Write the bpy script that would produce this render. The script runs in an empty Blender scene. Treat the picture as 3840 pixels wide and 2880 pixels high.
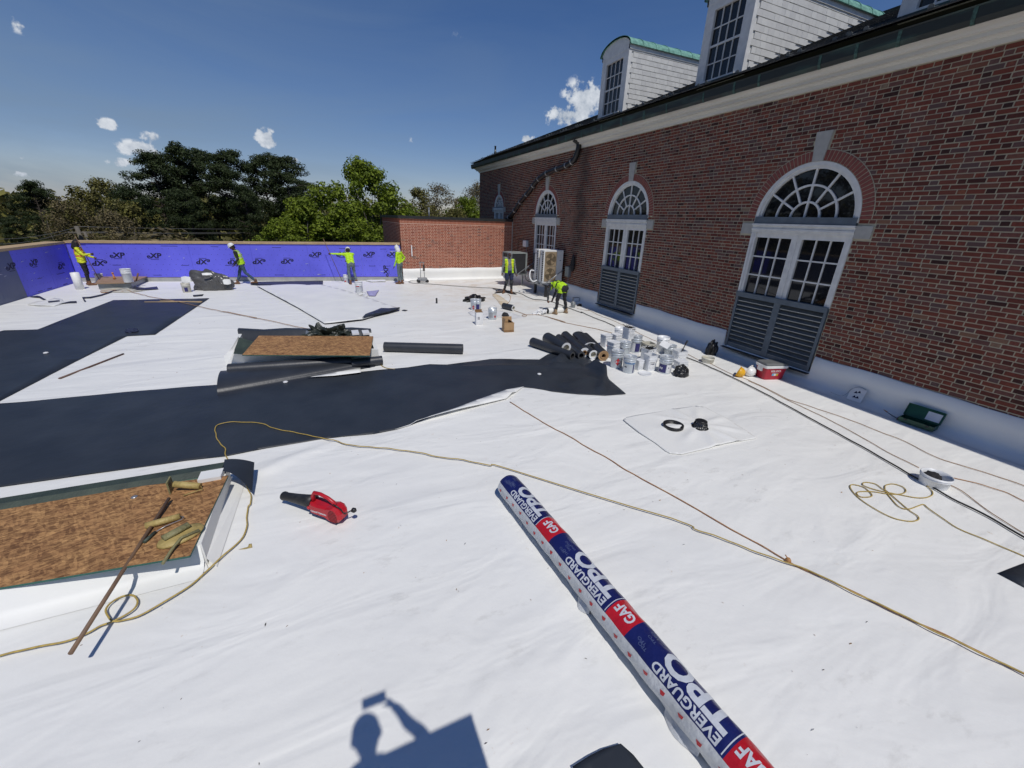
import bpy, bmesh, math, random
import numpy as np
from mathutils import Vector, Matrix, Euler
random.seed(7); rng = np.random.default_rng(7)
PI = math.pi
scene = bpy.context.scene
COL = scene.collection

# ------------------------------------------------------------------ camera
cam_data = bpy.data.cameras.new('camera')
cam = bpy.data.objects.new('camera', cam_data); COL.objects.link(cam)
cam_data.sensor_width = 36.0; cam_data.lens = 14.167
cam_data.clip_start = 0.02; cam_data.clip_end = 6000
PITCH, ROLL, YAW = math.radians(22.177), math.radians(1.969), math.radians(24.599)
_f = Vector((math.sin(YAW)*math.cos(PITCH), math.cos(YAW)*math.cos(PITCH), -math.sin(PITCH)))
_r = Vector((math.cos(YAW), -math.sin(YAW), 0)); _u = _r.cross(_f)
_r2 = math.cos(ROLL)*_r + math.sin(ROLL)*_u; _u2 = -math.sin(ROLL)*_r + math.cos(ROLL)*_u
cam.matrix_world = Matrix(((_r2.x,_u2.x,-_f.x,0),(_r2.y,_u2.y,-_f.y,0),(_r2.z,_u2.z,-_f.z,3.15),(0,0,0,1)))
scene.camera = cam

# ------------------------------------------------------------------ light
SUN_DIR = Vector((-0.0075, 0.530, -0.848)).normalized()
sun_data = bpy.data.lights.new('sun', 'SUN'); sun_data.energy = 2.85; sun_data.angle = math.radians(0.53)
sun_data.color = (1.0, 0.965, 0.91)
sun = bpy.data.objects.new('sun', sun_data); COL.objects.link(sun)
sun.rotation_euler = SUN_DIR.to_track_quat('-Z', 'Y').to_euler(); sun.location = (0, -20, 30)
vs = scene.view_settings
vs.view_transform = 'Standard'; vs.look = 'None'; vs.exposure = 0.0; vs.gamma = 1.0; vs.use_curve_mapping = False

world = bpy.data.worlds.new('World'); scene.world = world; world.use_nodes = True
world.cycles.sampling_method = 'MANUAL'; world.cycles.sample_map_resolution = 256
def build_world():
    nt = world.node_tree; nt.nodes.clear(); N = nt.nodes.new; L = nt.links.new
    out = N('ShaderNodeOutputWorld'); bg = N('ShaderNodeBackground'); bg.inputs[1].default_value = 1.0
    sky = N('ShaderNodeTexSky'); sky.sky_type = 'NISHITA'; sky.sun_disc = False
    sky.sun_elevation = math.radians(58.0); sky.sun_rotation = PI
    sky.altitude = 100; sky.air_density = 1.0; sky.dust_density = 0.1; sky.ozone_density = 4.0
    def math_(op, a, b=None, clamp=False):
        n = N('ShaderNodeMath'); n.operation = op; n.use_clamp = clamp
        for i, v in enumerate((a, b)):
            if v is None: continue
            if isinstance(v, (int, float)): n.inputs[i].default_value = v
            else: L(v, n.inputs[i])
        return n.outputs[0]
    sc = N('ShaderNodeVectorMath'); sc.operation = 'SCALE'; L(sky.outputs[0], sc.inputs[0]); sc.inputs[3].default_value = 0.072
    hs = N('ShaderNodeHueSaturation'); hs.inputs['Saturation'].default_value = 1.24; tint = N('ShaderNodeVectorMath'); tint.operation = 'MULTIPLY'; L(sc.outputs[0], tint.inputs[0]); tint.inputs[1].default_value = (1.0, .90, .98); L(tint.outputs[0], hs.inputs['Color'])
    geo = N('ShaderNodeTexCoord'); D = geo.outputs['Generated']
    nz = N('ShaderNodeTexNoise'); nz.inputs['Scale'].default_value = 34; nz.inputs['Detail'].default_value = 7; nz.inputs['Roughness'].default_value = .62; L(D, nz.inputs['Vector'])
    n1 = nz.outputs['Fac']
    # small fair-weather cumulus, each a soft bank around a direction in the sky
    banks = CLOUDS
    G = None
    for (d, r, asp, dens) in banks:
        d = Vector(d).normalized(); side = d.cross(Vector((0,0,1))).normalized(); up = side.cross(d)
        R = Matrix(((side.x,d.x,up.x),(side.y,d.y,up.y),(side.z,d.z,up.z)))
        mp = N('ShaderNodeMapping'); mp.vector_type = 'TEXTURE'; L(D, mp.inputs['Vector'])
        mp.inputs['Location'].default_value = d; mp.inputs['Rotation'].default_value = R.to_euler(); mp.inputs['Scale'].default_value = (r*1.5, r*1.5, r*asp*1.5)
        gr = N('ShaderNodeTexGradient'); gr.gradient_type = 'SPHERICAL'; L(mp.outputs[0], gr.inputs[0])
        m = math_('MULTIPLY', gr.outputs['Fac'], dens) if dens < .99 else gr.outputs['Fac']
        G = m if G is None else math_('MAXIMUM', G, m)
    total = math_('MULTIPLY', math_('ADD', math_('MULTIPLY', math_('SUBTRACT', n1, 0.5), 3.2), math_('SUBTRACT', G, 0.30)), 3.2, True)
    total = math_('MULTIPLY', total, math_('MULTIPLY', G, 4.0, True))
    # thin high veil, thicker low over the western horizon
    mp = N('ShaderNodeMapping'); mp.inputs['Scale'].default_value = (1.2, 2.6, 6.0); mp.inputs['Rotation'].default_value = (0.15, 0.35, 0.5); L(D, mp.inputs['Vector'])
    nv = N('ShaderNodeTexNoise'); nv.inputs['Scale'].default_value = 1.7; nv.inputs['Detail'].default_value = 8; nv.inputs['Roughness'].default_value = .58; nv.inputs['Distortion'].default_value = .6; L(mp.outputs[0], nv.inputs['Vector'])
    sep = N('ShaderNodeSeparateXYZ'); L(D, sep.inputs[0])
    low = math_('MULTIPLY', math_('SUBTRACT', 0.60, sep.outputs['Z']), 1.6, True)
    west = math_('ADD', math_('MULTIPLY', math_('SUBTRACT', 0.55, sep.outputs['X']), 0.7, True), 0.25, True)
    veil = math_('MULTIPLY', math_('MULTIPLY', math_('SUBTRACT', nv.outputs['Fac'], 0.14), 2.0, True), math_('MULTIPLY', low, west))
    mx1 = N('ShaderNodeMixRGB'); L(veil, mx1.inputs[0]); L(hs.outputs[0], mx1.inputs[1]); mx1.inputs[2].default_value = (0.19, 0.265, 0.36, 1)
    # cloud tone: bright tops, grey undersides from the same billow noise
    tone = N('ShaderNodeMixRGB'); L(math_('MULTIPLY', math_('SUBTRACT', n1, 0.36), 3.2, True), tone.inputs[0]); tone.inputs[1].default_value = (0.30, 0.36, 0.45, 1); tone.inputs[2].default_value = (0.68, 0.72, 0.78, 1)
    mx2 = N('ShaderNodeMixRGB'); L(total, mx2.inputs[0]); L(mx1.outputs[0], mx2.inputs[1]); L(tone.outputs[0], mx2.inputs[2])
    L(mx2.outputs[0], bg.inputs[0]); L(bg.outputs[0], out.inputs[0])
CLOUDS = [((-0.3407, 0.9129, 0.2249), 0.0162, 0.50, 0.50), ((-0.2898, 0.9495, 0.1205), 0.0125, 0.55, 0.85), ((-0.2368, 0.9656, 0.1072), 0.0164, 0.50, 0.80), ((-0.2615, 0.9611, 0.0895), 0.0259, 0.40, 0.95), ((-0.0709, 0.9895, 0.1260), 0.0187, 0.75, 1.00), ((-0.0268, 0.9951, 0.0954), 0.0116, 0.70, 0.80), ((-0.2884, 0.9552, 0.0664), 0.0154, 0.40, 0.70), ((-0.3891, 0.9191, 0.0615), 0.0106, 0.40, 0.50), ((-0.3981, 0.9165, 0.0398), 0.0076, 0.50, 0.70), ((0.5169, 0.8267, 0.2224), 0.0385, 0.90, 1.00), ((0.4917, 0.8476, 0.1994), 0.0357, 0.60, 1.00), ((0.4223, 0.8923, 0.1594), 0.0137, 0.60, 0.95), ((0.1853, 0.9725, 0.1411), 0.0169, 0.50, 0.35), ((0.2875, 0.9006, 0.3259), 0.0257, 0.50, 0.12), ((0.5001, -0.7879, 0.3594), 0.0522, 0.58, 0.90), ((-0.6990, -0.6955, 0.1663), 0.0308, 0.65, 0.90), ((0.4582, -0.8571, 0.2355), 0.0897, 0.54, 0.90), ((-0.9420, -0.0445, 0.3327), 0.0683, 0.45, 0.90), ((-0.6404, -0.5978, 0.4823), 0.0614, 0.62, 0.90), ((-0.8007, -0.5757, 0.1657), 0.0755, 0.58, 0.90), ((0.3339, -0.9303, 0.1520), 0.0819, 0.54, 0.90), ((-0.7838, -0.3863, 0.4862), 0.0728, 0.68, 0.90), ((0.0156, -0.8891, 0.4574), 0.0567, 0.68, 0.90)]
build_world()

# ------------------------------------------------------------------ helpers
def rz(y): return 0.0063*(y-2.0)            # the roof falls gently towards the camera
MATS = {}
def mk(name, c, rough=.6, c2=None, vs=4.0, bump=0.0, bs=30.0, metal=0.0, spec=.5, stretch=None, tone=None, coat=0.0, detail=5, lo=.35, hi=.65, sheen=0, trans=0):
    m = bpy.data.materials.new(name); m.use_nodes = True; MATS[name] = m
    nt = m.node_tree; N = nt.nodes.new; L = nt.links.new; b = nt.nodes['Principled BSDF']
    b.inputs['Roughness'].default_value = rough; b.inputs['Metallic'].default_value = metal
    b.inputs['Specular IOR Level'].default_value = spec; b.inputs['Coat Weight'].default_value = coat
    tc = N('ShaderNodeTexCoord'); vec = tc.outputs['Object']
    if stretch:
        mp = N('ShaderNodeMapping'); mp.inputs['Scale'].default_value = stretch; L(vec, mp.inputs['Vector']); vec = mp.outputs[0]
    c = tuple(c)+(1,)
    if c2 is None: c2 = tuple(x*.82 for x in c[:3])
    c2 = tuple(c2)+(1,)
    nz = N('ShaderNodeTexNoise'); nz.inputs['Scale'].default_value = vs; nz.inputs['Detail'].default_value = detail; L(vec, nz.inputs['Vector'])
    mr = N('ShaderNodeMapRange'); mr.inputs['From Min'].default_value = lo; mr.inputs['From Max'].default_value = hi; L(nz.outputs['Fac'], mr.inputs['Value'])
    mix = N('ShaderNodeMixRGB'); mix.inputs[1].default_value = c; mix.inputs[2].default_value = c2; L(mr.outputs[0], mix.inputs[0])
    colour = mix.outputs[0]
    if tone:                                   # per-piece tone: a colour ramp over the face attribute 'tone'
        at = N('ShaderNodeAttribute'); at.attribute_name = 'tone'
        cr = N('ShaderNodeValToRGB'); cr.color_ramp.interpolation = 'LINEAR'
        els = cr.color_ramp.elements
        while len(els) < len(tone): els.new(.5)
        for e, (p, col) in zip(els, tone): e.position = p; e.color = tuple(col)+(1,)
        L(at.outputs['Fac'], cr.inputs[0])
        mm = N('ShaderNodeMixRGB'); mm.blend_type = 'MULTIPLY'; mm.inputs[0].default_value = 1; L(cr.outputs[0], mm.inputs[1]); L(colour, mm.inputs[2]); colour = mm.outputs[0]
    L(colour, b.inputs['Base Color'])
    if bump:
        nb = N('ShaderNodeTexNoise'); nb.inputs['Scale'].default_value = bs; nb.inputs['Detail'].default_value = 4; L(vec, nb.inputs['Vector'])
        bp = N('ShaderNodeBump'); bp.inputs['Strength'].default_value = bump; bp.inputs['Distance'].default_value = .02; L(nb.outputs['Fac'], bp.inputs['Height']); L(bp.outputs[0], b.inputs['Normal'])
    return m

class MB:
    def __init__(s): s.v = []; s.f = []; s.m = []; s.t = []; s.sm = []
    def add(s, v, f, mi=0, tone=0.0, smooth=False):
        o = len(s.v); s.v += [tuple(p) for p in v]
        for q in f: s.f.append(tuple(i+o for i in q)); s.m.append(mi); s.t.append(tone); s.sm.append(smooth)
        return s
    def box(s, a, b, mi=0, tone=0.0, M=None):
        x0,y0,z0 = a; x1,y1,z1 = b
        v = [(x0,y0,z0),(x1,y0,z0),(x1,y1,z0),(x0,y1,z0),(x0,y0,z1),(x1,y0,z1),(x1,y1,z1),(x0,y1,z1)]
        if M is not None: v = [M @ Vector(p) for p in v]
        return s.add(v, [(0,3,2,1),(4,5,6,7),(0,1,5,4),(1,2,6,5),(2,3,7,6),(3,0,4,7)], mi, tone)
    def cbox(s, c, d, mi=0, tone=0.0, M=None):
        return s.box([c[i]-d[i]/2 for i in range(3)], [c[i]+d[i]/2 for i in range(3)], mi, tone, M)
    def rbox(s, a, b, r=.01, mi=0, M=None, n=2):
        """box with rounded vertical edges and chamfered top and bottom"""
        x0,y0,z0 = a; x1,y1,z1 = b; cx, cy = (x0+x1)/2, (y0+y1)/2
        def ring(ins, z):
            pts = []; rr = max(r-ins, r*.3)
            for (sx, sy, a0) in ((1,1,0),(-1,1,90),(-1,-1,180),(1,-1,270)):
                px = (x1 if sx > 0 else x0) - sx*(rr+ins); py = (y1 if sy > 0 else y0) - sy*(rr+ins)
                for k in range(n+1):
                    t = math.radians(a0+90*k/n); pts.append((px+rr*math.cos(t), py+rr*math.sin(t), z))
            return pts
        R = [ring(r*.6, z0), ring(0, z0+r*.6), ring(0, z1-r*.6), ring(r*.6, z1)]
        return s.loft(R, True, True, mi, M)
    def loft(s, rings, cap0=True, cap1=True, mi=0, M=None, smooth=False, close=True, tone=0.0):
        n = len(rings[0]); v = [p for q in rings for p in q]; f = []
        if M is not None: v = [M @ Vector(p) for p in v]
        for i in range(len(rings)-1):
            for k in range(n if close else n-1):
                a = i*n+k; b_ = i*n+(k+1) % n; f.append((a, b_, b_+n, a+n))
        s.add(v, f, mi, tone, smooth)
        o = len(s.v)-len(v)
        if cap0: s.f.append(tuple(o+k for k in range(n-1,-1,-1))); s.m.append(mi); s.t.append(tone); s.sm.append(False)
        if cap1: s.f.append(tuple(o+(len(rings)-1)*n+k for k in range(n))); s.m.append(mi); s.t.append(tone); s.sm.append(False)
        return s
    def lathe(s, prof, n=20, mi=0, M=None, smooth=True, sx=1, sy=1, cap0=True, cap1=True):
        R = [[(r*sx*math.cos(2*PI*k/n), r*sy*math.sin(2*PI*k/n), z) for k in range(n)] for r, z in prof]
        return s.loft(R, cap0, cap1, mi, M, smooth)
    def tube(s, pts, r, n=8, mi=0, M=None, smooth=True, flat=None, cap=True):
        P = [Vector(p) for p in pts]; rs = r if isinstance(r, (list, tuple)) else [r]*len(P)
        R = []; ref = None
        for i, p in enumerate(P):
            t = (P[min(i+1, len(P)-1)]-P[max(i-1, 0)])
            if t.length < 1e-9: t = Vector((0,0,1))
            t.normalize()
            if ref is None: ref = Vector((0,0,1)) if abs(t.z) < .9 else Vector((1,0,0))
            x = ref - t*ref.dot(t)
            if x.length < 1e-6: x = t.orthogonal()
            x.normalize(); y = t.cross(x); ref = x
            k1, k2 = (1, 1) if flat is None else flat
            R.append([p + x*(rs[i]*k1*math.cos(2*PI*k/n)) + y*(rs[i]*k2*math.sin(2*PI*k/n)) for k in range(n)])
        return s.loft(R, cap, cap, mi, M, smooth)
    def prism(s, poly, z0, z1, mi=0, M=None, tone=0.0):
        return s.loft([[(x,y,z0) for x,y in poly], [(x,y,z1) for x,y in poly]], True, True, mi, M, False, True, tone)
    def build(s, name, mats, parent=None, smooth=None, kind=None):
        me = bpy.data.meshes.new(name); me.from_pydata(s.v, [], s.f)
        if not isinstance(mats, (list, tuple)): mats = [mats]
        for m in mats: me.materials.append(MATS[m] if isinstance(m, str) else m)
        me.polygons.foreach_set('material_index', s.m)
        sm = s.sm if smooth is None else [smooth]*len(s.f)
        me.polygons.foreach_set('use_smooth', sm)
        if any(s.t):
            at = me.attributes.new('tone', 'FLOAT', 'FACE'); at.data.foreach_set('value', s.t)
        me.update(); me.validate()
        return link(name, me, parent, kind)
def link(name, me, parent=None, kind=None):
    o = bpy.data.objects.new(name, me); COL.objects.link(o)
    if parent is not None: o.parent = parent
    if kind: o['kind'] = kind
    return o
def tag(o, label, cat, group=None):
    o['label'] = label; o['category'] = cat
    if group: o['group'] = group
    return o
def thing(name, label, cat, loc=(0,0,0), rot=0.0, group=None):
    o = bpy.data.objects.new(name, None); COL.objects.link(o); o.empty_display_size = .1
    o.location = loc; o.rotation_euler = (0,0,rot) if not isinstance(rot, (tuple, list)) else rot
    return tag(o, label, cat, group)
def on(p, dz=0.0): return (p[0], p[1], rz(p[1])+dz)
def align(p0, p1):
    """matrix whose Z axis runs from p0 to p1"""
    d = Vector(p1)-Vector(p0); q = d.to_track_quat('Z', 'Y')
    return Matrix.Translation(Vector(p0)) @ q.to_matrix().to_4x4()
def frame(o, x, y, z=None):
    x = Vector(x).normalized(); y = Vector(y).normalized(); zz = x.cross(y)
    return Matrix(((x.x,y.x,zz.x,o[0]),(x.y,y.y,zz.y,o[1]),(x.z,y.z,zz.z,o[2]),(0,0,0,1)))
_tc = {}
def text2d(s, size=1.0, bold=0.02, sx=1.0, shear=0.0):
    key = (s, bold, shear)
    if key not in _tc:
        cu = bpy.data.curves.new('t', 'FONT'); cu.body = s; cu.size = 1; cu.offset = bold; cu.shear = shear; cu.resolution_u = 3
        cu.align_x = 'CENTER'; cu.align_y = 'CENTER'
        ob = bpy.data.objects.new('t', cu); COL.objects.link(ob); bpy.context.view_layer.update()
        me = bpy.data.meshes.new_from_object(ob)
        v = [tuple(p.co) for p in me.vertices]; f = [tuple(p.vertices) for p in me.polygons]
        bpy.data.objects.remove(ob); bpy.data.curves.remove(cu); bpy.data.meshes.remove(me); _tc[key] = (v, f)
    v, f = _tc[key]
    return [(x*size*sx, y*size, 0) for x, y, z in v], f
def text_part(name, s, size, M, mat, parent, bold=.02, sx=1.0, shear=0.0):
    v, f = text2d(s, size, bold, sx, shear); b = MB(); b.add([M @ Vector(p) for p in v], f)
    return b.build(name, mat, parent)
def pieces(parent, name, rest_name, specs, score, mats, limit=300, variants=12):
    """specs: (centre, size, tone); the ones that show largest become objects of their own, the rest one 'stuff' part"""
    order = sorted(range(len(specs)), key=lambda i: -score(specs[i])); top = order[:limit]; rest = order[limit:]
    me_v = []
    for k in range(variants):
        b = MB(); b.cbox((0,0,0), (1,1,1), 0, (k+.5)/variants); o = b.build(name+'_src', mats); me_v.append(o.data); bpy.data.objects.remove(o)
    for i in top:
        c, d, t = specs[i]
        o = link(name, me_v[min(int(t*variants), variants-1)], parent); o.location = c; o.scale = d
    if rest:
        b = MB()
        for i in rest:
            c, d, t = specs[i]; b.cbox(c, d, 0, max(t, .001))
        b.build(rest_name, mats, parent, kind='stuff')
def smooth_path(pts, k=4):
    P = [Vector(p) for p in pts]; out = []
    for i in range(len(P)-1):
        p0 = P[max(i-1,0)]; p1 = P[i]; p2 = P[i+1]; p3 = P[min(i+2, len(P)-1)]
        for j in range(k):
            t = j/k; out.append(.5*((2*p1)+(p2-p0)*t+(2*p0-5*p1+4*p2-p3)*t*t+(3*p1-p0-3*p2+p3)*t**3))
    out.append(P[-1]); return out

# ------------------------------------------------------------------ materials
def roof_material():
    m = bpy.data.materials.new('white_membrane'); m.use_nodes = True; MATS['white_membrane'] = m
    nt = m.node_tree; N = nt.nodes.new; L = nt.links.new; b = nt.nodes['Principled BSDF']; b.inputs['Roughness'].default_value = .5; b.inputs['Specular IOR Level'].default_value = .3
    tc = N('ShaderNodeTexCoord'); V = tc.outputs['Object']
    def noise(s, d=5, r=.55, st=None, dist=0):
        n = N('ShaderNodeTexNoise'); n.inputs['Scale'].default_value = s; n.inputs['Detail'].default_value = d; n.inputs['Roughness'].default_value = r; n.inputs['Distortion'].default_value = dist
        if st: mp = N('ShaderNodeMapping'); mp.inputs['Scale'].default_value = st; mp.inputs['Rotation'].default_value = (0,0,.5); L(V, mp.inputs[0]); L(mp.outputs[0], n.inputs['Vector'])
        else: L(V, n.inputs['Vector'])
        return n.outputs['Fac']
    def mr(x, a, b_, lo=0., hi=1.):
        n = N('ShaderNodeMapRange'); n.inputs[1].default_value = a; n.inputs[2].default_value = b_; n.inputs[3].default_value = lo; n.inputs[4].default_value = hi; L(x, n.inputs[0]); return n.outputs[0]
    def mixc(f, c1, c2):
        n = N('ShaderNodeMixRGB'); L(f, n.inputs[0])
        for i, c in ((1, c1), (2, c2)):
            if isinstance(c, tuple): n.inputs[i].default_value = c+(1,)
            else: L(c, n.inputs[i])
        return n.outputs[0]
    def mul(a, b_):
        n = N('ShaderNodeMath'); n.operation = 'MULTIPLY'; n.use_clamp = True; L(a, n.inputs[0]); L(b_, n.inputs[1]); return n.outputs[0]
    base = mixc(mr(noise(.35, 6, .6), .35, .68), (.84,.835,.795), (.775,.775,.75))
    scuff = mul(mr(noise(3.2, 8, .7, (1,2.2,1)), .55, .78), mr(noise(.5, 3), .45, .62))
    c = mixc(scuff, base, (.56,.55,.52))
    rust = mul(mr(noise(9, 8, .75), .62, .72), mr(noise(.8, 4), .52, .64))
    c = mixc(rust, c, (.52,.38,.24))
    # footprints and dust, heavier towards the trafficked far right corner
    sp = N('ShaderNodeSeparateXYZ'); L(V, sp.inputs[0])
    far = mul(mr(sp.outputs['Y'], 9, 18), mr(sp.outputs['X'], 1, 6))
    dust = mul(mul(mr(noise(1.3, 7, .65), .42, .62), far), mr(noise(5, 4), .2, .7))
    c = mixc(dust, c, (.64,.57,.47))
    L(c, b.inputs['Base Color'])
    h1 = noise(1.1, 3, .45, (.6,1.6,1), .8); h2 = noise(7, 3, .5); h3 = noise(120, 2)
    ad = N('ShaderNodeMath'); ad.operation = 'MULTIPLY_ADD'; L(h2, ad.inputs[0]); ad.inputs[1].default_value = .10; L(h1, ad.inputs[2])
    ad2 = N('ShaderNodeMath'); ad2.operation = 'MULTIPLY_ADD'; L(h3, ad2.inputs[0]); ad2.inputs[1].default_value = .004; L(ad.outputs[0], ad2.inputs[2])
    bp = N('ShaderNodeBump'); bp.inputs['Strength'].default_value = .8; bp.inputs['Distance'].default_value = .06; L(ad2.outputs[0], bp.inputs['Height']); L(bp.outputs[0], b.inputs['Normal'])
roof_material()
mk('white_sheet', (.84,.835,.795), .5, (.775,.775,.75), 1.2, .5, 3)
mk('grey_underside', (.07,.072,.075), .55, (.05,.052,.055), 6)
mk('black_membrane', (.026,.031,.040), .42, (.036,.042,.052), 1.4, .25, 6, spec=.35)
mk('black_roll', (.026,.029,.036), .42, (.034,.038,.046), 3, .1, 20)
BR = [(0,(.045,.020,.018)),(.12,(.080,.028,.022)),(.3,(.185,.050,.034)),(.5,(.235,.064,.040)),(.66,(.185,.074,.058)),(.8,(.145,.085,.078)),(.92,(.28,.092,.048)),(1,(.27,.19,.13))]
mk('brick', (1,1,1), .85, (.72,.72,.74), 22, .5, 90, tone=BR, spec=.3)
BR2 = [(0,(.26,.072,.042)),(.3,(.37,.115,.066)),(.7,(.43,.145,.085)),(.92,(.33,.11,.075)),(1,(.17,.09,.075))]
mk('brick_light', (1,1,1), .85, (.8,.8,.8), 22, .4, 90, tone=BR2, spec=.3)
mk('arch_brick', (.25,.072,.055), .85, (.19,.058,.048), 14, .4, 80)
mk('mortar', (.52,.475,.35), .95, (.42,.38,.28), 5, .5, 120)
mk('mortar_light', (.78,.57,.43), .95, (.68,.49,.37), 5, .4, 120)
mk('limestone', (.42,.41,.38), .8, (.36,.35,.325), 9, .2, 80)
mk('white_paint', (.70,.70,.68), .5, (.60,.60,.585), 7, .08, 40)
mk('cornice_paint', (.68,.66,.60), .55, (.56,.54,.49), 3, .1, 30, stretch=(1,.15,2))
mk('grey_paint', (.115,.145,.175), .5, (.09,.115,.14), 6)
mk('louvre_grey', (.115,.125,.13), .5, (.09,.10,.105), 8)
mk('dark_void', (.006,.006,.007), .9)
mk('glass', (.008,.009,.011), .03, (.012,.012,.014), 3, spec=.55)
mk('slate', (1,1,1), .7, (.7,.7,.7), 12, .5, 60, tone=[(0,(.022,.024,.024)),(.5,(.045,.047,.046)),(1,(.08,.075,.068))])
mk('copper_dark', (.016,.021,.019), .5, (.040,.085,.068), 4, .15, 30, stretch=(1,.3,1), lo=.52, hi=.78)
mk('patina', (.20,.42,.34), .7, (.11,.26,.21), 9, .2, 30)
mk('patina_strap', (.06,.13,.105), .7, (.03,.06,.05), 25)
mk('shingle_white', (1,1,1), .75, (.88,.88,.87), 20, .25, 80, tone=[(0,(.60,.60,.59)),(1,(.70,.70,.68))])
mk('snow_metal', (.20,.22,.22), .5, (.14,.15,.15), 20, metal=.4)
mk('coping', (.022,.024,.024), .5)
mk('black_plastic', (.012,.012,.013), .4, (.018,.018,.02), 8)
mk('black_rubber', (.018,.018,.02), .6)
mk('clamp', (.55,.55,.54), .4, metal=.6)
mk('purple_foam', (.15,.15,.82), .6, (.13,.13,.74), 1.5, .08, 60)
mk('grey_foam', (.115,.14,.22), .45, (.09,.115,.20), 1.2)  # duller grey-blue tone for the nearer boards of the side parapet
mk('ink', (.012,.010,.045), .6)
mk('pine_board', (.52,.38,.22), .75, (.40,.28,.15), 3, .15, 40, stretch=(.3,6,6))
mk('grey_board', (.40,.40,.38), .7, (.34,.34,.325), 4)
mk('scratch_white', (.6,.6,.66), .7)
mk('osb', (.43,.24,.10), .8, (.32,.165,.068), 5, .3, 60)
def osb_strands():
    m = MATS['osb']; nt = m.node_tree; N = nt.nodes.new; L = nt.links.new; b = nt.nodes['Principled BSDF']; src = b.inputs['Base Color'].links[0].from_socket
    tc = N('ShaderNodeTexCoord'); acc = None
    for (rot, sc) in ((.15,(12,55,1)),(1.1,(14,48,1)),(-.5,(10,60,1))):
        mp = N('ShaderNodeMapping'); mp.inputs['Rotation'].default_value = (0,0,rot); L(tc.outputs['Object'], mp.inputs[0]); m2 = N('ShaderNodeMapping'); m2.inputs['Scale'].default_value = sc; L(mp.outputs[0], m2.inputs[0])
        v = N('ShaderNodeTexVoronoi'); v.inputs['Scale'].default_value = 1.0; L(m2.outputs[0], v.inputs['Vector']); s = N('ShaderNodeSeparateColor'); L(v.outputs['Color'], s.inputs[0])
        if acc is None: acc = s.outputs[0]
        else:
            a = N('ShaderNodeMath'); a.operation = 'ADD'; L(acc, a.inputs[0]); L(s.outputs[0], a.inputs[1]); acc = a.outputs[0]
    cr = N('ShaderNodeValToRGB'); e = cr.color_ramp.elements; e[0].position = .22; e[0].color = (.42,.36,.31,1); e[1].position = .85; e[1].color = (1.35,1.35,1.3,1)
    h = N('ShaderNodeMath'); h.operation = 'MULTIPLY'; h.inputs[1].default_value = .34; L(acc, h.inputs[0]); L(h.outputs[0], cr.inputs[0])
    mm = N('ShaderNodeMixRGB'); mm.blend_type = 'MULTIPLY'; mm.inputs[0].default_value = 1; L(src, mm.inputs[1]); L(cr.outputs[0], mm.inputs[2]); L(mm.outputs[0], b.inputs['Base Color'])
osb_strands()
mk('osb_edge', (.035,.13,.10), .7)
mk('old_copper_green', (.055,.075,.055), .6, (.03,.042,.034), 4, .2, 30)
mk('copper_lip', (.14,.22,.16), .6, (.08,.13,.10), 8)
mk('plywood', (.36,.235,.14), .8, (.28,.18,.105), 5, .1, 40)
mk('grey_metal', (.30,.32,.33), .45, (.24,.26,.27), 6, metal=.4)
mk('galv', (.40,.41,.42), .4, (.32,.33,.34), 14, metal=.6)
mk('cage_grey', (.30,.32,.30), .5, (.25,.27,.25), 6)
mk('ac_white', (.76,.76,.74), .45, (.70,.70,.68), 5)
mk('fan_tan', (.34,.26,.165), .6, (.26,.195,.12), 8)
mk('fan_dark', (.10,.075,.045), .6)
mk('coil_dark', (.03,.03,.032), .6)
mk('pail_white', (.78,.79,.80), .4, (.70,.715,.73), 5, spec=.5)
mk('pail_metal', (.60,.64,.67), .32, (.50,.54,.58), 7, metal=.25)
mk('pail_ivory', (.62,.60,.52), .45, (.5,.47,.38), 5)
mk('label_red', (.50,.03,.035), .5)
mk('label_navy', (.03,.028,.14), .5)
mk('label_blue', (.05,.19,.42), .5)
mk('label_white', (.8,.8,.8), .5)
mk('label_grey', (.35,.36,.38), .5)
mk('label_yellow', (.7,.45,.05), .5)
mk('label_sky', (.12,.42,.62), .5)
mk('wire', (.5,.5,.5), .35, metal=.7)
mk('cord_yellow', (.50,.36,.085), .55, (.36,.26,.075), 30)
mk('cord_orange', (.46,.235,.085), .55, (.34,.16,.06), 30)
mk('cord_tan', (.40,.26,.14), .6, (.30,.17,.10), 30)
mk('hose_black', (.015,.016,.018), .5)
mk('hose_grey', (.14,.135,.125), .6)
mk('wood_brown', (.16,.085,.06), .6, (.10,.055,.042), 6, stretch=(1,1,.3))
mk('wood_pole', (.21,.125,.07), .6, (.13,.08,.05), 5)
mk('glue_yellow', (.50,.38,.14), .55, (.36,.27,.09), 14, .4, 40)
mk('glue_olive', (.26,.24,.11), .6, (.18,.165,.08), 14, .5, 40)
mk('red_plastic', (.50,.012,.022), .38, (.42,.010,.02), 6)
mk('cooler_red', (.42,.016,.035), .4, (.36,.014,.03), 6)
mk('cooler_grey', (.16,.165,.165), .5, (.13,.135,.135), 8)
mk('blower_black', (.018,.018,.019), .5, (.04,.04,.038), 18, lo=.5, hi=.8)
mk('vent_dark', (.12,.005,.008), .6)
mk('hat_yellow', (.80,.42,.02), .35)
mk('hat_white', (.82,.82,.80), .35)
mk('toolbox_green', (.012,.085,.045), .4, (.009,.06,.034), 6)
mk('paper', (.75,.77,.82), .8)
mk('orange_handle', (.55,.22,.04), .5)
mk('tool_steel', (.10,.08,.07), .4, metal=.6)
mk('bag_black', (.010,.010,.011), .28, (.016,.016,.017), 5, .6, 12)
mk('bag_grey', (.11,.107,.104), .24, (.075,.073,.071), 3, .7, 9)
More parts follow.
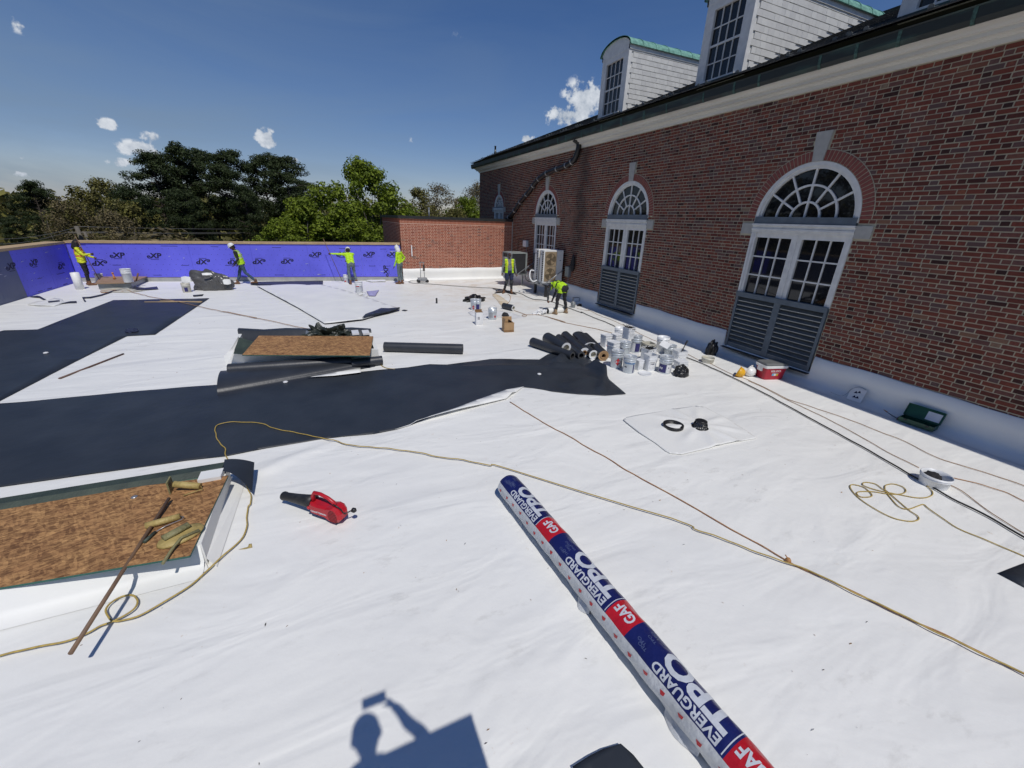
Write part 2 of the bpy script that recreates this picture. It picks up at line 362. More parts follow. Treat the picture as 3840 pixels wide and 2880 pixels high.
mk('cardboard', (.42,.265,.135), .85, (.36,.22,.11), 6)
mk('cardboard_dark', (.27,.155,.07), .85, (.22,.125,.055), 6)
mk('purple_pale', (.42,.40,.66), .7)
mk('skin_dark', (.085,.042,.028), .55, (.065,.032,.022), 20)
mk('skin_mid', (.27,.14,.09), .55)
mk('hair_black', (.010,.009,.009), .8, (.016,.015,.014), 40, .5, 60)
mk('hi_vis', (.50,.80,.015), .6, (.42,.70,.012), 9, .2, 20)
mk('hi_vis_yellow', (.72,.78,.03), .6)
mk('vest_orange', (.80,.22,.06), .6)
mk('reflective', (.55,.57,.50), .35)
mk('black_cloth', (.013,.013,.016), .85, (.022,.022,.026), 10, .3, 30)
mk('jean_blue', (.055,.095,.14), .85, (.04,.072,.11), 9, .3, 30)
mk('jean_grey', (.15,.19,.20), .85, (.11,.145,.155), 9, .3, 30)
mk('grey_cloth', (.22,.235,.25), .85, (.17,.185,.20), 9, .3, 30)
mk('dark_grey_cloth', (.055,.058,.062), .85)
mk('boot_brown', (.20,.095,.045), .7, (.14,.07,.035), 15)
mk('boot_tan', (.30,.20,.11), .7)
mk('navy_cloth', (.02,.03,.075), .85)
mk('bark', (.075,.058,.045), .9, (.045,.036,.03), 6, .6, 20, stretch=(3,3,.5))
mk('bark_grey', (.17,.15,.125), .9, (.11,.10,.085), 5, .5, 20, stretch=(3,3,.5))
def leaf_mat(name, a, b_, c=None):
    m = mk(name, a, .6, b_, .9, spec=.25, detail=3); nt = m.node_tree; b = nt.nodes['Principled BSDF']
    L = nt.links.new; src = b.inputs['Base Color'].links[0].from_socket
    at = nt.nodes.new('ShaderNodeAttribute'); at.attribute_name = 'tone'
    mp = nt.nodes.new('ShaderNodeMapRange'); mp.inputs[3].default_value = .55; mp.inputs[4].default_value = 1.45; L(at.outputs['Fac'], mp.inputs[0])
    sc = nt.nodes.new('ShaderNodeVectorMath'); sc.operation = 'SCALE'; L(src, sc.inputs[0]); L(mp.outputs[0], sc.inputs[3]); L(sc.outputs[0], b.inputs['Base Color'])
    tr = nt.nodes.new('ShaderNodeBsdfTranslucent'); L(sc.outputs[0], tr.inputs[0]); ms = nt.nodes.new('ShaderNodeMixShader'); ms.inputs[0].default_value = .22
    L(b.outputs[0], ms.inputs[1]); L(tr.outputs[0], ms.inputs[2]); L(ms.outputs[0], nt.nodes['Material Output'].inputs[0])
leaf_mat('pine_needles', (.046,.064,.020), (.026,.040,.013))
leaf_mat('spring_leaves', (.175,.225,.018), (.105,.15,.013))
leaf_mat('olive_leaves', (.175,.165,.040), (.115,.105,.034))
leaf_mat('bud_twigs', (.19,.155,.075), (.13,.105,.055))
mk('far_ground', (.055,.065,.028), .95, (.09,.075,.045), .05)

def wall_stain(names):
    """a sooty streak where the old downpipe hung on the hall wall"""
    for nm in names:
        nt = MATS[nm].node_tree; N = nt.nodes.new; L = nt.links.new; b = nt.nodes['Principled BSDF']; src = b.inputs['Base Color'].links[0].from_socket
        g = N('ShaderNodeNewGeometry'); sp = N('ShaderNodeSeparateXYZ'); L(g.outputs['Position'], sp.inputs[0])
        def m(op, a, c=None, cl=False):
            n = N('ShaderNodeMath'); n.operation = op; n.use_clamp = cl
            for i, v in enumerate((a, c)):
                if v is None: continue
                if isinstance(v, (int,float)): n.inputs[i].default_value = v
                else: L(v, n.inputs[i])
            return n.outputs[0]
        nz = N('ShaderNodeTexNoise'); nz.inputs['Scale'].default_value = 1.6; nz.inputs['Detail'].default_value = 6; L(g.outputs['Position'], nz.inputs['Vector'])
        d = m('ABSOLUTE', m('SUBTRACT', m('ADD', sp.outputs['Y'], m('MULTIPLY', m('SUBTRACT', nz.outputs['Fac'], .5), 1.3)), 14.75))
        k = m('MULTIPLY', m('SUBTRACT', 1.0, m('MULTIPLY', d, 1.5)), .62, True); k = m('MULTIPLY', k, m('MULTIPLY', m('SUBTRACT', sp.outputs['Z'], 1.2), .6, True))
        mx = N('ShaderNodeMixRGB'); mx.inputs[2].default_value = (.03,.028,.026,1); L(k, mx.inputs[0]); L(src, mx.inputs[1]); L(mx.outputs[0], b.inputs['Base Color'])
wall_stain(['brick','mortar'])

# ------------------------------------------------------------------ ground and roof deck
g = MB(); g.add([(-2500,-600,-6),(2500,-600,-6),(2500,4000,-6),(-2500,4000,-6)], [(0,1,2,3)])
g.build('ground', 'far_ground', kind='structure')

def wrinkle(x, y):
    """loose folds in the freshly laid membrane: height in metres"""
    h = 0.0*x
    for (x0,y0,x1,y1,w,a) in FOLDS:
        dx, dy = x1-x0, y1-y0; L2 = dx*dx+dy*dy; L = math.sqrt(L2)
        t = np.clip(((x-x0)*dx+(y-y0)*dy)/L2, 0, 1)
        bow = .05*np.sin(t*PI)*L*.3
        d = ((x-x0)*dy-(y-y0)*dx)/L - bow*(.5 if a > 0 else -.5)
        e = np.maximum(0, np.abs(((x-x0)*dx+(y-y0)*dy)/L2-.5)-.5)*L
        h = h + abs(a)*np.exp(-(d/w)**2)*np.exp(-(e/.15)**2)*np.sin(np.clip(t,0.02,.98)*PI)**.6
    return h
FOLDS = [(-1.23,5.35,-0.10,5.76,0.090,0.035), (-1.32,5.30,-0.80,5.34,0.060,0.014), (-0.80,5.40,-0.36,5.36,0.050,0.010), (0.48,1.64,0.80,1.82,0.050,0.022), (0.53,1.40,0.78,1.65,0.070,0.018), (0.37,1.82,0.77,1.93,0.050,0.010), (-1.33,3.60,-0.26,3.42,0.050,0.008), (-1.21,5.18,-0.69,5.52,0.060,0.020), (0.30,4.45,1.29,4.33,0.050,0.010), (0.50,4.10,1.19,3.98,0.060,0.012), (0.51,3.62,1.11,3.72,0.070,0.012), (-0.10,4.93,0.62,4.77,0.050,0.010), (0.16,4.01,0.77,3.62,0.060,0.010), (-0.38,1.97,0.18,1.94,0.080,0.012), (0.67,2.29,1.06,2.54,0.060,0.010), (-4.74,12.72,-2.60,12.48,0.070,0.037), (-4.96,11.70,-2.38,11.09,0.070,0.037), (-4.85,10.43,-2.41,10.24,0.080,0.044), (-5.20,9.62,-4.21,10.02,0.060,0.012), (-4.24,9.12,-3.34,9.05,0.060,0.034), (-4.19,14.88,-2.64,14.73,0.080,0.037), (-4.23,13.44,-2.57,13.07,0.080,0.037), (-3.43,9.11,-2.50,9.50,0.060,0.012), (-4.13,17.13,-2.95,16.99,0.080,0.018), (4.83,5.34,5.26,4.92,0.080,0.012), (0.83,1.67,1.25,1.79,0.070,0.008), (2.52,0.94,2.82,0.52,0.100,0.006)]
def roof_deck():
    xs = np.concatenate([np.arange(-9.8,-5,.4), np.arange(-5,5,.07), np.arange(5,9.61,.25)])
    ys = np.concatenate([np.arange(-1.2,8,.07), np.arange(8,24.2,.2)])
    X, Y = np.meshgrid(xs, ys); Z = 0.0063*(Y-2.0) + wrinkle(X, Y)
    n, m = X.shape; v = np.stack([X,Y,Z],-1).reshape(-1,3)
    i = np.arange(n*m).reshape(n,m); f = np.stack([i[:-1,:-1],i[:-1,1:],i[1:,1:],i[1:,:-1]],-1).reshape(-1,4)
    me = bpy.data.meshes.new('roof'); me.from_pydata(v.tolist(), [], f.tolist()); me.materials.append(MATS['white_membrane'])
    me.polygons.foreach_set('use_smooth', [True]*len(f)); me.update()
    link('roof', me, None, 'structure')
roof_deck()
b = MB()                                           # lower walls of the house under the roof deck
b.box((-10.2,-8,-6),(9.6,21.2,-.25)); b.build('lower_storey', 'mortar_light', kind='structure')

W = 9.44                                           # face of the main brick wall
CH, SL_, HD, MJ = .0765, .210, .100, .0165
# base flashing turned up the main wall and the low wall: coved white membrane with an uneven top edge
def flashing(name, path, nrm, tops, kind='structure'):
    b = MB(); R = []
    for (x, y), t in zip(path, tops):
        z0 = rz(y); q = []
        for d, h in ((.34,.006),(.20,.008),(.10,.025),(.045,.07),(.03,.14),(.028,(t-z0)*.6),(.026,t-z0),(.004,t-z0+.004)):
            q.append((x+nrm[0]*d, y+nrm[1]*d, z0+h))
        R.append(q)
    b.loft(R, False, False, 0, None, True, False); return b.build(name, 'white_sheet', kind=kind)
ys = [-3.0+.35*i for i in range(70)]; ys = [y for y in ys if y < 21.2]+[21.2]
def ftop(y):
    z = .595+rz(y)+.012*math.sin(y*2.1)+.008*math.sin(y*5.3)
    for c in (6.02, 11.84): 
        if abs(y-c) < 1.12: z = .235+rz(y)*.6
    return z
pp = []; tt = []
for i, y in enumerate(ys):
    pp.append((W, y)); tt.append(ftop(y))
for c in (6.02, 11.84):
    for e, s in ((c-1.125,.6),(c-1.115,.24),(c+1.115,.24),(c+1.125,.6)): pp.append((W, e)); tt.append(s+rz(e))
o_ = sorted(range(len(pp)), key=lambda i: pp[i][1]); pp = [pp[i] for i in o_]; tt = [tt[i] for i in o_]
flashing('wall_flashing', pp, (-1,0), tt)
flashing('low_wall_flashing', [(9.3-.3*i,21.25) for i in range(20)]+[(3.5,21.25)], (0,-1), [.70+.01*math.sin(i*1.3) for i in range(21)])

# ------------------------------------------------------------------ the main brick building
hall = thing('brick_hall', 'long dark red brick hall with slate roof, dormers and arched windows', 'building', (W, 11, 0))
HO = Vector((W, 11, 0))
def hb(m): m.v = [(x-HO.x, y-HO.y, z-HO.z) for x, y, z in m.v]; return m
WINS = [dict(c=6.02, r=1.09, zs=3.36, imp=(3.02,3.25), sill=1.64, bot=.24, lou=True),
        dict(c=11.84, r=1.05, zs=3.39, imp=(3.02,3.26), sill=1.66, bot=.26, lou=True),
        dict(c=17.56, r=1.02, zs=3.40, imp=(3.02,3.26), sill=1.66, bot=.30, lou=True),
        dict(c=23.24, r=.68, zs=3.75, imp=(3.55,3.78), sill=3.0, bot=3.0, lou=False)]
Y0, Y1, ZT = -4.0, 26.5, 5.77
def holes(z0, z1, arch_extra):
    zm = (z0+z1)/2; out = []
    for w in WINS:
        c, r = w['c'], w['r']; hw = 0
        if w['bot'] < z1 and zm < w['zs']: hw = r
        if w['imp'][0]-.02 < zm < w['imp'][1]+.02 and arch_extra: hw = r+.30
        if zm >= w['zs']:
            R = r+(.165 if arch_extra else .06); q = zm-w['zs']
            if q < R: hw = math.sqrt(R*R-q*q)
            kz0, kz1 = w['zs']+r, w['zs']+r*1.0+.53
            if arch_extra and zm < kz1+.03:
                k = .10+.055*max(0,(zm-kz0))/.53+.025
                if zm > kz0-.1: hw = max(hw, k)
        if hw > 0: out.append((c-hw, c+hw))
    return sorted(out)
mort = MB(); specs = []
nC = int((ZT-0.0)/CH)
for i in range(nC+1):
    z0 = i*CH; z1 = min(z0+CH, ZT+.05)
    segs = []; a = Y0
    for (h0, h1) in holes(z0, z1, False): segs.append((a, h0)); a = h1
    segs.append((a, Y1))
    for (a, b2) in segs:
        mort.box((W+.007, a, z0), (W+.30, b2, z1))
    hs_ = holes(z0, z1, True)
    y = Y0 - (SL_+HD+2*MJ)*(.5 if i % 2 else 0) + .01*math.sin(i*3.1); k = 0
    while y < Y1:
        Lb = SL_ if k % 2 == 0 else HD
        Lb += random.uniform(-.006,.006)
        parts = [(y, y+Lb)]
        for (h0, h1) in hs_:
            nx = []
            for (p, q) in parts:
                if q <= h0-.012 or p >= h1+.012: nx.append((p, q)); continue
                if p < h0-.03: nx.append((p, h0-.012))
                if q > h1+.03: nx.append((h1+.012, q))
            parts = nx
        for (p, q) in parts:
            q = min(q, Y1)
            if q-p < .02 or z1 > ZT+.04 or (z0 < .42 and abs(y-W) < 50 and z0 < .40): continue
            t = random.random()
            if k % 2 == 1: t = t*.8 if random.random() < .75 else t           # headers are often burnt dark
            else: t = .18+.72*t if random.random() < .85 else t
            pr = random.uniform(-.003,.003)
            specs.append(((W+.025+pr-HO.x, (p+q)/2-HO.y, z0+CH/2+random.uniform(-.0015,.0015)), (.05, q-p, CH-MJ+random.uniform(-.003,.003)), t))
        y += Lb+MJ+random.uniform(-.002,.003); k += 1
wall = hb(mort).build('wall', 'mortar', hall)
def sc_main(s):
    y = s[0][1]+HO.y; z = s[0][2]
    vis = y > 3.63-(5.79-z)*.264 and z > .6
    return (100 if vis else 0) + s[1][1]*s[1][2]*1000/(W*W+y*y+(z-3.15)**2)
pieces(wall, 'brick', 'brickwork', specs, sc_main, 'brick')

def wpt(u, v, d): return (W+d-HO.x, u-HO.y, v)          # u along the wall, v up, d into the wall
def sector(b, cu, cv, r0, r1, a0, a1, d0, d1, n=10, mi=0, tone=0.0, smooth=False):
    R = []
    for k in range(n+1):
        a = math.radians(a0+(a1-a0)*k/n); ca, sa = math.cos(a), math.sin(a)
        R.append([wpt(cu+r0*ca, cv+r0*sa, d0), wpt(cu+r1*ca, cv+r1*sa, d0), wpt(cu+r1*ca, cv+r1*sa, d1), wpt(cu+r0*ca, cv+r0*sa, d1)])
    b.loft(R, True, True, mi, None, smooth, True, tone)
def wbox(b, u0, u1, v0, v1, d0, d1, mi=0): b.box((W+d0-HO.x, u0-HO.y, v0), (W+d1-HO.x, u1-HO.y, v1), mi)
for wi, w in enumerate(WINS):
    c, r, zs = w['c'], w['r'], w['zs']
    fr = MB(); fw = .13
    sector(fr, c, zs, r-.075, r, 0, 180, -.012, .14, 28); sector(fr, c, zs, r-fw, r-.073, 0, 180, .02, .14, 28)
    zt0, zt1 = w['imp'][0]+.04, zs-.06
    wbox(fr, c-r, c+r, zt0, zt0+.15, -.02, .14); wbox(fr, c-r-.0, c+r, zt0+.15, zt1-.05, -.055, .14); wbox(fr, c-r, c+r, zt0+.05, zt0+.09, -.04, -.018)
    for s in (-1, 1):
        a, e = sorted((c+s*r, c+s*(r-.125))); wbox(fr, a, e, w['sill'] if w['lou'] else w['bot'], zt0, .0, .14)
        a, e = sorted((c+s*(r-.004), c+s*(r-.06))); wbox(fr, a, e, w['sill'] if w['lou'] else w['bot'], zt0, -.016, .004)
        a, e = sorted((c+s*r, c+s*(r-.075))); wbox(fr, a, e, zt1, zs+.002, -.010, .14)
    win = fr.build('arched_window', 'white_paint', hall)
    sl = MB(); wbox(sl, c-r+.02, c+r-.02, zt1-.05, zs+.035, -.03, .12); sl.build('fanlight_sill', 'grey_paint', win)
    # fanlight: glazing bars and panes
    R = r-.14; ri, rm = R*.32, R*.66; zc = zs+.03; bars = MB(); bw = .019
    for rad in (ri, rm): sector(bars, c, zc, rad-bw, rad+bw, 0, 180, .045, .11, 24)
    for a in (30, 60, 90, 120, 150):
        t = math.radians(a); r0 = 0 if a == 90 else ri+bw*.5
        pa, pb = (c+r0*math.cos(t), zc+r0*math.sin(t)), (c+(R+.03)*math.cos(t), zc+(R+.03)*math.sin(t)); nx, nv = -math.sin(t)*bw, math.cos(t)*bw
        bars.loft([[wpt(pa[0]-nx,pa[1]-nv,.05), wpt(pa[0]+nx,pa[1]+nv,.05), wpt(pa[0]+nx,pa[1]+nv,.108), wpt(pa[0]-nx,pa[1]-nv,.108)],
                   [wpt(pb[0]-nx,pb[1]-nv,.05), wpt(pb[0]+nx,pb[1]+nv,.05), wpt(pb[0]+nx,pb[1]+nv,.108), wpt(pb[0]-nx,pb[1]-nv,.108)]])
    bars.build('glazing_bars', 'white_paint', win)
    for (q0, q1, angs) in ((.004, ri, (0,90,180)), (ri, rm, range(0,181,30)), (rm, R+.02, range(0,181,30))):
        angs = list(angs)
        for a0, a1 in zip(angs[:-1], angs[1:]):
            p = MB(); sector(p, c, zc, q0, q1, a0, a1, .085, .091, 8); p.build('pane', 'glass', win)
    # casements: two leaves of three by three panes
    cs = MB(); zb = w['sill'] if w['lou'] else w['bot']; ztp = zt0
    nrow = 3 if w['lou'] else 1
    wbox(cs, c-.115, c+.115, zb, ztp-.04, .03, .13); wbox(cs, c-.02, c+.02, zb, ztp-.04, .012, .032)
    wbox(cs, c-r+.12, c+r-.12, ztp-.11, ztp, .022, .135)
    for s in (-1, 1):
        u0, u1 = c+s*.115, c+s*(r-.125); v0, v1 = zb+.03, ztp-.11
        du = (u1-u0)/3; dv = (v1-v0)/nrow
        for k in (1, 2): a, e = sorted((u0+du*k-.013, u0+du*k+.013)); wbox(cs, a, e, v0, v1, .055, .11)
        for k in range(1, nrow): a, e = sorted((u0, u1)); wbox(cs, a, e, v0+dv*k-.015, v0+dv*k+.015, .06, .108)
        for k in range(3):
            for j in range(nrow):
                a, e = sorted((u0+du*k, u0+du*(k+1))); p = MB(); wbox(p, a+.003, e-.003, v0+dv*j+.003, v0+dv*(j+1)-.003, .085, .091)
                p.build('pane', 'glass', win)
    cs.build('casement', 'white_paint', win)
    bk = MB(); wbox(bk, c-r, c+r, zb-.02, zt1, .145, .16); sector(bk, c, zs, .01, r, 0, 180, .145, .16, 20); bk.build('dark_interior', 'dark_void', win)
    # stone and brick dressings
    ar = []; ab = MB(); sector(ab, c, zs, r+.002, r+.212, 0, 180, -.006, .2, 36); ab.build('arch_mortar', 'mortar', hall)
    nb = int(PI*(r+.1)/.076)
    for k in range(nb):
        a0 = 180*(k+.09)/nb; a1 = 180*(k+.91)/nb; am = math.radians((a0+a1)/2)
        if abs((r+.1)*math.cos(am)) < .125 and math.sin(am) > .5: continue
        p = MB(); sector(p, c, zs, r+.010, r+.197, a0, a1, random.uniform(-.015,-.011), .02, 1); p.build('arch_brick', 'arch_brick', hall)
    ks = MB(); z0, z1 = zs+r-.005, zs+r+.53; k0, k1 = .105, .155
    ks.loft([[wpt(c-k0,z0,-.03),wpt(c+k0,z0,-.03),wpt(c+k0,z0,.1),wpt(c-k0,z0,.1)],[wpt(c-k1,z1,-.035),wpt(c+k1,z1,-.035),wpt(c+k1,z1,.1),wpt(c-k1,z1,.1)]])
    ks.build('keystone', 'limestone', hall)
    for s in (-1, 1):
        a, e = sorted((c+s*(r+.004), c+s*(r+.285))); p = MB(); wbox(p, a, e, w['imp'][0], w['imp'][1], -.022, .1); p.build('impost_block', 'limestone', hall)
    if w['lou']:
        lz0, lz1 = w['bot']+rz(c)*.5, w['sill']-.03
        lf = MB(); wbox(lf, c-r+.01, c+r-.01, lz1-.06, lz1+.055, -.05, .1, 0); wbox(lf, c-.075, c+.075, lz0, lz1-.06, -.02, .06, 0)
        for s in (-1, 1): a, e = sorted((c+s*(r-.01), c+s*(r-.07))); wbox(lf, a, e, lz0, lz1-.06, -.03, .08, 0)
        wbox(lf, c-r+.01, c+r-.01, lz0-.02, lz0+.10, -.012, .08, 0)
        lf.build('louvre_frame', 'grey_paint', win)
        bk = MB(); wbox(bk, c-r+.02, c+r-.02, lz0, lz1-.06, .11, .13); bk.build('louvre_back', 'dark_void', win)
        for s in (-1, 1):
            a, e = sorted((c+s*.075, c+s*(r-.07))); ns = 11; pit = (lz1-.06-lz0-.10)/ns
            for k in range(ns):
                zb2 = lz0+.10+pit*k; p = MB()
                p.loft([[wpt(u,zb2-.004,-.008),wpt(u,zb2+.010,-.012),wpt(u,zb2+pit*1.0,.082),wpt(u,zb2+pit*1.0-.014,.088)] for u in (a+.002,e-.002)], True, True, 0)
                p.add([wpt(a+.002,zb2-.004,-.010),wpt(e-.002,zb2-.004,-.010),wpt(e-.002,zb2+.016,-.015),wpt(a+.002,zb2+.016,-.015)], [(0,1,2,3)], 1)
                p.build('slat', ['louvre_grey','grey_metal'], win)
        p = MB(); wbox(p, c-r-.03, c+r+.02, lz0-.03, lz0-.018, -.14, .05); p.build('louvre_sill', 'black_rubber', win)

# cornice, gutter, roof
cp = [(9.45,5.75),(9.40,5.75),(9.395,5.825),(9.365,5.83),(9.35,5.855),(9.27,5.86),(9.268,5.92),(9.22,5.925),(9.20,5.965),(9.15,5.985),(9.10,5.99),(9.095,6.05),(9.45,6.05)]
cn = MB(); cn.loft([[(x,Y0-1,z) for x,z in cp],[(x,26.5,z) for x,z in cp],[(x,26.5+(9.45-x)*.9+.02,z) for x,z in cp]])
hb(cn).build('cornice', 'cornice_paint', hall)
gp = [(9.03,6.205),(9.045,6.06),(9.075,6.0),(9.14,5.99),(9.19,6.04),(9.19,6.205)]
gt = MB(); gt.loft([[(x,Y0-1,z) for x,z in gp],[(x,27.0,z) for x,z in gp]]); gt.tube([(9.035,Y0-1,6.21),(9.035,27.0,6.21)], .014, 6)
gut = hb(gt).build('gutter', 'copper_dark', hall)
yy = -2.2
while yy < 26.5:
    p = MB(); wd = random.choice((.04,.05,.09))
    p.loft([[(x-.006 if x < 9.1 else x, y, z-.004) for x,z in gp] for y in (yy,yy+wd)]); hb(p).build('gutter_strap', 'patina_strap', gut)
    yy += random.choice((.62,.88,.9,1.05,1.25))
RZ0, RS = 6.235, .405
def roofz(x): return RZ0+RS*(x-9.0)+.09
rf = MB(); rf.add([(9.0,Y0-1,roofz(9)-.03),(9.0,27,roofz(9)-.03),(17,19,roofz(17)-.03),(17,Y0-1,roofz(17)-.03),(25,27,roofz(9)-.03),(25,Y0-1,roofz(9)-.03)], [(0,3,2,1),(1,2,4),(2,3,5,4)])
roof = hb(rf).build('slate_roof', 'coping', hall)
sp = []; tilt = math.atan(RS)
b = MB(); me_sl = []
for k in range(8):
    q = MB(); q.box((-.19,-.5,-.012),(.19,.5,0.0), 0, (k+.5)/8, Matrix.Rotation(-tilt+.035,4,'Y')); o = q.build('slate', 'slate'); me_sl.append(o.data); bpy.data.objects.remove(o)
rest = MB(); row = 0; x = 9.06; nsl = 0
while x < 16.9:
    y = Y0-.8+.13*(row % 2)
    while y < 27-(x-9.0)-.1:
        wd = random.uniform(.2,.3); tn = random.random()
        if row < 4 and 4.5 < y < 26 and nsl < 300 and (row < 2 or y < 13):
            o = link('slate', me_sl[int(tn*8)], roof); o.location = (x+.12-HO.x, y+wd/2-HO.y, roofz(x+.12)+.012); o.scale = (1, wd-.01, 1); nsl += 1
        else:
            rest.box((-.19,-wd/2+.004,-.012),(.19,wd/2-.004,0), 0, max(tn,.01), Matrix.Translation((x+.12-HO.x, y+wd/2-HO.y, roofz(x+.12)+.012)) @ Matrix.Rotation(-tilt+.035,4,'Y'))
        y += wd
    x += .2; row += 1
rest.build('slate_courses', 'slate', roof, kind='stuff')
sgm = MB(); sgm.box((-.05,-.03,0),(.09,.03,.004)); sgm.prism([(-.04,0),(.04,0),(.045,.03),(.02,.055),(-.02,.055),(-.045,.03)], -.004, .004, 0, Matrix.Translation((-.045,0,.002)) @ Matrix.Rotation(PI/2,4,'Z') @ Matrix.Rotation(PI/2,4,'X'))
o = sgm.build('snow_guard', 'snow_metal'); sg_me = o.data; bpy.data.objects.remove(o)
for row, (x0, off) in enumerate(((9.22,0),(9.62,.55))):
    y = 2.2+off
    while y < 26-(x0-9):
        for dy in (0, .26):
            if not any(d0-.1 < y+dy < d0+1.5 for d0 in (4.05,8.5,12.95)) or x0 < 9.5:
                o = link('snow_guard', sg_me, roof); o.location = (x0+random.uniform(-.03,.03)-HO.x, y+dy-HO.y, roofz(x0)+.02); o.rotation_euler = (0,-tilt,0)
        y += 1.15
vp = MB(); vp.lathe([(.10,0),(.06,.12),(.06,.2)], 12, 1); vp.lathe([(.05,.2),(.05,.36),(.06,.36),(.06,.40)], 12, 0)
o = vp.build('roof_vent_pipe', ['coping','snow_metal'], hall); o.location = (10.1-HO.x, 25.6-HO.y, roofz(10.1))
# dormers
XD = 9.6
for d0 in (12.95, 8.5, 4.05):
    d1 = d0+1.4; cy = (d0+d1)/2; zb, ze = roofz(XD)-.05, 8.25
    bd = MB()
    xe = 9.0+(ze-.09-RZ0)/RS
    bd.add([(XD,d0+.012,zb),(XD,d0+.012,ze),(xe+.2,d0+.012,ze)], [(0,2,1)]); bd.add([(XD,d1-.012,zb),(XD,d1-.012,ze),(xe+.2,d1-.012,ze)], [(0,1,2)])
    bd.box((XD-.012,d0,zb),(XD+.1,d0+.25,ze)); bd.box((XD-.012,d1-.25,zb),(XD+.1,d1,ze)); bd.box((XD-.012,d0+.25,zb),(XD+.1,d1-.25,zb+.08)); bd.box((XD-.06,d0+.18,zb+.06),(XD+.1,d1-.18,zb+.10)); bd.box((XD-.012,d0+.25,8.10),(XD+.1,d1-.25,ze))
    arc = [(cy+math.cos(a)*.74, ze+.10+math.sin(a)*.32) for a in [PI*k/14 for k in range(15)]]
    bd.loft([[(x,y,z) for y,z in [(d1+.04,ze)]+arc+[(d0-.04,ze)]] for x in (XD-.02, XD+.08)])
    bd.box((XD-.02,d0-.035,ze-.0),(xe+.3,d0+.012,ze+.13)); bd.box((XD-.02,d1-.012,ze),(xe+.3,d1+.035,ze+.13))
    dm = hb(bd).build('dormer', 'white_paint', hall)
    ro = MB(); arc = [(cy+math.cos(a)*.80, ze+.11+math.sin(a)*.335) for a in [PI*k/14 for k in range(15)]]; arc2 = [(cy+math.cos(a)*.775, ze+.10+math.sin(a)*.31) for a in [PI*k/14 for k in range(15)]]
    xs = [XD-.07+.52*k for k in range(10)]
    for k in range(14):
        def q4(x, s_, dz): return [(x,cy+(arc[k][0]-cy)*s_,arc[k][1]+dz),(x,cy+(arc[k+1][0]-cy)*s_,arc[k+1][1]+dz),(x,arc2[k+1][0],arc2[k+1][1]),(x,arc2[k][0],arc2[k][1])]
        ro.loft([q4(XD-.07,1,0), q4(xe+1.0,1,0)])
        for x in xs: ro.loft([q4(x,1.012,.012), q4(x+.03,1.012,.012)])
    hb(ro).build('curved_copper_roof', 'patina', dm)
    wf = MB(); u0, u1, v0, v1 = d0+.25, d1-.25, zb+.10, 8.10; du, dv = (u1-u0)/4, (v1-v0)/4
    for k in range(1,4): wf.box((XD+.03,u0+du*k-.011,v0),(XD+.075,u0+du*k+.011,v1))
    for k in (1,2,3):
        t = .022 if k == 2 else .011; wf.box((XD+.025 if k == 2 else XD+.034,u0,v0+dv*k-t),(XD+.074,u1,v0+dv*k+t))
    hb(wf).build('sash_bars', 'white_paint', dm)
    for k in range(4):
        for j in range(4):
            p = MB(); p.box((XD+.055,u0+du*k+.002,v0+dv*j+.002),(XD+.06,u0+du*(k+1)-.002,v0+dv*(j+1)-.002)); hb(p).build('pane', 'glass', dm)
    p = MB(); p.box((XD+.1,u0-.1,v0-.05),(XD+.12,u1+.1,v1+.05)); hb(p).build('dark_interior', 'dark_void', dm)
    cb = MB(); cb.box((XD-.022,d0-.016,zb),(XD+.09,d0+.0,ze)); hb(cb).build('corner_board', 'white_paint', dm)
    if d0 > 5:
        sh = []; z = zb+.02; kk = 0
        while z < ze-.02:
            xr = 9.0+(z-.09-RZ0)/RS; x = XD+.09+(.07 if kk % 2 else 0)
            while x < xr-.03:
                wd = random.uniform(.13,.22); x2 = min(x+wd, xr+.06)
                sh.append(((( x+x2)/2-HO.x, d0-.002+random.uniform(-.003,.002)-HO.y, z+.07), (x2-x-.003, .022, .122), random.random())); x += wd
            z += .138; kk += 1
        pieces(dm, 'shingle', 'shingles', sh, lambda s: -s[0][0], 'shingle_white', 150)
        # each course laps the one below: a thin butt line
    fl = MB(); fl.box((XD-.2,d0-.03,zb-.02),(XD-.02,d1+.03,zb+.015),0,0,None); hb(fl).build('apron_flashing', 'copper_dark', dm)

# black corrugated drain hose strapped across the brickwork
dp = [(9.310, 15.079, 6.132), (9.310, 15.041, 5.911), (9.310, 15.040, 5.712), (9.310, 15.126, 5.521), (9.310, 15.290, 5.366), (9.310, 15.586, 5.269), (9.310, 15.994, 5.207), (9.310, 16.674, 5.154), (9.310, 17.402, 5.073), (9.310, 18.062, 4.929), (9.310, 18.521, 4.760), (9.310, 18.992, 4.480), (9.310, 19.626, 4.188), (9.310, 20.163, 3.928), (9.310, 20.727, 3.597), (9.310, 21.330, 3.304), (9.310, 21.812, 3.168)]
dp = [Vector(p) for p in dp]; dp[0] = Vector((9.12, dp[0].y, 6.02))
path = smooth_path(dp, 5); hose = thing('drain_hose', 'black corrugated drain hose running diagonally down the brick wall', 'hose', tuple(dp[-1]))
b = MB(); fine = smooth_path(path, 3); b.tube([p-dp[-1] for p in fine], [.105 if i % 2 else .093 for i in range(len(fine))], 12); b.build('pipe', 'black_plastic', hose)
for i in range(22, len(path)-4, 6):
    a, e = path[i], path[i]+(path[i+1]-path[i]).normalized()*.045; b = MB(); b.tube([a-dp[-1], e-dp[-1]], .113, 14); b.build('strap', 'clamp', hose)

